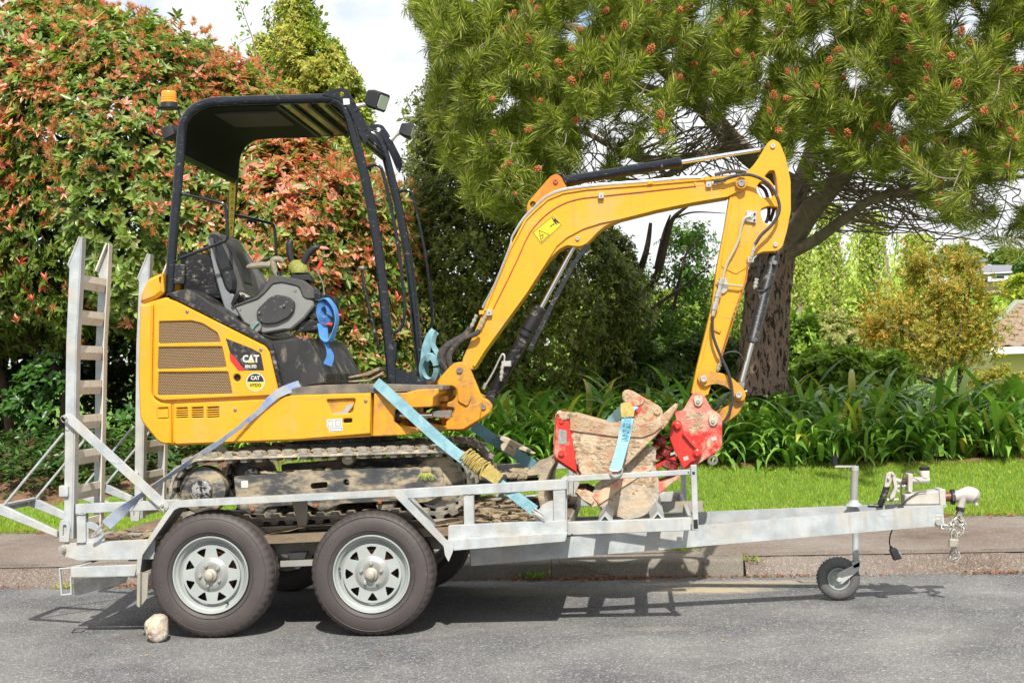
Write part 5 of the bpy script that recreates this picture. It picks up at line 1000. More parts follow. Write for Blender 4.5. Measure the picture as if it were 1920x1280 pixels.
er = obj('bucket_ear', G().prof(ear, .80, .825, r=3, bev=.004), REDM, SB); obj('bucket_ear', G().prof(ear, 1.02, 1.045, r=3, bev=.004), REDM, SB)
for (x, y) in ((1176, 741), (1232, 771)): pin('ear_boss', x, y, .798, .020, er, REDM, dep=.01)
obj('ear_step', G().prof([(1168, 745), (1200, 740), (1210, 747), (1206, 756), (1180, 770)], .79, .80, r=3), REDM, er)
obj('serial_plate', G().prof([(1048, 804), (1063, 807), (1062, 833), (1046, 831)], .6525, .6548, r=1, bev=.0003), M('aluminium_plate', (.5, .5, .46), .35, .6, c2=(.25, .25, .23), s2=50), SB)
obj('plate_boss', G().disc(P(1053, 849, .66), .018, .640, .656, 18), RED, SB); obj('plate_boss', G().disc(P(1053, 790, .66), .012, .645, .656, 18), RED, SB)
def face_mud(par, poly, Y, n, seed, smin=.004, smax=.016, mat=MUD):
    """lumps of dry mud stuck to an upright face inside an outline"""
    rs_ = np.random.default_rng(seed); q = np.array([v[:2] for v in poly], float); g = G(); cnt = 0; xs_, ys_ = q[:, 0], q[:, 1]
    while cnt < n:
        x = rs_.uniform(xs_.min(), xs_.max()); y = rs_.uniform(ys_.min(), ys_.max()); ins = False
        for i in range(len(q)):
            a, b = q[i - 1], q[i]
            if (a[1] > y) != (b[1] > y) and x < (b[0] - a[0]) * (y - a[1]) / (b[1] - a[1]) + a[0]: ins = not ins
        if not ins or math.sin(x * .11 + seed) + math.sin(y * .13 + x * .05) < rs_.normal() * .6 - .1: continue
        c_ = P(x, y, Y); s_ = smin + (smax - smin) * rs_.random() ** 2; k = rock(tuple(c_), s_ * rs_.uniform(.8, 1.8), s_ * .32, s_ * rs_.uniform(.6, 1.2), seed * 100 + cnt, .4, 1); g.add(k.v, k.f); cnt += 1
    return obj('caked_mud', g, mat, par, kind='stuff', ang=50)
MUDP = M('pinkish_dried_mud', (.44, .345, .235), .95, c2=(.34, .24, .15), s2=14, a2=.9, bs=40, bstr=1.)
face_mud(SB, [(1070, 812), (1150, 822), (1204, 824), (1215, 822), (1168, 872), (1150, 890), (1095, 892), (1084, 870)], .66, 260, 3, mat=MUDP)
face_mud(SB, [(1072, 780), (1139, 796), (1236, 788), (1222, 808), (1150, 812), (1072, 802)], .648, 110, 4, .003, .010, MUDP)
face_mud(SB, [(1046, 772), (1070, 775), (1100, 783), (1096, 790), (1052, 782)], .648, 60, 5, .004, .014, MUDP)
face_mud(SB, ear, .80, 90, 6, .003, .010, MUDP)
face_mud(bkt, [(1228, 842), (1200, 848), (1160, 878), (1190, 905), (1228, 915)], .74, 200, 7, .004, .014, MUDP)
face_mud(bkt, [(1120, 912), (1160, 905), (1200, 920), (1150, 945)], .74, 60, 8, .003, .010, MUDP)
face_mud(ht, [(1284, 780), (1318, 770), (1322, 800), (1296, 812), (1282, 800)], .839, 110, 9, .003, .009, MUDP)

# straps
def strap(name, pts, w, mat, label, side=(0, 1, 0), th=.003, sub=6, wob=0.0):
    g = G().band(pts, w, th, side, sub, wob); return top(name, g, mat, label, 'strap', 'ratchet straps holding the load')
up = (0, 0, 1)
s1 = strap('rear_strap', [P(612, 722, .62), P(590, 719, .60), P(562, 722, .52), P(528, 734, .472), P(506, 750, .465), P(480, 776, .46), P(415, 826, .40), P(340, 876, .30), P(254, 936, .03), P(199, 984, -.005)], [.045, .05, .055, .05, .045, .03, .028, .045, .060, .062], WORN, 'long faded grey blue strap running from the floor plate down to the rear tie plate', side=[(0, 1, .3), (0, .2, 1), (.35, -.1, 1), (.6, 0, .8), (.6, 0, .8)], sub=6)
g = G().tube(PL([(206, 985), (196, 992), (178, 1004), (172, 1006), (176, 1000), (192, 984), (196, 972)], .01), .005, 6, sub=4); g.tube(PL([(210, 980), (214, 992), (196, 1000), (180, 1004)], .02), .005, 6, sub=4)
h1 = obj('strap_hook', g, STL, s1)
s2 = strap('front_strap', [P(705, 716, .47), P(722, 731, .44), P(760, 766, .40), P(820, 820, .32), P(872, 862, .24), P(935, 904, .10), P(962, 926, .06), P(1003, 957, .035)], [.056, .060, .062, .062, .058, .05, .055, .058], TEAL, 'pale blue strap with yellow sleeve from the cab foot down to the front tie plate', side=[(.7, 0, .7), (.7, 0, .7)])
g = G()
rs = np.random.default_rng(1)
A, B = P(873, 853, .215), P(918, 887, .10)
T = (B - A); Tn = T.normalized(); Wd = Vector((.66, 0, .75)); Nn = Tn.cross(Wd).normalized()
for k in range(15):
    c = A + T * (k / 15) + Wd * rs.normal() * .004; tl = rs.normal() * .3
    g.tube([c + Wd * .042 * math.cos(a) + Nn * .016 * math.sin(a) + Tn * tl * .03 * math.cos(a) for a in np.linspace(0, 2 * math.pi, 15)], .005, 6)
obj('yellow_wrapping', g, ROPE, s2)
obj('yellow_sleeve', G().band([P(910, 880, .10), P(924, 890, .085), P(937, 900, .075)], [.075, .07, .062], .012, (.7, 0, .7), 3), ROPE, s2)
obj('strap_hook', G().tube(PL([(1002, 953), (1015, 962), (1022, 972), (1014, 966), (998, 956)], .03), .005, 6, sub=4).tube(PL([(1000, 962), (1012, 968), (1021, 974)], .03), .005, 6, sub=3), STL, s2)
s3 = strap('far_strap', [P(800, 740, 1.5), P(888, 798, 1.56), P(940, 834, 1.66), P(1003, 873, 1.80), P(1030, 890, 1.84)], .07, M('steel_blue_webbing', (.12, .30, .38), .8, c2=(.20, .38, .45), s2=12, bs=150, bstr=.3), 'dark blue strap with muddy ratchet behind the excavator arm foot', side=[(.7, 0, .7), (.7, 0, .7)])
g = G().prof([(933, 815, 3), (945, 818, 3), (985, 838), (1004, 850, 2), (1000, 852), (960, 838), (938, 825)], 1.55, 1.62, r=2, bev=.004).prof([(938, 834, 3), (946, 828), (966, 846), (962, 856), (940, 844)], 1.55, 1.66, r=2, bev=.004); obj('ratchet', g, M('muddy_ratchet', (.36, .30, .22), .8, c2=(.5, .44, .34), s2=30), s3)
s4 = strap('bucket_strap', [P(1190, 762, .79), P(1181, 768, .75), P(1178, 776, .66), P(1176, 790, .632), P(1168, 830, .60), P(1154, 880, .50 - .42)], [.06, .062, .066, .066, .066, .064], SKYB, 'light blue strap pulled down over the front of the spare bucket', side=[(1, 0, .1), (1, 0, .12)], sub=6)
g = G().tube(PL([(1143, 880), (1146, 890), (1154, 894), (1164, 889), (1167, 878), (1160, 882), (1148, 882), (1143, 880)], .078), .0045, 6, sub=4); obj('strap_hook', g, STL, s4)
obj('yellow_sleeve', G().band([P(1172, 756, .70), P(1176, 768, .655), P(1177, 782, .632)], [.05, .075, .07], .012, (1, 0, .1), 3), ROPE, s4)
g = text_g('LANE', .055, 1175, 804, .615, rot=-80, depth=.0008, bold=.0014); Yt = None
nv = []
for v in g.v:   # the printed word follows the slope of the webbing
    k = (P(1168, 830, .60).z - v[2]) ; nv.append((v[0], v[1] - .014 + (.0 if k < 0 else 0), v[2]))
g.v = nv; obj('strap_lettering', g, M('faded_blue_print', (.12, .30, .38), .8), s4)
s5 = strap('upper_bucket_strap', [P(1138, 800, 1.0), P(1152, 784, .96), P(1170, 766, .86), P(1182, 752, .80)], [.06, .06, .055], SKYB, 'short light blue strap end slanting behind the spare bucket ear', side=[(.7, 0, -.7), (.7, 0, -.7)])
# hanging blue strap on the console
g = G()
c = P(611, 585, .60)
for k in range(6):
    r_ = .032 + .008 * k
    g.band([c + Vector((r_ * .62 * math.cos(a), .012 * k * .3, r_ * math.sin(a) * 1.0)) for a in np.linspace(-.4, 2 * math.pi - .8, 28)], .055, .003, (.3, 1, 0))
g.band([P(604, 610, .62), P(607, 632, .60), P(618, 640, .58), P(626, 625, .58), P(632, 600, .58), P(628, 578, .58), P(614, 560, .58), P(602, 562, .60)], .055, .004, [(.8, .6, 0), (.2, 1, .1), (.2, 1, .1)], 5)
g.band([P(604, 605, .6), P(608, 630, .6), P(614, 650, .59), P(619, 668, .6), P(614, 684, .6)], [.06, .05, .035, .05, .05], .003, [(1, .2, 0), (.4, 1, 0), (1, .3, 0)], 5)
top('coiled_blue_strap', g, BLUE, 'coiled bright blue strap hanging on the console beside the joysticks', 'strap')
g = G()
g.band([P(816, 620, .95), P(806, 634, .93), P(798, 660, .92), P(796, 700, .92), P(800, 728, .92)], .055, .003, [(1, .3, 0), (.8, .6, 0)], 5)
g.band([P(818, 622, .93), P(812, 645, .9), P(824, 670, .88), P(832, 704, .9), (P(836, 716, .95))], .045, .003, [(.3, 1, 0), (1, .2, 0)], 5)
for k in range(4): g.band([P(806, 690, .86) + Vector((.055 * math.cos(a) * (1 - k * .12), -.01 * k, .085 * math.sin(a) * (1 - k * .1))) for a in np.linspace(.2, 2 * math.pi, 22)], .05, .003, (.2, 1, .2))
top('pale_blue_strap_bundle', g, TEAL, 'pale blue strap looped and knotted round the foot of the cab', 'strap')
# safety chain and padlock
CHN = thing('safety_chain', P(1795, 1045, .90), 'pale galvanised safety chain looped round the coupling hook', 'chain')
def link(c, d, r=.011, l=.020, roll=0):
    d = Vector(d).normalized(); u = d.orthogonal().normalized(); w = d.cross(u); uu = u * math.cos(roll) + w * math.sin(roll)
    pts = []
    for a in np.linspace(0, 2 * math.pi, 17)[:-1]: pts.append(Vector(c) + d * (l * (1 if math.sin(a) > 0 else -1) * .5 + r * math.sin(a)) + uu * r * math.cos(a))
    return G().tube(pts + [pts[0]], .0038, 6)
cpth = PL([(1757, 982), (1768, 987), (1780, 986), (1790, 975), (1797, 968), (1806, 978), (1808, 988), (1798, 984), (1788, 978), (1784, 990), (1784, 1004), (1790, 1020), (1784, 1034), (1779, 1048)], .90)
cpth = catmull(cpth, 2)
for i in range(len(cpth) - 1):
    m_ = (cpth[i] + cpth[i + 1]) / 2; m_.y += .01 * math.sin(i * 2.1); obj('chain_link', link(m_, cpth[i + 1] - cpth[i] + Vector((0, .001, 0)), roll=i * 1.57 + .5), BRASS if i % 4 == 0 else STL, CHN)
cpth = catmull(PL([(1806, 985), (1802, 998), (1794, 1004), (1790, 1018), (1793, 1030), (1797, 1044), (1788, 1050)], .88), 2)
for i in range(len(cpth) - 1):
    m_ = (cpth[i] + cpth[i + 1]) / 2; obj('chain_link', link(m_, cpth[i + 1] - cpth[i] + Vector((0, .001, 0)), roll=i * 1.57), STL, CHN)
pad = obj('padlock', G(), BRASS, None) if False else None
g = G().prof([(1780, 1010, 2), (1798, 1011, 2), (1797, 1026, 2), (1780, 1026, 2)], .845, .875, r=2, bev=.004); pk = top('padlock', g, BRASS, 'brass padlock hanging on the safety chain', 'padlock')
g = G().tube(PL([(1784, 1011), (1784, 998), (1789, 992), (1794, 998), (1794, 1011)], .86), .004, 8, sub=4); obj('shackle', g, STL, pk)
# stone chock
c = P(294, 1170, -.02); g = rock((c.x, -.02, .062), .058, .075, .060, 23, .26, 3)
zmin = min(v[2] for v in g.v); g.v = [(x, y, z - zmin) for x, y, z in g.v]
top('stone_chock', g, ROCKM, 'pale broken rock wedged behind the rear left tyre as a chock', 'rock', ang=30)
# mud on the deck and tracks
zt = lambda x: float(np.interp(x, [P(140, 1018, .1).x, P(1063, 976, .1).x], [P(140, 1018, .10).z - .005, P(1063, 976, .1).z - .005]))
xa, xb = P(200, 1010, .3).x, P(1050, 980, .3).x
gm = grid_mesh(xa, xb, .12, 1.78, 120, 60, lambda X, Y: np.interp(X, [P(140, 1018, .1).x, P(1063, 976, .1).x], [P(140, 1018, .10).z - .005, P(1063, 976, .1).z - .005]) + .008 + .020 * n3(np.stack([X, Y], -1) * 4, 3, 4))
top('mud_layer', gm, MUDD, 'cracked brown mud spread over the trailer deck', 'mud', kind='stuff')
g = clods(P(205, 1010, .2).x, P(400, 1000, .2).x, .13, .6, lambda x, y: zt(x) + .008, 110, .012, .05, 50)
g2 = clods(P(840, 990, .2).x, P(1045, 980, .2).x, .13, 1.5, lambda x, y: zt(x) + .01, 230, .010, .050, 400); g.add(g2.v, g2.f)
g2 = clods(P(450, 1000, .3).x, P(840, 990, .2).x, .40, 1.5, lambda x, y: zt(x) + .01, 120, .008, .03, 800); g.add(g2.v, g2.f)
top('mud_clods', g, MUD, 'dry pale mud clods scattered on the trailer deck round the tracks', 'mud', kind='stuff')
g = G(); rs = np.random.default_rng(5)
for i in range(520):   # crust caked along the top run of the near track and frame
    px = rs.uniform(380, 860); lay = i % 3
    if lay < 2: base = np.interp(px, [372, 480, 600, 720, 830, 850, 875], [854, 850, 846, 842, 839, 846, 868]); q = P(px, base + rs.uniform(-2, 2), rs.uniform(.35, .56)); s_ = rs.uniform(.005, .014)
    else: base = np.interp(px, [440, 826], [893, 876]); q = P(px, base + rs.uniform(-6, 1), rs.uniform(.42, .52)); s_ = rs.uniform(.006, .018)
    if lay == 2 and px < 450: continue
    k = rock((q.x, q.y, q.z), s_ * rs.uniform(1, 2), s_, s_ * .6, 1000 + i, .4, 1); g.add(k.v, k.f)
for i in range(60):
    px = rs.uniform(905, 1030); q = P(px, np.interp(px, [905, 1030], [902, 880]) + rs.uniform(-10, 6), rs.uniform(.5, 1.4)); s_ = rs.uniform(.008, .03); k = rock(tuple(q), s_ * 1.4, s_, s_ * .7, 3000 + i, .4, 1); g.add(k.v, k.f)
top('caked_mud', g, MUD, 'pale dried mud caked along the rubber tracks and dozer blade', 'mud', kind='stuff')
g = G(); c = P(798, 884, .385)
for i in range(70):
    a = rs.uniform(-1, 1); l = rs.uniform(.02, .05); g.tube([c + Vector((a * .02, 0, .006)), c + Vector((a * .035, -.01, -.012)), c + Vector((a * .05 + rs.normal() * .01, -.012, -l))], [.0012, .001, .0004], 3)
k = rock((c.x, c.y + .01, c.z + .012), .03, .02, .02, 77, .35, 2)
gt = top('grass_tuft', k, MUD, 'small clump of earth and grass caught on the track frame', 'grass clump'); obj('grass_blades', g, M('yellow_grass', (.30, .34, .06), .7), gt)
# ================================================================== GROUND
ASP = bpy.data.materials.new('asphalt'); ASP.use_nodes = True
def asphalt(mt, base, agg, light, tan=None, sc=170, patch=None, bst=.5):
    n = mt.node_tree.nodes; L = mt.node_tree.links; b = n['Principled BSDF']; b.inputs['Roughness'].default_value = .85; b.inputs['Specular IOR Level'].default_value = .3
    co = n.new('ShaderNodeTexCoord'); O = co.outputs['Object']
    def tx(kind, s_, **k):
        q = n.new(kind); q.inputs['Scale'].default_value = s_
        for a, v in k.items(): q.inputs[a].default_value = v
        L.new(O, q.inputs['Vector']); return q
    def rg(f, lo, hi):
        q = n.new('ShaderNodeMapRange'); q.inputs[1].default_value = lo; q.inputs[2].default_value = hi; L.new(f, q.inputs[0]); return q.outputs[0]
    def mix(f, a, c_, bl='MIX'):
        q = n.new('ShaderNodeMix'); q.data_type = 'RGBA'; q.blend_type = bl
        L.new(f, q.inputs[0]) if not isinstance(f, float) else setattr(q.inputs[0], 'default_value', f)
        for i, v in ((6, a), (7, c_)):
            if isinstance(v, tuple): q.inputs[i].default_value = (*v, 1)
            else: L.new(v, q.inputs[i])
        return q.outputs[2]
    vo = tx('ShaderNodeTexVoronoi', sc); wn = n.new('ShaderNodeTexWhiteNoise'); L.new(vo.outputs['Color'], wn.inputs['Vector'])
    c = mix(rg(wn.outputs['Value'], 0, 1), base, agg); c = mix(rg(wn.outputs['Value'], .90, 1.0), c, light)
    vo2 = tx('ShaderNodeTexVoronoi', sc * .45); wn2 = n.new('ShaderNodeTexWhiteNoise'); L.new(vo2.outputs['Color'], wn2.inputs['Vector']); c = mix(rg(wn2.outputs['Value'], .955, 1.03), c, light); st = tx('ShaderNodeTexNoise', .9, Detail=8, Roughness=.65, Distortion=.6); c = mix(rg(st.outputs[0], .57, .72), c, mix(.45, c, (.02, .02, .02))); cn = tx('ShaderNodeTexNoise', .75, Detail=3, Roughness=.5); ab = n.new('ShaderNodeMath'); ab.operation = 'SUBTRACT'; L.new(cn.outputs[0], ab.inputs[0]); ab.inputs[1].default_value = .5; a2_ = n.new('ShaderNodeMath'); a2_.operation = 'ABSOLUTE'; L.new(ab.outputs[0], a2_.inputs[0]); k2 = n.new('ShaderNodeMapRange'); k2.inputs[1].default_value = .0016; k2.inputs[2].default_value = .0005; k2.inputs[4].default_value = .6; L.new(a2_.outputs[0], k2.inputs[0]); c = mix(k2.outputs[0], c, (.02, .02, .02))
    lo = tx('ShaderNodeTexNoise', 1.1, Detail=6, Roughness=.6); c = mix(rg(lo.outputs[0], .35, .7), c, mix(.28, c, (.5, .48, .45)))
    if tan:
        for (cx_, cy_, rx_, ry_, amt) in tan:
            mp_ = n.new('ShaderNodeMapping'); mp_.inputs['Location'].default_value = (-cx_ / rx_, -cy_ / ry_, 0); mp_.inputs['Scale'].default_value = (1 / rx_, 1 / ry_, 0); L.new(O, mp_.inputs[0])
            ln = n.new('ShaderNodeVectorMath'); ln.operation = 'LENGTH'; L.new(mp_.outputs[0], ln.inputs[0])
            q2 = n.new('ShaderNodeMath'); q2.operation = 'MULTIPLY_ADD'; L.new(tx('ShaderNodeTexNoise', 9, Detail=8, Roughness=.7).outputs[0], q2.inputs[0]); q2.inputs[1].default_value = 1.6; L.new(ln.outputs[1], q2.inputs[2])
            q3 = n.new('ShaderNodeMapRange'); q3.inputs[1].default_value = 1.9; q3.inputs[2].default_value = 1.2; q3.inputs[4].default_value = amt; L.new(q2.outputs[0], q3.inputs[0])
            c = mix(q3.outputs[0], c, (.46, .38, .25))
    L.new(c, b.inputs['Base Color'])
    bp = n.new('ShaderNodeBump'); bp.inputs['Strength'].default_value = bst; bp.inputs['Distance'].default_value = .004; L.new(vo.outputs['Distance'], bp.inputs['Height']); L.new(bp.outputs[0], b.inputs['Normal'])
tn = []
def gp(px, py, z=0):
    d = ray(px, py); return CAMPOS + d * ((z - CAMPOS.z) / d.z)
for (px, py, rx, ry, am) in ((1340, 1106, .42, .16, .8), (1400, 1092, .8, .12, .5), (1235, 1178, .25, .08, .18), (1010, 1110, .6, .2, .25)):
    q = gp(px, py); tn.append((q.x, q.y, rx, ry, am))
asphalt(ASP, (.048, .049, .051), (.150, .151, .153), (.36, .355, .35), tn, 150)
PATHM = bpy.data.materials.new('footpath_concrete'); PATHM.use_nodes = True
asphalt(PATHM, (.125, .090, .070), (.205, .155, .125), (.34, .29, .25), None, 130)
KER = bpy.data.materials.new('kerb_concrete'); KER.use_nodes = True
asphalt(KER, (.12, .105, .08), (.175, .155, .125), (.24, .21, .175), None, 160, bst=.3)
KERP = bpy.data.materials.new('exposed_aggregate_kerb'); KERP.use_nodes = True
asphalt(KERP, (.075, .050, .038), (.19, .145, .115), (.33, .28, .235), None, 150, bst=1.)
SOIL = M('leaf_litter_soil', (.10, .055, .03), .95, c2=(.20, .11, .06), s2=12, a2=.8, bs=30, bstr=1.)
TURF = M('turf_soil', (.10, .20, .02), .95, c2=(.14, .26, .03), s2=7, bs=30, bstr=1.)
g = G().add([(-60, -30, 0), (60, -30, 0), (60, 2.10, 0), (-60, 2.10, 0)], [(0, 1, 2, 3)]); props(obj('road', g, ASP, None, 0), kind='structure')
KY = 2.10
def kerb_piece(x0, x1, mat, rough, name='kerb_stone'):
    if rough: pr = [(KY - .02, -.01), (KY + .02, .018), (KY + .07, .05), (KY + .11, .085), (KY + .16, .112), (KY + .24, .119), (KY + .34, .1145), (KY + .34, -.05), (KY - .02, -.05)]
    else: pr = [(KY, -.05), (KY, .095), (KY + .012, .112), (KY + .035, .120), (KY + .16, .124), (KY + .16, -.05)]
    g = G(); nx = max(2, int((x1 - x0) / .04)) if rough else 2; m_ = len(pr)
    for i in range(nx):
        x = x0 + (x1 - x0) * i / (nx - 1)
        for j, (y, z) in enumerate(pr):
            d = .012 * math.sin(x * 9 + j * 2) + .010 * math.sin(x * 23 + j) if rough and 0 < j < 6 else 0
            g.v.append((x, y + d, z + d * .5))
    for i in range(nx - 1):
        for j in range(m_): a = i * m_ + j; b = i * m_ + (j + 1) % m_; g.f.append((a, a + m_, b + m_, b))
    g.f.append(tuple(range(m_))); g.f.append(tuple((nx - 1) * m_ + j for j in range(m_))[::-1])
    return g
kb = obj('kerb', G().add([(-60, KY + .01, -.04), (60, KY + .01, -.04), (60, KY + .30, -.04), (-60, KY + .30, -.04)], [(0, 1, 2, 3)]), KER, None, 0); props(kb, kind='structure')
kx = gp(1393, 1078).x; kl = gp(720, 1085).x
xs = [kl, kl + 1.2, kx]
for (x0, x1, mt, rg_) in ((-30, -6.2, KERP, 1), (-6.19, kl - .01, KERP, 1), (kl, kl + 1.15, KER, 0), (kl + 1.153, kx, KER, 0), (kx + .02, 4.6, KERP, 1), (4.61, 30, KERP, 1)):
    o = obj('kerb_stone', kerb_piece(x0, x1, mt, rg_), mt, kb, 40)
g = G().add([(-60, KY + .15, .115), (60, KY + .15, .115), (60, 4.75, .116), (-60, 4.75, .116)], [(0, 1, 2, 3)]); props(obj('footpath', g, PATHM, None, 0), kind='structure')
def gz(x, y):
    x = np.asarray(x, float); y = np.asarray(y, float)
    t = np.clip((y - 4.55) / 2.2, 0, 1); b = .125 + (.31 + .22 * np.clip(-x / 5, 0, 1)) * (t * t * (3 - 2 * t))
    far = np.clip((y - 9) / 20, 0, 1); b = b + .6 * far
    h = np.clip((y - 60) / 70, 0, 1); w_ = np.clip((x - 12) / 18, 0, 1); return b + (2.5 + 5.5 * w_) * h * h * (3 - 2 * h) + .015 * n3(np.stack([x, y], -1) * .8, 9, 2)
ys = np.concatenate([np.linspace(4.56, 9, 34), np.geomspace(9.3, 600, 60)]); xs_ = np.concatenate([-np.geomspace(400, 8.2, 24), np.linspace(-8, 8, 90), np.geomspace(8.2, 400, 24)])
X, Y = np.meshgrid(xs_, ys); Z = gz(X, Y); Z[0] = .10
g = G(); nx = len(xs_); g.v = [tuple(q) for q in np.stack([X, Y, Z], -1).reshape(-1, 3)]; g.f = [(j * nx + i, j * nx + i + 1, (j + 1) * nx + i + 1, (j + 1) * nx + i) for j in range(len(ys) - 1) for i in range(nx - 1)]
props(obj('grass_verge', g, TURF, None, 60), kind='structure')
# ================================================================== FOLIAGE TOOLS
def leafmat(name, gloss=.35, trans=.3, spec=.5):
    mt = bpy.data.materials.new(name); mt.use_nodes = True; n = mt.node_tree.nodes; L = mt.node_tree.links; b = n['Principled BSDF']
    at = n.new('ShaderNodeAttribute'); at.attribute_name = 'tone'
    L.new(at.outputs['Color'], b.inputs['Base Color']); b.inputs['Roughness'].default_value = gloss; b.inputs['Specular IOR Level'].default_value = spec
    tr = n.new('ShaderNodeBsdfTranslucent'); gm_ = n.new('ShaderNodeMix'); gm_.data_type = 'RGBA'; gm_.blend_type = 'MULTIPLY'; gm_.inputs[0].default_value = 1; L.new(at.outputs['Color'], gm_.inputs[6]); gm_.inputs[7].default_value = (1.3, 1.45, .6, 1); L.new(gm_.outputs[2], tr.inputs['Color'])
    ms = n.new('ShaderNodeMixShader'); ms.inputs[0].default_value = trans; L.new(b.outputs[0], ms.inputs[1]); L.new(tr.outputs[0], ms.inputs[2]); L.new(ms.outputs[0], n['Material Output'].inputs[0])
    return mt
LEAF = leafmat('glossy_leaf', .34, .36, .5); LEAFM = leafmat('matt_leaf', .55, .35, .3); NEED = leafmat('pine_needle', .45, .48, .4); GRS = leafmat('grass_blade', .5, .4, .3); AGAL = leafmat('strap_leaf', .33, .25, .5)
T_LEAF = (np.array([(0, 0, 0), (.35, -.5, .06), (.45, 0, -.05), (.35, .5, .06), (.75, -.34, .0), (.75, .34, .0), (1, 0, -.12)]), [(0, 1, 2), (0, 2, 3), (1, 4, 6, 2), (2, 6, 5, 3)])
T_SMALL = (np.array([(0, 0, 0), (.5, -.5, .05), (.5, .5, .05), (1, 0, -.05)]), [(0, 1, 3, 2)])
T_NEED = (np.array([(0, -.5, 0), (0, .5, 0), (.55, 0, .02), (1, 0, -.06)]), [(0, 1, 2), (0, 2, 3)])
T_BLADE = (np.array([(0, -.5, 0), (0, .5, 0), (.6, .35, .10), (.6, -.35, .10), (1, 0, .35)]), [(0, 1, 2, 3), (3, 2, 4)])
def unit(a): return a / np.maximum(np.linalg.norm(a, axis=-1, keepdims=True), 1e-9)
def cloud(name, pos, dr, nr, L_, W_, col, tmpl, mat, parent=None, kind=None):
    tv, tf = tmpl; N = len(pos); dr = unit(dr); sd_ = unit(np.cross(dr, nr)); nn = np.cross(sd_, dr)
    b = np.array(BASE[parent.name]) if parent is not None else np.zeros(3)
    V = (pos - b)[:, None] + dr[:, None] * (tv[None, :, 0:1] * L_[:, None, None]) + sd_[:, None] * (tv[None, :, 1:2] * W_[:, None, None]) + nn[:, None] * (tv[None, :, 2:3] * L_[:, None, None])
    m_ = len(tv); me = bpy.data.meshes.new(name); me.vertices.add(N * m_); me.vertices.foreach_set('co', V.astype(np.float32).ravel())
    ls = []; st_ = []; k = 0
    fl = np.concatenate([np.array(f) for f in tf]); sz = np.array([len(f) for f in tf]); nl = len(fl)
    loops = (fl[None] + (np.arange(N) * m_)[:, None]).ravel(); me.loops.add(len(loops)); me.loops.foreach_set('vertex_index', loops.astype(np.int32))
    s0 = np.concatenate([[0], np.cumsum(sz)[:-1]]); starts = (s0[None] + (np.arange(N) * nl)[:, None]).ravel()
    me.polygons.add(len(starts)); me.polygons.foreach_set('loop_start', starts.astype(np.int32))
    me.polygons.foreach_set('use_smooth', np.ones(len(starts), bool))
    at = me.attributes.new('tone', 'FLOAT_COLOR', 'POINT'); c4 = np.ones((N, m_, 4), np.float32); c4[:, :, :3] = col[:, None]; at.data.foreach_set('color', c4.ravel())
    me.update(calc_edges=True); me.validate()
    o = mesh_obj(name, me, mat, parent); return props(o, kind=kind)
def pal(n, cols, w, r, jit=.15):
    c = np.array(cols)[r.choice(len(cols), n, p=np.array(w) / sum(w))]; c = c * (1 + jit * r.normal(size=(n, 1))) * (1 + .05 * r.normal(size=(n, 3))); return np.clip(c, .003, .9)
def blob_surface(blobs, n, r, lump=.18, seed=1, f=1.6, depth=(.0, .12), front=.75):
    """points spread over the outside of a union of ellipsoids with lumpy skins; blobs: (centre, rx, ry, rz)"""
    A = np.array([b[1] * b[3] + b[2] * b[3] + b[1] * b[2] for b in blobs]); k = r.choice(len(blobs), int(n * 2.2), p=A / A.sum())
    d = unit(r.normal(size=(len(k), 3))); flip = (d[:, 1] > .25) & (r.random(len(k)) < front); d[flip, 1] *= -1
    C = np.array([b[0] for b in blobs])[k]; Rr = np.array([b[1:4] for b in blobs])[k]
    s_ = 1 + lump * n3(d * f + C * .7, seed, 3, 1.3) - r.uniform(depth[0], depth[1], len(k))
    p = C + d * Rr * s_[:, None]; nr = unit(d / Rr)
    keep = np.ones(len(k), bool)
    for j, b in enumerate(blobs):
        q = (p - np.array(b[0])) / np.array(b[1:4]); keep &= (np.linalg.norm(q, axis=1) > .80) | (k == j)
    p = p[keep][:n]; nr = nr[keep][:n]; return p, nr
def blob(px, py, Y, rx, rz, ry=None):
    c = P(px, py, Y); m_ = (P(px + 1, py, Y) - c).length; return (tuple(c), rx * m_, (ry if ry else rx * m_ * .7), rz * m_)
def rosettes(p, nr, k, r, spread=.75, upw=.35):
    """k leaves round every shoot tip"""
    N = len(p); ax = unit(nr + np.array([0, 0, upw]) + .35 * r.normal(size=nr.shape))
    u = unit(np.cross(ax, r.normal(size=ax.shape))); w = np.cross(ax, u); a = (np.arange(k) * 2.4)[None] + r.uniform(0, 6.3, (N, 1))
    dr = ax[:, None] * (1 - spread * r.uniform(.6, 1.15, (N, k, 1))) + (u[:, None] * np.cos(a)[..., None] + w[:, None] * np.sin(a)[..., None]) * spread
    dr = dr.reshape(-1, 3); nn = np.repeat(ax, k, 0); pp = np.repeat(p, k, 0) - nn * (r.random((N * k, 1)) * .05); return pp, unit(dr), nn
def limb(pts, radii, n=8, sub=5, wob=.0, seed=0):
    return G().tube([Vector(q) for q in pts], radii, n, sub=sub)
BARK = M('bark', (.16, .10, .07), .9, c2=(.26, .17, .12), s2=6, a2=.8, dirt=(.05, .028, .018), sd=10, td=.53, wd=.05, bs=14, bstr=1., stretch=(3, 3, .8))
BARKG = M('grey_branch_bark', (.17, .13, .10), .9, c2=(.27, .22, .17), s2=10, bs=40, bstr=.6)
BARKD = M('dark_branch_bark', (.06, .04, .03), .9, c2=(.10, .07, .05), s2=10, bs=40, bstr=.6)
# ================================================================== PLANTS
r = np.random.default_rng(21)
def nz(n, a=1): return r.normal(size=n) * a
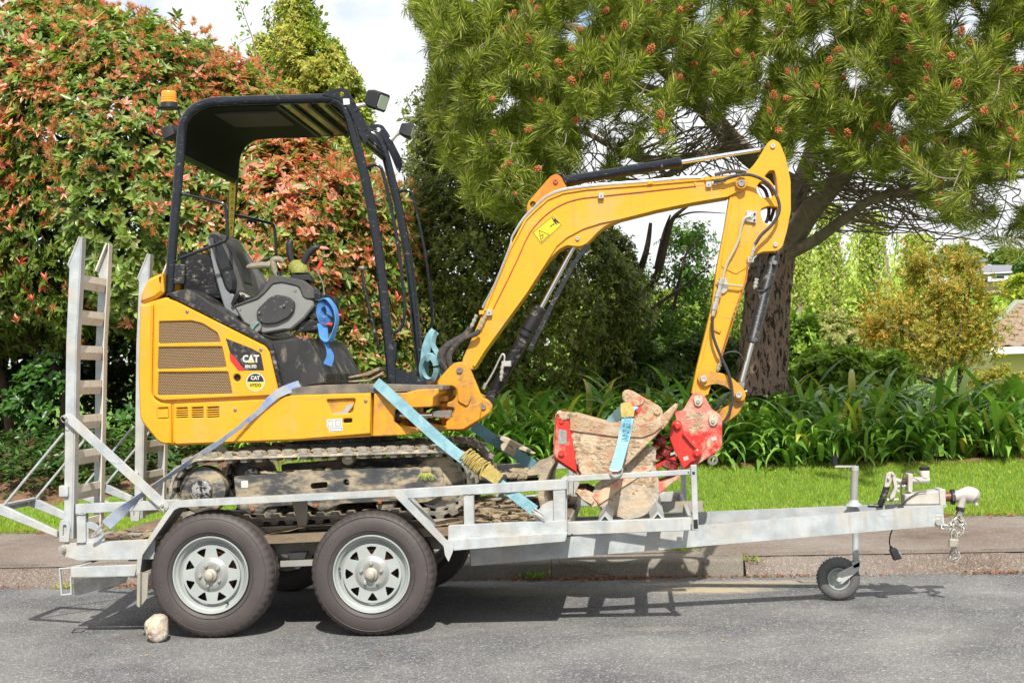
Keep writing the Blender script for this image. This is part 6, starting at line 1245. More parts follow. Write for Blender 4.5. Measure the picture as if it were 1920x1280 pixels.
# ---- photinia
PB = [blob(60, 330, 8.0, 270, 300, 1.6), blob(250, 360, 7.6, 250, 305, 1.5), blob(420, 420, 7.9, 200, 285, 1.4), blob(560, 520, 7.7, 190, 270, 1.3), blob(690, 560, 7.9, 110, 250, 1.2), blob(-180, 380, 8.0, 260, 330, 1.6), blob(150, 180, 8.3, 190, 190, 1.2), blob(640, 700, 7.7, 140, 140, 1.1)]
ph = thing('photinia_tree', (P(250, 840, 8.2).x, 8.2, float(gz(P(250, 840, 8.2).x, 8.2))), 'huge glossy hedge tree with coral red young leaves behind the excavator cab', 'tree')
RG = [(.18, .26, .045), (.25, .32, .07), (.13, .20, .035), (.35, .39, .13), (.07, .12, .022)]
RR = [(.60, .15, .09), (.68, .30, .20), (.54, .09, .055), (.68, .38, .25), (.55, .28, .10)]
p, nr = blob_surface(PB, 15500, r, .16, 4, 2.0, (0, .13))
keep = (p[:, 2] > gz(p[:, 0], p[:, 1]) + .05) & ((p[:, 2] > 1.15 + .35 * n3(p[:, :1] * 1.2, 6, 2)) | (p[:, 0] > P(430, 600, 7.7).x) | (r.random(len(p)) < .05)); p = p[keep]; nr = nr[keep]
hz = np.clip((p[:, 2] - 1.5) / 3.5, 0, 1); cl = n3(p * 1.1, 12, 3)
pp, dd, nn = rosettes(p, nr, 7, r, .78, .4); L_ = r.uniform(.07, .125, len(pp)); col = pal(len(pp), RG, [4, 3, 3, 1.5, 1.2], r, .2)
tip = np.repeat((cl + r.normal(size=len(p)) * .7 > 1.12), 7); lft = r.random(len(pp)) < .93; tt = tip & lft
col[tt] = pal(int(tt.sum()), RR, [3, 3, 1.6, 3, 2], r, .18); rx = np.repeat(p[:, 0] > P(430, 600, 7.7).x, 7) & (r.random(len(pp)) < .20); col[rx] = pal(int(rx.sum()), [(.45, .24, .07), (.38, .28, .07), (.52, .20, .10), (.56, .28, .17)], [1, 1, 1, 1], r)
cloud('foliage', pp, dd, nn, L_, L_ * r.uniform(.36, .48, len(pp)), col, T_LEAF, LEAF, ph, 'stuff')
# inner foliage mass, leaf colours darkened to stand in for shade
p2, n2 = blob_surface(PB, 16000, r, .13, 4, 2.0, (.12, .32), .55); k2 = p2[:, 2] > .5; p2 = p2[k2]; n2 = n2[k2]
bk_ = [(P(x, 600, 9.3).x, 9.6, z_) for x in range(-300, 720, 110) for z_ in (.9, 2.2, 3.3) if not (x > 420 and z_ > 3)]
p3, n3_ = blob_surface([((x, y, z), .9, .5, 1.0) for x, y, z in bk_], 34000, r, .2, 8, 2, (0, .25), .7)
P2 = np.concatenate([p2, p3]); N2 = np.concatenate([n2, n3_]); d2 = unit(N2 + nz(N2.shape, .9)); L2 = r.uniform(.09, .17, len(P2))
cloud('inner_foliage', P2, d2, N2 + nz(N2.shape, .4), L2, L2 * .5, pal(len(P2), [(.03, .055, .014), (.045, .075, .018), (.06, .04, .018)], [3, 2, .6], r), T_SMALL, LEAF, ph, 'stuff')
# orange-brown flower heads, thicker towards the top
q, qn = blob_surface(PB, 7600, r, .16, 4, 2.0, (-.035, .01)); hq_ = np.clip((q[:, 2] - 2.0) / 2.0, 0, 1); cq = n3(q * 1.3, 31, 2); kk = (r.random(len(q)) < .06 + .8 * hq_) & (cq + nz(len(q), .5) > -.25) & (q[:, 2] > 1.5); q = q[kk]; qn = qn[kk]
m_ = 46; ax = unit(qn + np.array([0, 0, .7])); pos = np.repeat(q + ax * .02, m_, 0); dr = unit(np.repeat(ax, m_, 0) * .9 + nz((len(pos), 3), .75)); L3 = r.uniform(.025, .075, len(pos))
base = np.repeat(pal(len(q), [(.62, .26, .12), (.55, .22, .08), (.66, .34, .19), (.48, .32, .12)], [3, 2, 2, 1], r, .12), m_, 0)
cloud('flower_heads', pos, dr, nz((len(pos), 3)), L3, np.full(len(pos), .009), base * (1 + nz((len(pos), 1), .15)), T_NEED, LEAFM, ph, 'stuff')
# the largest young red leaves, one object each
def leaf_mesh(name, w, mat, c):
    me = bpy.data.meshes.new(name); tv, tf = T_LEAF; me.from_pydata([(x, y * w, z) for x, y, z in tv], [], tf); at = me.attributes.new('tone', 'FLOAT_COLOR', 'POINT')
    for d in at.data: d.color = (*c, 1)
    for pl_ in me.polygons: pl_.use_smooth = True
    me.materials.append(mat); return me
RM = [leaf_mesh('leaf', .34, LEAF, c) for c in ((.58, .08, .05), (.64, .20, .12), (.54, .06, .045), (.64, .30, .18))]
def aim(o, pos, d, nrm, s_, base):
    d = Vector(d).normalized(); sd_ = d.cross(Vector(nrm)); sd_ = sd_.normalized() if sd_.length > 1e-4 else d.orthogonal().normalized(); n_ = sd_.cross(d)
    o.matrix_local = Matrix.Translation(Vector(pos) - base) @ Matrix(((d.x, sd_.x, n_.x), (d.y, sd_.y, n_.y), (d.z, sd_.z, n_.z))).to_4x4() @ Matrix.Scale(s_, 4)
rosp = [(75, 90), (25, 395), (40, 490), (110, 300), (150, 240), (110, 170), (180, 200), (300, 230), (280, 245), (385, 145), (405, 185), (440, 100), (235, 520), (265, 510), (175, 330), (95, 355), (215, 380), (150, 700 - 280), (250, 330), (20, 430), (60, 560), (85, 520), (130, 555), (30, 600), (560, 300), (640, 330), (500, 375), (700, 420), (690, 470), (520, 320), (600, 350), (470, 330), (745, 560), (665, 620), (640, 590), (655, 300), (585, 300), (620, 395)]
for i, (x, y) in enumerate(rosp):
    c = P(x, y, 6.25 if x < 450 else 6.45); ax = Vector((nz(1, .45)[0], -.35, .85)).normalized(); u = ax.orthogonal().normalized(); w = ax.cross(u); n_ = int(r.integers(6, 9))
    for k in range(n_):
        a = k * 2.4 + i; d = ax * r.uniform(.5, 1.4) + (u * math.cos(a) + w * math.sin(a)) * .7 + Vector(tuple(r.normal(size=3) * .2))
        o = bpy.data.objects.new('leaf', RM[(i + (k % 5 == 0)) % 4]); COL.objects.link(o); o.parent = ph; aim(o, c - ax * r.uniform(0, .05), d, ax, r.uniform(.05, .10), BASE[ph.name])
for (pts, rr) in (([(120, 860, 8.3), (130, 720, 8.2), (170, 500, 8.2), (220, 300, 8.2)], [.09, .07, .05, .02]), ([(260, 850, 8.4), (280, 700, 8.4), (340, 500, 8.3), (420, 300, 8.3)], [.08, .07, .05, .02]), ([(20, 860, 8.3), (10, 740, 8.2), (-40, 560, 8.2)], [.07, .05, .03]), ([(130, 720, 8.2), (60, 640, 7.6), (0, 560, 7.3)], [.04, .03, .015]), ([(520, 860, 8.4), (540, 700, 8.4), (560, 500, 8.3)], [.08, .06, .04])):
    g = G().tube(PL(pts, 8), rr, 8, sub=5); obj('trunk', g, BARKD, ph)
# ---- low shrubs and weeds under the photinia
sh = thing('undergrowth_shrub', (P(90, 860, 7.2).x, 7.2, float(gz(P(90, 860, 7.2).x, 7.2))), 'low dark green leafy shrub in the shade left of the ladder ramp', 'shrub')
lowp = np.array([tuple(P(x, y, 7.1)) for x, y in ((75, 790), (85, 760), (60, 740), (70, 845), (50, 700), (85, 850), (20, 760), (100, 700), (240, 790), (210, 840))]); lowp = np.repeat(lowp, 14, 0) + nz((140, 3), .10)
pp, dd, nn = rosettes(lowp, np.tile([0, -.7, .5], (len(lowp), 1)), 6, r, .8); L_ = r.uniform(.07, .11, len(pp)); cloud('foliage', pp, dd, nn, L_, L_ * .5, pal(len(pp), [(.06, .16, .025), (.09, .20, .04), (.04, .10, .02)], [2, 1, 2], r), T_LEAF, LEAF, sh, 'stuff')
lowp = []
for k in range(230):
    x = r.uniform(-7.2, P(330, 900, 5.6).x); y = r.uniform(5.45, 7.2); lowp += [(x + nz(1, .06)[0], y + nz(1, .06)[0], float(gz(x, y)) + r.uniform(.02, .30)) for _ in range(6)]
lowp = np.array(lowp); pp, dd, nn = rosettes(lowp, np.tile([0, -.4, .9], (len(lowp), 1)), 5, r, .9); L_ = r.uniform(.05, .10, len(pp)); t = thing('ground_cover', (-5.4, 6.2, .3), 'dark leafy ground cover and dead leaves in the shade below the photinia', 'ground cover')
cloud('foliage', pp, dd, nn, L_, L_ * .45, pal(len(pp), [(.05, .12, .022), (.08, .16, .03), (.10, .07, .03), (.03, .06, .015)], [2, 1, 1, 2], r), T_LEAF, LEAF, t, 'stuff')  # dark leaf colours deepen the shade under the photinia
# ---- generic shrub of small leaves
def shrub(name, label, cat, blobs, n, L0, L1, wr, cols, wts, mat, tmpl=T_SMALL, rose=4, lump=.2, seed=1, inner=None, group=None, dcol=None, clearb=0., front=.75, depth=(0, .18), up_=.3, spread=.8):
    b = np.array([q[0] for q in blobs]); x, y = b[:, 0].mean(), b[:, 1].mean(); t = thing(name, (x, y, float(gz(x, y))), label, cat, group)
    p, nr = blob_surface(blobs, n, r, lump, seed, 2.4, depth, front); k = p[:, 2] > gz(p[:, 0], p[:, 1]) + clearb; p = p[k]; nr = nr[k]
    pp, dd, nn = rosettes(p, nr, rose, r, spread, up_); L_ = r.uniform(L0, L1, len(pp)); tone = np.repeat(n3(p * 1.2, seed + 5, 2), rose); c = pal(len(pp), cols, wts, r)
    if dcol is not None: m2 = tone + nz(len(tone), .4) > .55; c[m2] = pal(int(m2.sum()), dcol, [1] * len(dcol), r)
    cloud('foliage', pp, dd, nn, L_, L_ * wr, c, tmpl, mat, t, 'stuff')
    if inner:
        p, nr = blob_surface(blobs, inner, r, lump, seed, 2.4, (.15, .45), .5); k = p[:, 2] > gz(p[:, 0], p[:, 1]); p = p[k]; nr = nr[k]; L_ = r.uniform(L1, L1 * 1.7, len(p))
        cloud('inner_foliage', p, nr + nz(nr.shape, .8), nr + nz(nr.shape, .5), L_, L_ * .55, pal(len(p), [tuple(np.array(cols[0]) * .6)], [1], r), T_SMALL, mat, t, 'stuff')  # inner leaves get a darkened skin colour, crown shade put into the colour
    return t
# dark small-leaved tree behind the boom
DKB = [blob(860, 520, 9.0, 130, 230, 1.1), blob(800, 620, 8.6, 110, 190, .9), blob(1000, 560, 9.4, 170, 240, 1.2), blob(860, 300, 9.6, 100, 170, .9), blob(1080, 620, 9.4, 130, 190, 1.0), blob(930, 420, 9.8, 150, 200, 1.0), blob(1120, 520, 9.9, 80, 120, .7)]
dk = shrub('dark_evergreen_tree', 'dense small leaved dark evergreen tree behind the excavator boom', 'tree', DKB, 15000, .038, .064, .55, [(.16, .20, .035), (.22, .25, .045), (.09, .12, .022), (.33, .35, .09)], [3, 3, 2, 2], LEAF, rose=5, lump=.2, seed=14, inner=16000, clearb=.3, dcol=[(.34, .36, .10), (.26, .29, .07)])  # light olive second palette paints bright highlights into leaf clumps
for pts, rr in (([(1150, 720, 9.8), (1168, 620, 9.8), (1185, 590, 9.8), (1230, 520, 9.7), (1250, 450, 9.7), (1262, 410, 9.7), (1292, 385, 9.7)], [.09, .07, .055, .045, .035, .028, .012]), ([(1168, 620, 9.8), (1190, 540, 9.8), (1212, 470, 9.7), (1220, 418, 9.7)], [.06, .05, .035, .02]), ([(1230, 505, 9.7), (1244, 440, 9.7), (1257, 403, 9.7)], [.03, .02, .01]), ([(1160, 640, 9.7), (1200, 595, 9.6), (1270, 545, 9.6), (1330, 500, 9.6)], [.04, .028, .018, .008]), ([(1262, 410, 9.7), (1300, 398, 9.7), (1360, 400, 9.7)], [.014, .01, .004]), ([(1260, 600, 9.8), (1285, 480, 9.7), (1320, 440, 9.7)], [.02, .016, .006]), ([(1080, 800, 9.3), (1085, 700, 9.3), (1060, 600, 9.3)], [.09, .07, .04]), ([(800, 800, 8.9), (810, 650, 8.9)], [.06, .04])):
    obj('branch', G().tube(PL(pts, 9), rr, 8, sub=5), BARKD, dk)
# bright twiggy shrub between the boom and the stick
shrub('loose_green_shrub', 'loose bright green shrub showing sky between boom and stick', 'shrub', [blob(1240, 620, 10.4, 120, 90, .8), blob(1290, 530, 10.6, 60, 90, .6), blob(1200, 540, 10.8, 40, 60, .5), blob(1320, 640, 10.2, 70, 100, .7), blob(1290, 450, 10.8, 50, 40, .5)], 2600, .045, .08, .5, [(.10, .20, .03), (.16, .27, .04), (.06, .11, .02)], [3, 2, 2], LEAFM, rose=4, lump=.35, seed=33, front=.3, depth=(0, .6))
shrub('yellow_green_hedge', 'sunlit yellow green bushes far behind the boom', 'bush', [blob(1190, 640, 17, 150, 90, 1.5), blob(1330, 600, 17, 130, 80, 1.5)], 5000, .06, .10, .5, [(.30, .36, .06), (.22, .30, .05), (.38, .38, .09)], [2, 2, 1], LEAFM, rose=3, seed=35)
shrub('dark_understorey_bush', 'dark leafy bush filling the shade behind the tall strap leaves left of the pine trunk', 'bush', [blob(1200, 700, 9.6, 90, 60, .5), blob(1310, 690, 9.7, 80, 60, .5), blob(1380, 700, 9.2, 50, 60, .4)], 3000, .05, .09, .5, [(.09, .15, .03), (.12, .19, .035)], [1, 1], LEAF, rose=4, lump=.3, seed=37, inner=1500)  # bush added to darken the pale gap left of the stick
# lime tree behind the canopy
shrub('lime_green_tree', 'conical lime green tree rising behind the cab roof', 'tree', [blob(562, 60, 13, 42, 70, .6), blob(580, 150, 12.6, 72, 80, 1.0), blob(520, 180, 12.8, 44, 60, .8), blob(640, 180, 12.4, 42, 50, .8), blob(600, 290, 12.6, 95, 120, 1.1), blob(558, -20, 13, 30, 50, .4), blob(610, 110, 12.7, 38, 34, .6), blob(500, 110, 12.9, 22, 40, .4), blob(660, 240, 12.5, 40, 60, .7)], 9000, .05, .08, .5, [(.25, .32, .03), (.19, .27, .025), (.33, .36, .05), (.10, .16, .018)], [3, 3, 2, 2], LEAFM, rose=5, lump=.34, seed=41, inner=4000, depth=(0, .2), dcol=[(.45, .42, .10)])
t = thing('thin_sapling', (P(520, 600, 11).x, 11, .5), 'thin bare sapling with a few green leaves against the sky left of the lime tree', 'tree')
g = G().tube(PL([(520, 420, 11), (505, 250, 11), (480, 100, 11), (462, 40, 11), (440, -20, 11)], 11), [.02, .014, .01, .007, .004], 6, sub=6); obj('trunk', g, BARKG, t)
g = G()
for (a, b) in (((490, 130), (515, 105)), ((470, 70), (440, 90)), ((500, 200), (470, 170)), ((508, 260), (550, 225)), ((455, 20), (470, -10)), ((505, 240), (470, 230)), ((495, 180), (530, 150))): g.tube(PL([a, ((a[0] + b[0]) / 2, (a[1] + b[1]) / 2 - 3), b], 11), [.006, .004, .002], 5, sub=3)
obj('branch', g, BARKG, t)
lp = np.array([tuple(P(x + nz(1, 5)[0], y + nz(1, 8)[0], 11)) for x, y in ((445, 10), (450, 25), (458, 40), (470, 60), (440, 88), (446, 80), (475, 90), (515, 104), (530, 150), (470, 170), (550, 225), (470, 232), (460, 0), (482, 120), (500, 180)) for _ in range(7)])
cloud('foliage', lp, nz(lp.shape) + [0, 0, -.3], nz(lp.shape) + [0, -1, .5], r.uniform(.05, .09, len(lp)), r.uniform(.025, .04, len(lp)), pal(len(lp), [(.18, .30, .04), (.26, .36, .06)], [1, 1], r), T_LEAF, LEAFM, t, 'stuff')
# ---- pine
PT = thing('pine_tree', (P(1440, 720, 7.6).x, 7.6, float(gz(P(1440, 720, 7.6).x, 7.6))), 'spreading pine tree with rust coloured pollen cones and a thick fissured trunk', 'tree')
tr_ = [(1428, 740, 7.6), (1430, 690, 7.6), (1434, 620, 7.6), (1438, 560, 7.6), (1445, 505, 7.6), (1462, 462, 7.6)]
q = PL(tr_, 7.6); pts = catmull(q, 14); rad = np.interp(np.linspace(0, 1, len(pts)), [0, .15, .5, .8, 1], [.30, .255, .235, .225, .16]); N = 56; g = G()
for i, c in enumerate(pts):
    for j in range(N):
        a = 2 * math.pi * j / N; s_ = n3(np.array([math.cos(a) * 2.6, math.sin(a) * 2.6, c.z * 1.1]), 70, 3, 1.4); fis = -abs(math.sin(a * 9 + 1.6 * math.sin(c.z * 5 + a * 2) + s_ * 1.5)) ** .5
        rr = rad[i] * (1 + .05 * s_) + .022 * fis + .008 * math.sin(c.z * 33 + a * 14 + s_ * 3) + .02; g.v.append((c.x + rr * math.cos(a), c.y + rr * math.sin(a), c.z))
for i in range(len(pts) - 1):
    for j in range(N): g.f.append((i * N + j, i * N + (j + 1) % N, (i + 1) * N + (j + 1) % N, (i + 1) * N + j))
PBK = M('fissured_pine_bark', (.27, .175, .135), .9, c2=(.38, .29, .23), s2=9, a2=.8, dirt=(.035, .02, .016), sd=9, td=.52, wd=.04, bs=22, bstr=1., stretch=(3, 3, 1))
obj('trunk', g, PBK, PT, ang=60)
limbs = [([(1452, 500, 7.6), (1490, 440, 7.5), (1520, 395, 7.3), (1560, 350, 7.0), (1605, 290, 6.6), (1650, 220, 6.2), (1720, 120, 5.8), (1760, 20, 5.6)], [.15, .125, .115, .10, .08, .065, .05, .03]),
         ([(1450, 500, 7.6), (1480, 420, 7.9), (1500, 350, 8.2), (1530, 260, 8.5), (1550, 160, 8.8), (1580, 40, 9)], [.14, .12, .10, .09, .07, .04]),
         ([(1460, 480, 7.6), (1520, 455, 7.3), (1590, 405, 6.8), (1640, 372, 6.4), (1740, 350, 5.9), (1850, 338, 5.5), (1930, 330, 5.2)], [.085, .06, .05, .045, .035, .025, .015]),
         ([(1500, 350, 8.2), (1440, 320, 8.3), (1380, 270, 8.2), (1300, 180, 8.0), (1240, 120, 7.8), (1190, 70, 7.6), (1130, 0, 7.4)], [.10, .11, .11, .10, .09, .08, .05]),
         ([(1380, 270, 8.2), (1330, 285, 7.6), (1260, 300, 7.1), (1180, 290, 6.6), (1100, 250, 6.2), (1040, 230, 6.0)], [.06, .05, .045, .035, .025, .015]),
         ([(1300, 180, 8.0), (1260, 180, 7.2), (1180, 160, 6.5), (1080, 160, 6.0), (960, 130, 5.6), (880, 90, 5.4)], [.07, .06, .05, .04, .03, .015]),
         ([(1600, 300, 6.6), (1680, 290, 6.0), (1760, 250, 5.6), (1860, 190, 5.2)], [.05, .04, .03, .015]),
         ([(1240, 120, 7.8), (1100, 60, 7.3), (950, 20, 7.0), (820, 0, 6.8)], [.06, .05, .03, .015]),
         ([(1330, 285, 7.6), (1220, 340, 7.2), (1120, 330, 6.8), (1050, 350, 6.5)], [.04, .035, .025, .012]),
         ([(1550, 160, 8.8), (1480, 90, 8.4), (1420, 40, 8.0), (1380, -30, 7.7)], [.05, .04, .03, .02]),
         ([(1300, 180, 8.0), (1360, 60, 8.3), (1400, -40, 8.5)], [.07, .05, .03])]
nodes = []; 
for pts, rr in limbs:
    q = catmull(PL(pts, 7), 8); obj('branch', G().tube(q, list(np.interp(np.linspace(0, 1, len(q)), np.linspace(0, 1, len(rr)), rr)), 10), BARKG if len(pts) < 9 else PBK, PT); nodes += [tuple(v) for v in q]
nodes = np.array(nodes)
def dens(x, y):
    """share of pine foliage in each part of the crown"""
    L_edge = np.interp(y, [-60, 0, 60, 130, 200, 280, 350, 420, 440], [770, 775, 800, 815, 800, 835, 880, 930, 1010])
    bot = np.interp(x, [780, 870, 960, 1020, 1080, 1200, 1300, 1400, 1480, 1600, 1700, 1780, 1900], [200, 350, 420, 400, 345, 300, 235, 225, 330, 330, 345, 420, 470])
    d = 1.0 if (x > L_edge and y < bot) else 0
    if d and 1080 < x < 1420 and y > 175: d = .15
    if d and 1480 < x < 1760 and y > 200: d = .34
    if d and x > 1600 and y > 300: d = .26
    return d
sh_ = []
gapn = lambda x, y: math.sin(x * .021 + 1.3) * math.sin(y * .027 + x * .006) + .5 * math.sin(x * .05 + y * .043)
while len(sh_) < 2600:
    x = r.uniform(770, 2080); y = r.uniform(-160, 480)
    if r.random() > dens(x, y): continue
    if gapn(x, y) < (-.35 if x > 1020 else -.75) and r.random() < .85: continue
    t_ = (y + 160) / 640; Yc_ = 5.4 + (1450 - x) ** 2 / 400000 - (.5 if x > 1700 else 0); Yv = Yc_ + r.uniform(-1.6, 2.4)
    if x > 900 and math.sin(x * .09 + 2 * math.sin(y * .031)) * math.sin(y * .083 + 2 * math.sin(x * .027)) > .55: continue
    sh_.append(tuple(P(x, y, Yv)))
sh_ = np.array(sh_)
# join every shoot to the nearest wood with a curved twig
order = np.argsort([np.min(np.linalg.norm(nodes - s_, axis=1)) for s_ in sh_]); gt_ = G(); nd = [nodes]; sdir = np.zeros((len(sh_), 3)); allN = nodes.copy(); rad_n = np.full(len(nodes), 1.)
buf = []
for ii, i in enumerate(order):
    s_ = sh_[i]; d = np.linalg.norm(allN - s_, axis=1); j = int(np.argmin(d)); a = allN[j]; L0 = d[j]
    mid = (a + s_) / 2 + r.normal(size=3) * .10 * L0 + np.array([0, 0, -.10 * L0]); dirv = unit(s_ - mid + np.array([0, -.1, .25]) * L0); sdir[i] = dirv
    r0 = .004 + .007 * min(L0, 1.4); p_ = catmull([Vector(a), Vector(mid), Vector(s_)], 3); gt_.tube(p_, [r0, r0 * .8, .0035], 4)
    buf += [tuple(v) for v in p_[2:]]
    if ii % 12 == 0: allN = np.concatenate([allN, np.array(buf)]); buf = []
# bare twigs in the open lower crown
for k in range(420):
    x = r.choice([r.uniform(1080, 1440), r.uniform(1500, 1900)]); y = r.uniform(190, 335) if x < 1460 else r.uniform(300, 430)
    s_ = np.array(P(x, y, r.uniform(6, 8.5))); d = np.linalg.norm(nodes - s_, axis=1); j = int(np.argmin(d)); a = nodes[j]
    mid = (a + s_) / 2 + r.normal(size=3) * .18 * d[j]; gt_.tube(catmull([Vector(a), Vector(mid), Vector(s_), Vector(s_ + r.normal(size=3) * .15)], 3), [.011, .008, .005, .003], 4)
obj('twigs', gt_, BARKG, PT, ang=60, kind='stuff', flip=False)
K = 215; N = len(sh_); ax = unit(sdir + nz((N, 3), .2)); u = unit(np.cross(ax, nz((N, 3)))); w = np.cross(ax, u)
t_ = r.random((N, K)); a_ = r.uniform(0, 6.283, (N, K)); sp_ = (r.uniform(.35, 1.0, (N, K)) * r.uniform(.6, 1.15, (N, 1)))[..., None]
pos = sh_[:, None] - ax[:, None] * (t_[..., None] * .30); dr = ax[:, None] * (.25 + .8 * (1 - t_[..., None])) + (u[:, None] * np.cos(a_)[..., None] + w[:, None] * np.sin(a_)[..., None]) * sp_ + np.array([0, 0, -.16])
pos = pos.reshape(-1, 3); dr = dr.reshape(-1, 3); L_ = r.uniform(.08, .18, N * K); tone = np.repeat(r.random(N), K)
c = pal(N * K, [(.26, .31, .05), (.37, .40, .095), (.15, .20, .032), (.52, .51, .20)], [4, 3, 2.4, 1], r, .18) * (.85 + .35 * tone[:, None]); cloud('needles', pos, dr, nz(pos.shape), L_, np.full(N * K, .0024), c, T_NEED, NEED, PT, 'stuff')
# pollen cones: the largest ones as parts
CONE = M('rust_pollen_cone', (.46, .12, .035), .8, c2=(.52, .20, .07), s2=60, bs=120, bstr=1.)
g = G(); rr_ = np.random.default_rng(2)
for k in range(26):
    a = k * 2.4; z = k / 26 * .045; rad_ = .016 * math.sin(math.pi * (.15 + .8 * k / 26)); c_ = Vector((rad_ * math.cos(a), rad_ * math.sin(a), z)); n_ = Vector((math.cos(a), math.sin(a), .5)).normalized()
    u_ = n_.orthogonal() * .006; w_ = n_.cross(u_); g.add([c_ + u_, c_ + w_, c_ - u_, c_ - w_, c_ + n_ * .014], [(0, 1, 4), (1, 2, 4), (2, 3, 4), (3, 0, 4)])
cme = bpy.data.meshes.new('pollen_cone'); cme.from_pydata(g.v, [], g.f); cme.materials.append(CONE)
fr = np.argsort(sh_[:, 1]); cnt = 0
for i in fr:
    if cnt >= 295: break
    if r.random() < .20: continue
    o = bpy.data.objects.new('pollen_cone', cme); COL.objects.link(o); o.parent = PT; o.location = Vector(sh_[i]) + Vector(ax[i]) * .05 - BASE[PT.name]; o.rotation_euler = Vector(ax[i]).to_track_quat('Z', 'Y').to_euler(); s_ = r.uniform(.8, 1.6); o.scale = (s_ * .85, s_ * .85, s_ * 1.2); cnt += 1
WC = M('woody_pine_cone', (.15, .10, .08), .8, c2=(.24, .18, .14), s2=30)
for (x, y) in ((924, 117), (1782, 205), (1700, 315), (1830, 172)):
    c_ = P(x, y, 5.0); g = G()
    for k in range(70):
        a = k * 2.4; t = k / 70; rad_ = .040 * math.sin(math.pi * (.12 + .85 * t)); cc_ = Vector((c_.x + rad_ * math.cos(a), c_.y + rad_ * math.sin(a), c_.z + .045 - t * .11)); n_ = Vector((math.cos(a), math.sin(a), .4)).normalized(); s2_ = Vector((-math.sin(a), math.cos(a), 0)) * .010; z2 = Vector((0, 0, .007))
        g.add([cc_ + s2_, cc_ + z2, cc_ - s2_, cc_ - z2, cc_ + n_ * .012], [(0, 1, 4), (1, 2, 4), (2, 3, 4), (3, 0, 4)])
    obj('pine_cone', g, WC, PT)
# darker fine pine behind the top left of the crown
# ---- strap-leaved clumps
def strap_leaf(L0, wd, lift, r_):
    """one arching leaf as verts/faces in a local frame: x outward, z up"""
    n_ = 8; v = []; f = []; x = z = 0; a = lift; ds = L0 / (n_ - 1); curl = r_.uniform(.16, .36)
    for i in range(n_):
        t = i / (n_ - 1); w_ = wd * (.55 + .6 * math.sin(math.pi * min(t * .9 + .15, 1))) * (1 if t < .75 else max((1 - t) / .25, .0)) ; v += [(x, -w_ / 2, z + w_ * .12), (x, 0, z), (x, w_ / 2, z + w_ * .12)]
        x += math.cos(a) * ds; z += math.sin(a) * ds; a -= curl * (.4 + 1.3 * t)
    for i in range(n_ - 1): k = i * 3; f += [(k, k + 3, k + 4, k + 1), (k + 1, k + 4, k + 5, k + 2)]
    return v, f
rl_ = np.random.default_rng(90); LM = []
AC = [(.17, .33, .05), (.24, .42, .07), (.11, .24, .036), (.35, .52, .12), (.46, .44, .08)]
for i in range(12):
    v, f = strap_leaf(rl_.uniform(.42, .62), rl_.uniform(.036, .052), rl_.uniform(.85, 1.35), rl_); me = bpy.data.meshes.new('leaf'); me.from_pydata(v, [], f); at = me.attributes.new('tone', 'FLOAT_COLOR', 'POINT'); c = AC[min(i % 5, 4) if i < 11 else 1]
    if i % 5 == 4 and i != 4: c = AC[0]
    for d in at.data: d.color = (*c, 1)
    for q_ in me.polygons: q_.use_smooth = True
    me.materials.append(AGAL); LM.append((me, v, f))
def clump(x, y, k, ht, label, nparts=14, nrest=60, group='strap leaved clumps along the garden edge'):
    z = float(gz(x, y)); t = thing('agapanthus', (x, y, z), label, 'plant', group)
    g = G(); tone = []
    for i in range(nparts + nrest):
        me, v, f = LM[int(rl_.integers(0, 12))]; az = rl_.uniform(0, 2 * math.pi); 
        if i < nparts: az = rl_.uniform(math.pi * 1.12, math.pi * 1.88)
        s_ = ht * rl_.uniform(.75, 1.2); off = Vector((rl_.normal() * .10, rl_.normal() * .10, rl_.uniform(-.05, .22) * ht)); tilt = rl_.uniform(-.35, .15)
        Mx = Matrix.Translation(off) @ Matrix.Rotation(az, 4, 'Z') @ Matrix.Rotation(-tilt, 4, 'Y') @ Matrix.Rotation(rl_.normal() * .2, 4, 'X') @ Matrix.Scale(s_, 4)
        if i < nparts:
            o = bpy.data.objects.new('leaf', me); COL.objects.link(o); o.parent = t; o.matrix_local = Mx
        else:
            g.add([Mx @ Vector(q_) for q_ in v], f); c = np.array(AC[int(rl_.choice(5, p=[.34, .25, .24, .11, .06]))]) * rl_.uniform(.8, 1.2); tone += [(*c, 1)] * len(v)
    me = bpy.data.meshes.new('foliage'); me.from_pydata(g.v, [], g.f); at = me.attributes.new('tone', 'FLOAT_COLOR', 'POINT'); at.data.foreach_set('color', np.array(tone, np.float32).ravel())
    for q_ in me.polygons: q_.use_smooth = True
    o = mesh_obj('foliage', me, AGAL, None); o.parent = t; o['kind'] = 'stuff'; return t
front = [(905, 850), (960, 870), (1030, 880), (1110, 880), (1190, 880), (1270, 875), (1345, 872), (1420, 868), (1495, 862), (1570, 858), (1645, 852), (1720, 848), (1795, 842), (1870, 838), (1930, 832)]
WH1 = ['behind the tip of the dozer blade', 'behind the muddy ratchet', 'behind the red end of the spare bucket', 'behind the middle of the spare bucket', 'behind the spare bucket ear', 'behind the bucket teeth', 'behind the red hitch', 'below the bucket link', 'just right of the white lifting eye', 'behind the jockey wheel crank', 'behind the brake lever', 'behind the fluid reservoir', 'behind the ball coupling', 'below the tiled roof house', 'at the right edge of the picture']
WH2 = ['right of the boom foot', 'below the boom cylinder', 'above the red bucket end plate', 'between the boom and the spare bucket', 'above the bucket ear', 'left of the stick tip', 'below the pine trunk', 'right of the pine trunk', 'above the jockey crank', 'below the flowering hedge', 'left below the rusty conifer', 'right below the rusty conifer', 'above the ball coupling', 'left of the cream wall']
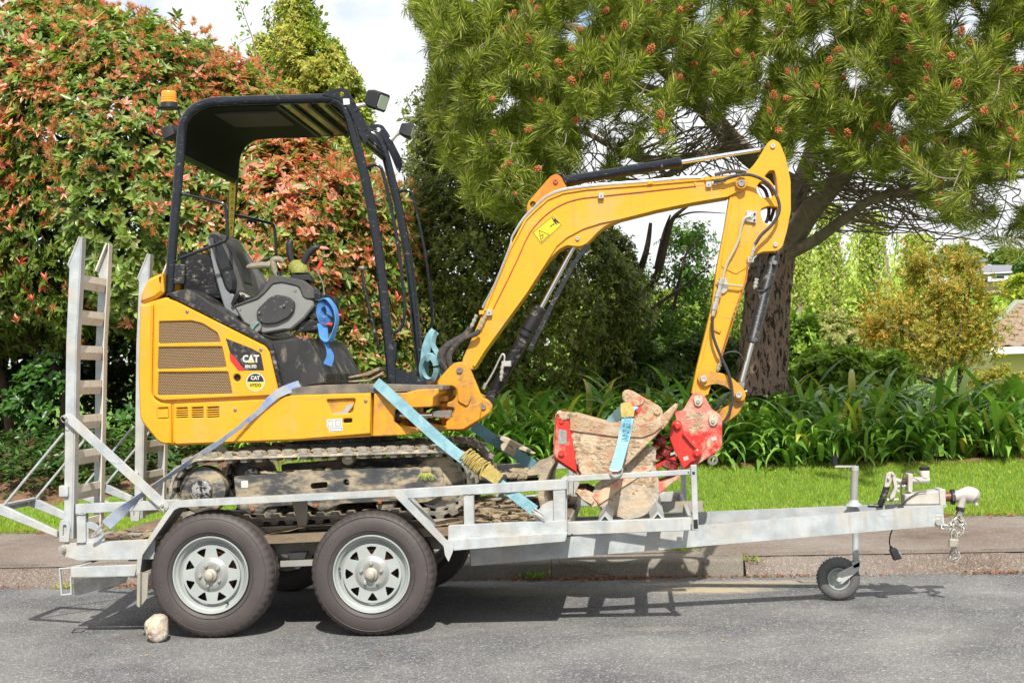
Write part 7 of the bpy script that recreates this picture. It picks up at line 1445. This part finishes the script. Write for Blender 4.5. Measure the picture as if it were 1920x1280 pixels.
WH3 = ['next to the excavator boom foot', 'below the dark evergreen', 'under the bare branches', 'below the warning decal of the boom', 'in the gap under the boom', 'just left of the stick', 'right beside the pine trunk', 'below the poplar row', 'below the pale green sapling', 'at the foot of the rusty conifer', 'right of the conifer stems', 'in front of the orange bush']
WH4 = ['right of the far ladder ramp', 'above the drive sprocket', 'under the engine door', 'under the round decal', 'below the side skirt middle', 'under the door latch', 'below the cab foot', 'below the swing rod', 'under the boom foot', 'behind the idler end of the track']
def place(px, Y): 
    q = P(px, 700, Y); return q.x
for i, (px, _) in enumerate(front): clump(place(px, 6.75), 6.75 + rl_.normal() * .08, i, 1.15 if px > 1300 else 1.1, 'strap leaved clump at the lawn edge, ' + WH1[i], 20, 75, 'front row of strap leaved clumps')
for i, px in enumerate([930, 1010, 1080, 1150, 1220, 1290, 1370, 1450, 1530, 1600, 1680, 1750, 1830, 1905]): clump(place(px, 7.35), 7.35 + rl_.normal() * .1, i, 1.35, 'taller strap leaved clump one row back, ' + WH2[i], 8, 90, 'second row of strap leaved clumps')
for i, px in enumerate([900, 980, 1060, 1130, 1200, 1275, 1500, 1580, 1640, 1700, 1790, 1880]): clump(place(px, 8.1), 8.1 + rl_.normal() * .1, i, 1.5, 'strap leaved clump deep in the bed, ' + WH3[i], 4, 70, 'back row of strap leaved clumps')
for i, px in enumerate([290, 340, 400, 460, 530, 600, 670, 740, 810, 870]): clump(place(px, 7.0), 7.0 + rl_.normal() * .15, i, .95, 'shaded strap leaved clump ' + WH4[i], 6, 40, 'strap leaved clumps below the photinia')
# soil and leaf litter in the bed
g = grid_mesh(-9, 9, 5.1, 9.8, 200, 70, lambda X, Y: gz(X, Y) + np.where(Y < np.interp(X, [-9, P(120, 900, 5.6).x, P(330, 900, 5.6).x, P(560, 900, 6).x], [5.25, 5.35, 5.7, 6.5]), -.03, .012 + .02 * n3(np.stack([X, Y], -1) * 3, 4, 3))); props(obj('garden_bed', g, SOIL, None, 60), kind='structure')
# ---- grass
bedf = lambda x: np.interp(x, [-9, P(120, 900, 5.6).x, P(330, 900, 5.6).x, P(560, 900, 6).x], [5.25, 5.35, 5.7, 6.8])
Ng = 170000; x = r.uniform(-7.5, 6.5, Ng); y = 4.52 + (r.random(Ng) ** 1.15) * 2.15; z = gz(x, y); edge = n3(np.stack([x * 3, y * 0], -1), 44, 3) * .05
k = (y > 4.56 + edge) & (y < bedf(x) + .12 * n3(x[:, None] * 2, 55, 3)); x = x[k]; y = y[k]; z = z[k]; n_ = len(x); pos = np.stack([x, y, z - .004], -1); dr = np.stack([nz(n_, .45), nz(n_, .45), np.ones(n_)], -1); pat = n3(np.stack([x, y], -1) * 1.5, 61, 3)[:, None]
c = pal(n_, [(.26, .36, .035), (.34, .44, .05), (.17, .26, .025), (.48, .48, .16)], [4, 3, 2, 1.2], r, .15) * (1 + .10 * pat)
props(cloud('grass', pos, dr, nz((n_, 3)), r.uniform(.022, .055, n_), r.uniform(.003, .006, n_), c, T_BLADE, GRS), 'bright green mown grass on the verge behind the footpath', 'grass', None, 'stuff')
# weeds and leaf litter in the gutter
g = thing('gutter_weed', tuple(P(1005, 1078, 2.06)), 'small green weed growing in the gutter below the kerb', 'weed'); 
def weed(px, py, Y, n_, s_, label=None, name='gutter_weed', z=None):
    c_ = P(px, py, Y); 
    if z is not None: c_.z = z
    return c_
wp = np.tile(np.array(P(1005, 1080, 2.06)), (90, 1)) + nz((90, 3), .025) * [1.6, .8, .6]; wp[:, 2] = np.abs(wp[:, 2]) * .0 + .01 + r.random(90) * .03
cloud('foliage', wp, np.stack([nz(90), nz(90), np.ones(90)], -1), nz((90, 3)), r.uniform(.02, .045, 90), r.uniform(.008, .014, 90), pal(90, [(.16, .30, .05), (.22, .34, .08)], [1, 1], r), T_SMALL, LEAFM, g, 'stuff')
for (px, py, Y, zz, lab) in ((1275, 1030, 2.5, .125, 'flat green weed on the footpath just behind the kerb'), (1395, 1022, 2.2, .10, 'yellow green weed growing in the kerb joint'), (110 + 20, 1090, 1.98, .01, 'yellow green weed in the gutter near the rear lamp bar')):
    c_ = P(px, py, Y); t = thing('weed', (c_.x, Y, zz), lab, 'weed'); wp = np.tile([c_.x, Y, zz], (80, 1)) + nz((80, 3), .04) * [1.4, .7, 0]
    cloud('foliage', wp, np.stack([nz(80), nz(80), np.full(80, .6)], -1), nz((80, 3)), r.uniform(.02, .05, 80), r.uniform(.006, .012, 80), pal(80, [(.25, .36, .05), (.34, .36, .05)], [1, 1], r), T_SMALL, LEAFM, t, 'stuff')
n_ = 6500; x = r.uniform(-6, 5, n_); y = KY - .01 - np.abs(nz(n_, .055)); k = n3(x[:, None] * .9, 3, 3) + nz(n_, .4) > -.1; x = x[k]; y = y[k]; n_ = len(x)
props(cloud('leaf_litter', np.stack([x, y, .004 + .01 * r.random(n_)], -1), nz((n_, 3)) * [1, 1, .25], nz((n_, 3)) * .3 + [0, 0, 1], r.uniform(.012, .040, n_), r.uniform(.005, .014, n_), pal(n_, [(.30, .08, .04), (.36, .16, .09), (.18, .08, .05), (.42, .30, .18)], [3, 2, 2, 1], r), T_SMALL, LEAFM), 'reddish dead petals and leaves gathered along the gutter', 'leaf litter', None, 'stuff')
n_ = 420; x = r.uniform(-6.5, 5, n_); y = 4.5 + nz(n_, .05); props(cloud('fallen_leaves', np.stack([x, y, .125 + .02 * r.random(n_)], -1), nz((n_, 3)) * [1, 1, .2], nz((n_, 3)) * .3 + [0, 0, 1], r.uniform(.03, .07, n_), r.uniform(.015, .03, n_), pal(n_, [(.36, .12, .06), (.22, .10, .06), (.40, .24, .13)], [2, 2, 1], r), T_LEAF, LEAFM), 'brown fallen leaves along the edge of the footpath', 'fallen leaves', None, 'stuff')
for (px, py, c_, lab) in ((1361, 1201, (.6, .55, .2), 'yellow leaf lying on the open road'), (715, 1226, (.55, .2, .05), 'small orange leaf on the road in front of the wheels'), (1461, 1157, (.6, .5, .42), 'pale dry leaf on the road near the jockey wheel'), (271, 1230, (.5, .35, .1), 'tiny tan leaf on the road below the stone chock')):
    q_ = gp(px, py); o = bpy.data.objects.new('fallen_leaf', leaf_mesh('fallen_leaf', .4, LEAFM, c_)); COL.objects.link(o); o.location = (q_.x, q_.y, .006); o.rotation_euler = (.15, -.1, px); o.scale = (.03,) * 3; props(o, lab, 'leaf')
# ================================================================== FAR BACKGROUND
def bb(px, py, Y, rx, rz, ry=1.5): return blob(px, py, Y, rx, rz, ry)
YG = [(.34, .43, .05), (.26, .36, .04), (.44, .50, .11), (.17, .25, .03)]
for i, (px, w, top_, lab) in enumerate(((1500, 26, 425, 'narrow bright green poplar just right of the pine trunk'), (1562, 26, 395, 'tall narrow poplar framed below the pine limbs'), (1640, 26, 410, 'yellow green poplar in the middle of the poplar row'), (1722, 26, 450, 'poplar top showing above the rusty conifer'))):
    mid_ = (top_ + 640) / 2; h_2 = (640 - top_) / 2
    t = thing('poplar_tree', (P(px, 650, 38).x, 38, 1.0), lab, 'tree', 'row of poplars behind the garden')
    base_ = np.array(P(px, 655, 38)); tp_ = np.array(P(px, top_, 38)); H_ = tp_[2] - base_[2]; m2 = w * .0168; ps = []; dd = []
    for k in range(150):
        h0 = r.uniform(.0, .92); a_ = r.uniform(0, 6.283); wid = m2 * (.9 if h0 < .7 else 3 * (1 - h0)); st = base_ + [math.cos(a_) * wid * r.random(), math.sin(a_) * wid * r.random(), H_ * h0]; ln = min(r.uniform(.8, 2.6), H_ * (1.03 - h0)); ou = r.uniform(.03, .16)
        for t_ in np.linspace(0, 1, 22): ps.append(st + [math.cos(a_) * ou * t_ * ln + nz(1, .05)[0], math.sin(a_) * ou * t_ * ln, ln * t_]); dd.append((nz(1, .7)[0], nz(1, .7)[0], .8))
    ps = np.array(ps); L_ = r.uniform(.08, .17, len(ps)); cloud('foliage', ps, np.array(dd), nz(ps.shape, .5) + [0, -1, .2], L_, L_ * .6, pal(len(ps), [(.36, .43, .07), (.28, .35, .06), (.46, .50, .13), (.24, .24, .08)], [3, 3, 2, 1.4], r), T_SMALL, LEAFM, t, 'stuff')
    obj('trunk', G().tube(PL([(px - 2, 660, 38), (px, 560, 38), (px + 1, top_ + 30, 38)], 38), [.16, .12, .05], 6, sub=3), BARKG, t)
wt = thing('willow_tree', (P(1600, 600, 42).x, 42, 2), 'pale yellow green willow with drooping strands filling the gap behind the poplars', 'tree')
ps = []; 
for k in range(520):
    x0 = r.uniform(1465, 1740); y0 = 400 + 95 * abs(math.sin(x0 * .043)) + 60 * abs((x0 - 1580) / 130) ** 2 * .5 + r.uniform(0, 150); Y0 = r.uniform(40, 46); ln = r.uniform(1.2, 3.6); c_ = np.array(P(x0, y0, Y0)); sw_ = r.normal() * .25
    for t_ in np.linspace(0, 1, 30): ps.append(c_ + [sw_ * t_ + nz(1, .10)[0], nz(1, .1)[0], -ln * t_])
ps = np.array(ps); L_ = r.uniform(.12, .26, len(ps)); cloud('foliage', ps, nz(ps.shape, .45) + [0, 0, -1], nz(ps.shape, .4) + [0, -1, .3], L_, L_ * .32, pal(len(ps), [(.44, .52, .10), (.52, .58, .16), (.32, .42, .06)], [3, 1, 2], r), T_SMALL, LEAFM, wt, 'stuff')
for x_ in (1500, 1575, 1660): obj('trunk', G().tube(PL([(x_, 680, 43), (x_ + 6, 560, 43), (x_ - 4, 450, 43)], 43), [.22, .15, .05], 6, sub=4), BARKG, wt)
shrub('willow_undergrowth', 'pale green bushes at the foot of the willow behind the flowering hedge', 'bush', [bb(1500, 610, 40, 60, 40, 2), bb(1600, 600, 40, 70, 50, 2), bb(1700, 610, 40, 60, 40, 2)], 3500, .12, .22, .5, [(.34, .42, .07), (.44, .50, .12)], [1, 1], LEAFM, rose=3, lump=.4, seed=121)
shrub('flowering_hedge', 'pinkish tan hedge below the poplars behind the strap leaved plants', 'hedge', [bb(1530, 640, 18, 70, 55, 1), bb(1600, 650, 18, 80, 55, 1), bb(1500, 680, 16, 60, 50, 1)], 7000, .05, .09, .5, [(.26, .30, .07), (.38, .33, .14), (.18, .25, .05), (.42, .32, .18)], [3, 2, 3, 1], LEAFM, rose=4, lump=.25, seed=130, inner=2000)
shrub('maple_sapling', 'light green leafy bush right of the pine trunk above the strap leaves', 'bush', [bb(1560, 705, 10.5, 70, 45, .6), bb(1660, 700, 10.5, 40, 35, .5), bb(1500, 650, 11.5, 35, 60, .5)], 2600, .06, .11, .6, [(.24, .37, .05), (.32, .44, .07), (.15, .26, .035)], [3, 2, 2], LEAFM, rose=4, tmpl=T_LEAF, lump=.3, seed=140, inner=900)
# rusty conifer
t = shrub('rusty_conifer', 'rounded golden brown conifer with bare twigs left of the tiled roof', 'tree', [bb(1695, 600, 14, 62, 60, .8), bb(1775, 560, 14, 68, 66, .8), bb(1722, 500, 14.2, 28, 40, .5), bb(1795, 498, 14.2, 28, 36, .5), bb(1825, 625, 13.8, 50, 60, .7), bb(1740, 650, 13.8, 80, 50, .8), bb(1645, 620, 14, 40, 44, .6), bb(1822, 548, 14, 28, 32, .5)], 4600, .04, .09, .28, [(.34, .33, .055), (.50, .31, .05), (.22, .25, .045), (.58, .36, .07)], [3, 2, 3, 1.2], LEAFM, rose=6, lump=.5, seed=150, inner=500, depth=(-.1, .75), dcol=[(.56, .30, .05), (.50, .26, .04)], spread=.6)
for pts in ([(1760, 800, 14), (1765, 680, 14), (1760, 560, 14), (1750, 480, 14)], [(1800, 800, 14), (1805, 640, 14), (1815, 540, 14), (1830, 480, 14)], [(1765, 690, 14), (1720, 640, 13.6), (1680, 610, 13.4)], [(1765, 720, 14), (1700, 700, 13.5)], [(1805, 660, 14), (1850, 620, 13.6)]): obj('trunk' if pts[0][1] == 800 else 'branch', G().tube(PL(pts, 14), [.07, .05, .035, .015], 6, sub=5), BARKD, t)
g = G()
for k in range(120):
    a = np.array(P(r.uniform(1700, 1830), r.uniform(620, 740), r.uniform(13.2, 14.2))); b_ = a + r.normal(size=3) * [.3, .15, .15]; g.tube([Vector(a), Vector((a + b_) / 2 + r.normal(size=3) * .03), Vector(b_)], [.006, .004, .002], 4)
obj('dead_twigs', g, BARKG, t, kind='stuff', flip=False)
# tiled-roof house at the right
HS = thing('tiled_roof_house', (P(1950, 700, 24).x, 26, 0.9), 'cream house with a curved brown tile roof at the right edge', 'house')
ROOFM = M('weathered_roof_tile', (.31, .17, .115), .8, c2=(.20, .18, .12), s2=2.5, a2=.7, dirt=(.34, .30, .24), sd=6, td=.58, bs=30, bstr=.3)
e0 = P(1836, 650, 22.5); e1 = P(2010, 643, 22.5); rdg = P(2000, 545, 25.5); tp0 = P(1905, 572, 25.5)
# slope from the eave up to the ridge; each course of tiles is a wavy row of single tiles
rows = 9; cols_ = 12
tile = G(); nn_ = 7
for i in range(nn_):
    u_ = i / (nn_ - 1); zz = .035 * math.sin(u_ * 2 * math.pi); tile.v += [(u_, 0, zz), (u_, 1, zz), (u_, 0, zz - .03)]
for i in range(nn_ - 1): k = i * 3; tile.f += [(k, k + 3, k + 4, k + 1), (k + 2, k + 5, k + 3, k)]
tme = bpy.data.meshes.new('roof_tile'); tme.from_pydata(tile.v, [], tile.f); tme.materials.append(ROOFM)
slope = math.atan2(tp0.z - e0.z, 3.0); run = math.hypot(3.0, tp0.z - e0.z); rh = run / rows; cw = .40
roof = obj('roof', G().add([(e0.x - .05, 22.5, e0.z - .05), (e0.x + 7, 22.5, e0.z - .05), (e0.x + 7, 25.5, tp0.z - .05), (tp0.x, 25.5, tp0.z - .05)], [(0, 1, 2, 3)]), ROOFM, HS, 0)
for j in range(rows):
    x_l = e0.x + (tp0.x - e0.x) * (j + .3) / rows
    for i in range(cols_):
        xx = x_l + i * cw
        if xx > P(1990, 600, 23).x: continue
        o = bpy.data.objects.new('roof_tile', tme); COL.objects.link(o); o.parent = roof; yy = 22.5 + math.cos(slope) * rh * j; zz = e0.z + math.sin(slope) * rh * j + .02
        o.location = (xx - BASE[HS.name].x, yy - BASE[HS.name].y, zz - BASE[HS.name].z); o.rotation_euler = (slope + .06, 0, 0); o.scale = (cw, rh * 1.08, 1)
g = G().tube([Vector((e0.x - .05, 22.5, e0.z + .02)), Vector((tp0.x, 25.5, tp0.z + .03))], .09, 8).tube([Vector((tp0.x, 25.5, tp0.z + .03)), Vector((e0.x + 7, 25.5, tp0.z + .03))], .09, 8); obj('ridge_tiles', g, M('grey_green_ridge', (.24, .26, .19), .8), roof)
a = P(1884, 647, 22.3); g = G().box((e0.x + .1, 22.28, e0.z - .16), (e0.x + 7, 22.48, e0.z - .02)); obj('gutter', g, M('cream_gutter', (.78, .76, .66), .5), HS)
g = G().box((e0.x + .35, 22.7, -.2), (e0.x + 7, 26, e0.z - .06)); obj('wall', g, M('cream_wall', (.62, .52, .26), .8, c2=(.58, .48, .24), s2=1), HS, 0)
g = G().box((e0.x + 1.3, 22.66, e0.z - 1.6), (e0.x + 2.6, 22.70, e0.z - .55)); obj('window', g, GLASS, HS, 0)
# hillside house
HH = thing('hillside_house', (P(1880, 560, 110).x, 112, 5), 'grey roofed brick house with white windows high on the distant hill', 'house')
def FP(px, py, Y=110): return P(px, py, Y)
g = G().prof([(1850, 528), (1940, 524), (1940, 585), (1850, 585)], 110, 116, r=0, bev=.01); w_ = obj('wall', g, M('tan_brick', (.42, .32, .26), .9, c2=(.46, .36, .30), s2=.8), HH, 0)
g = G().prof([(1826, 515), (1852, 513), (1852, 548), (1826, 550)], 111, 117, r=0, bev=.01); obj('wall', g, M('tan_brick', (.42, .32, .26)), HH, 0)
g = G(); a, b_, c_, d_ = FP(1818, 512, 109), FP(1945, 506, 109), FP(1945, 496, 114), FP(1840, 497, 114); g.v = [tuple(a), tuple(b_), tuple(c_), tuple(d_)] + [(q_.x, q_.y, q_.z - .35) for q_ in (a, b_, c_, d_)]; g.f = [(0, 1, 2, 3), (7, 6, 5, 4), (0, 4, 5, 1), (1, 5, 6, 2), (2, 6, 7, 3), (3, 7, 4, 0)]; rf = obj('roof', g, M('slate_roof', (.20, .20, .23), .7), HH, 0)
obj('fascia', G().strip([(1818, 514), (1945, 508)], 1.5, 108.8, 108.95), M('white_trim', (.8, .8, .8)), HH, 0)
for (x0, x1, y0, y1) in ((1861, 1883, 513, 522), (1892, 1920, 511, 521), (1826, 1850, 514, 524)):
    f_ = obj('window', G().prof([(x0, y0), (x1, y0 - .5), (x1, y1), (x0, y1 + .5)], 109.9, 110.0, r=0, bev=.005), M('white_trim', (.8, .8, .8)), HH, 0); n_w = 3
    for k in range(n_w): xa_ = x0 + 1 + (x1 - x0 - 1) * k / n_w; obj('pane', G().prof([(xa_, y0 + 1), (xa_ + (x1 - x0) / n_w - 1.2, y0 + 1), (xa_ + (x1 - x0) / n_w - 1.2, y1 - .8), (xa_, y1 - .8)], 109.86, 109.9, r=0, bev=0), M('dark_pane', (.10, .13, .16), .15), f_, 0)
g = G().prof([(1826, 492), (1848, 488), (1848, 503), (1826, 505)], 125, 130, r=0, bev=.01); t = top('upper_hill_house', g, M('white_wall', (.6, .6, .58), .8), 'small white house with dark windows higher up behind the hillside house', 'house'); obj('roof', G().prof([(1822, 492), (1828, 488), (1852, 486), (1852, 489), (1824, 493)], 124.6, 130.5, r=0, bev=.01), M('slate_roof', (.2, .2, .23)), t, 0); obj('window', G().prof([(1830, 494), (1838, 493), (1838, 501), (1830, 502)], 124.9, 125, r=0, bev=0), M('dark_pane', (.1, .13, .16), .15), t, 0)
g = G().prof([(1862, 480), (1880, 479), (1880, 486), (1862, 487)], 140, 146, r=0, bev=.01); top('white_hilltop_house', g, M('white_wall', (.6, .6, .58), .8), 'small white flat house on the hill crest', 'house')
for (px, py, Y, rx, rz, lab, cols) in ((1908, 548, 60, 20, 26, 'round clipped yellow green tree below the hillside house', [(.34, .42, .05), (.44, .48, .07)]), (1858, 588, 58, 28, 26, 'pale green weeping tree left of the round tree below the hillside house', [(.36, .46, .08), (.28, .38, .06)]), (1890, 484, 130, 26, 10, 'green trees beside the small houses on the hill crest', [(.12, .20, .04), (.20, .28, .06)]), (1800, 490, 130, 40, 26, 'pale trees at the left end of the hill crest', [(.28, .26, .12), (.20, .28, .06)]), (1920, 500, 100, 10, 10, 'dark bush right of the hillside house roof', [(.10, .18, .04), (.16, .24, .05)]), (1795, 580, 70, 46, 34, 'green trees on the slope behind the rusty conifer', [(.22, .34, .05), (.30, .40, .06)])):
    shrub('hill_tree', lab, 'tree', [bb(px, py, Y, rx, rz, 1.5)], 2200, Y * .0035, Y * .006, .6, cols, [1, 1], LEAFM, rose=3, lump=.25, seed=px, group='trees on the far hillside')
shrub('hillside_wood', 'continuous green woodland across the far hillside', 'woodland', [bb(x_, 600 + 8 * math.sin(x_), 75, 120, 60, 4) for x_ in range(-300, 2300, 130)], 26000, .25, .45, .6, [(.18, .28, .04), (.26, .36, .05), (.12, .2, .03)], [2, 2, 1], LEAFM, rose=3, lump=.25, seed=200)['kind'] = 'stuff'
shrub('orange_bush', 'low yellow orange bush in front of the house at the right edge', 'bush', [bb(1915, 725, 11, 50, 26, .6), bb(1860, 715, 12, 45, 26, .6)], 2600, .04, .07, .4, [(.36, .34, .06), (.28, .32, .06), (.45, .30, .08)], [2, 2, 1], LEAFM, rose=4, lump=.3, seed=210)
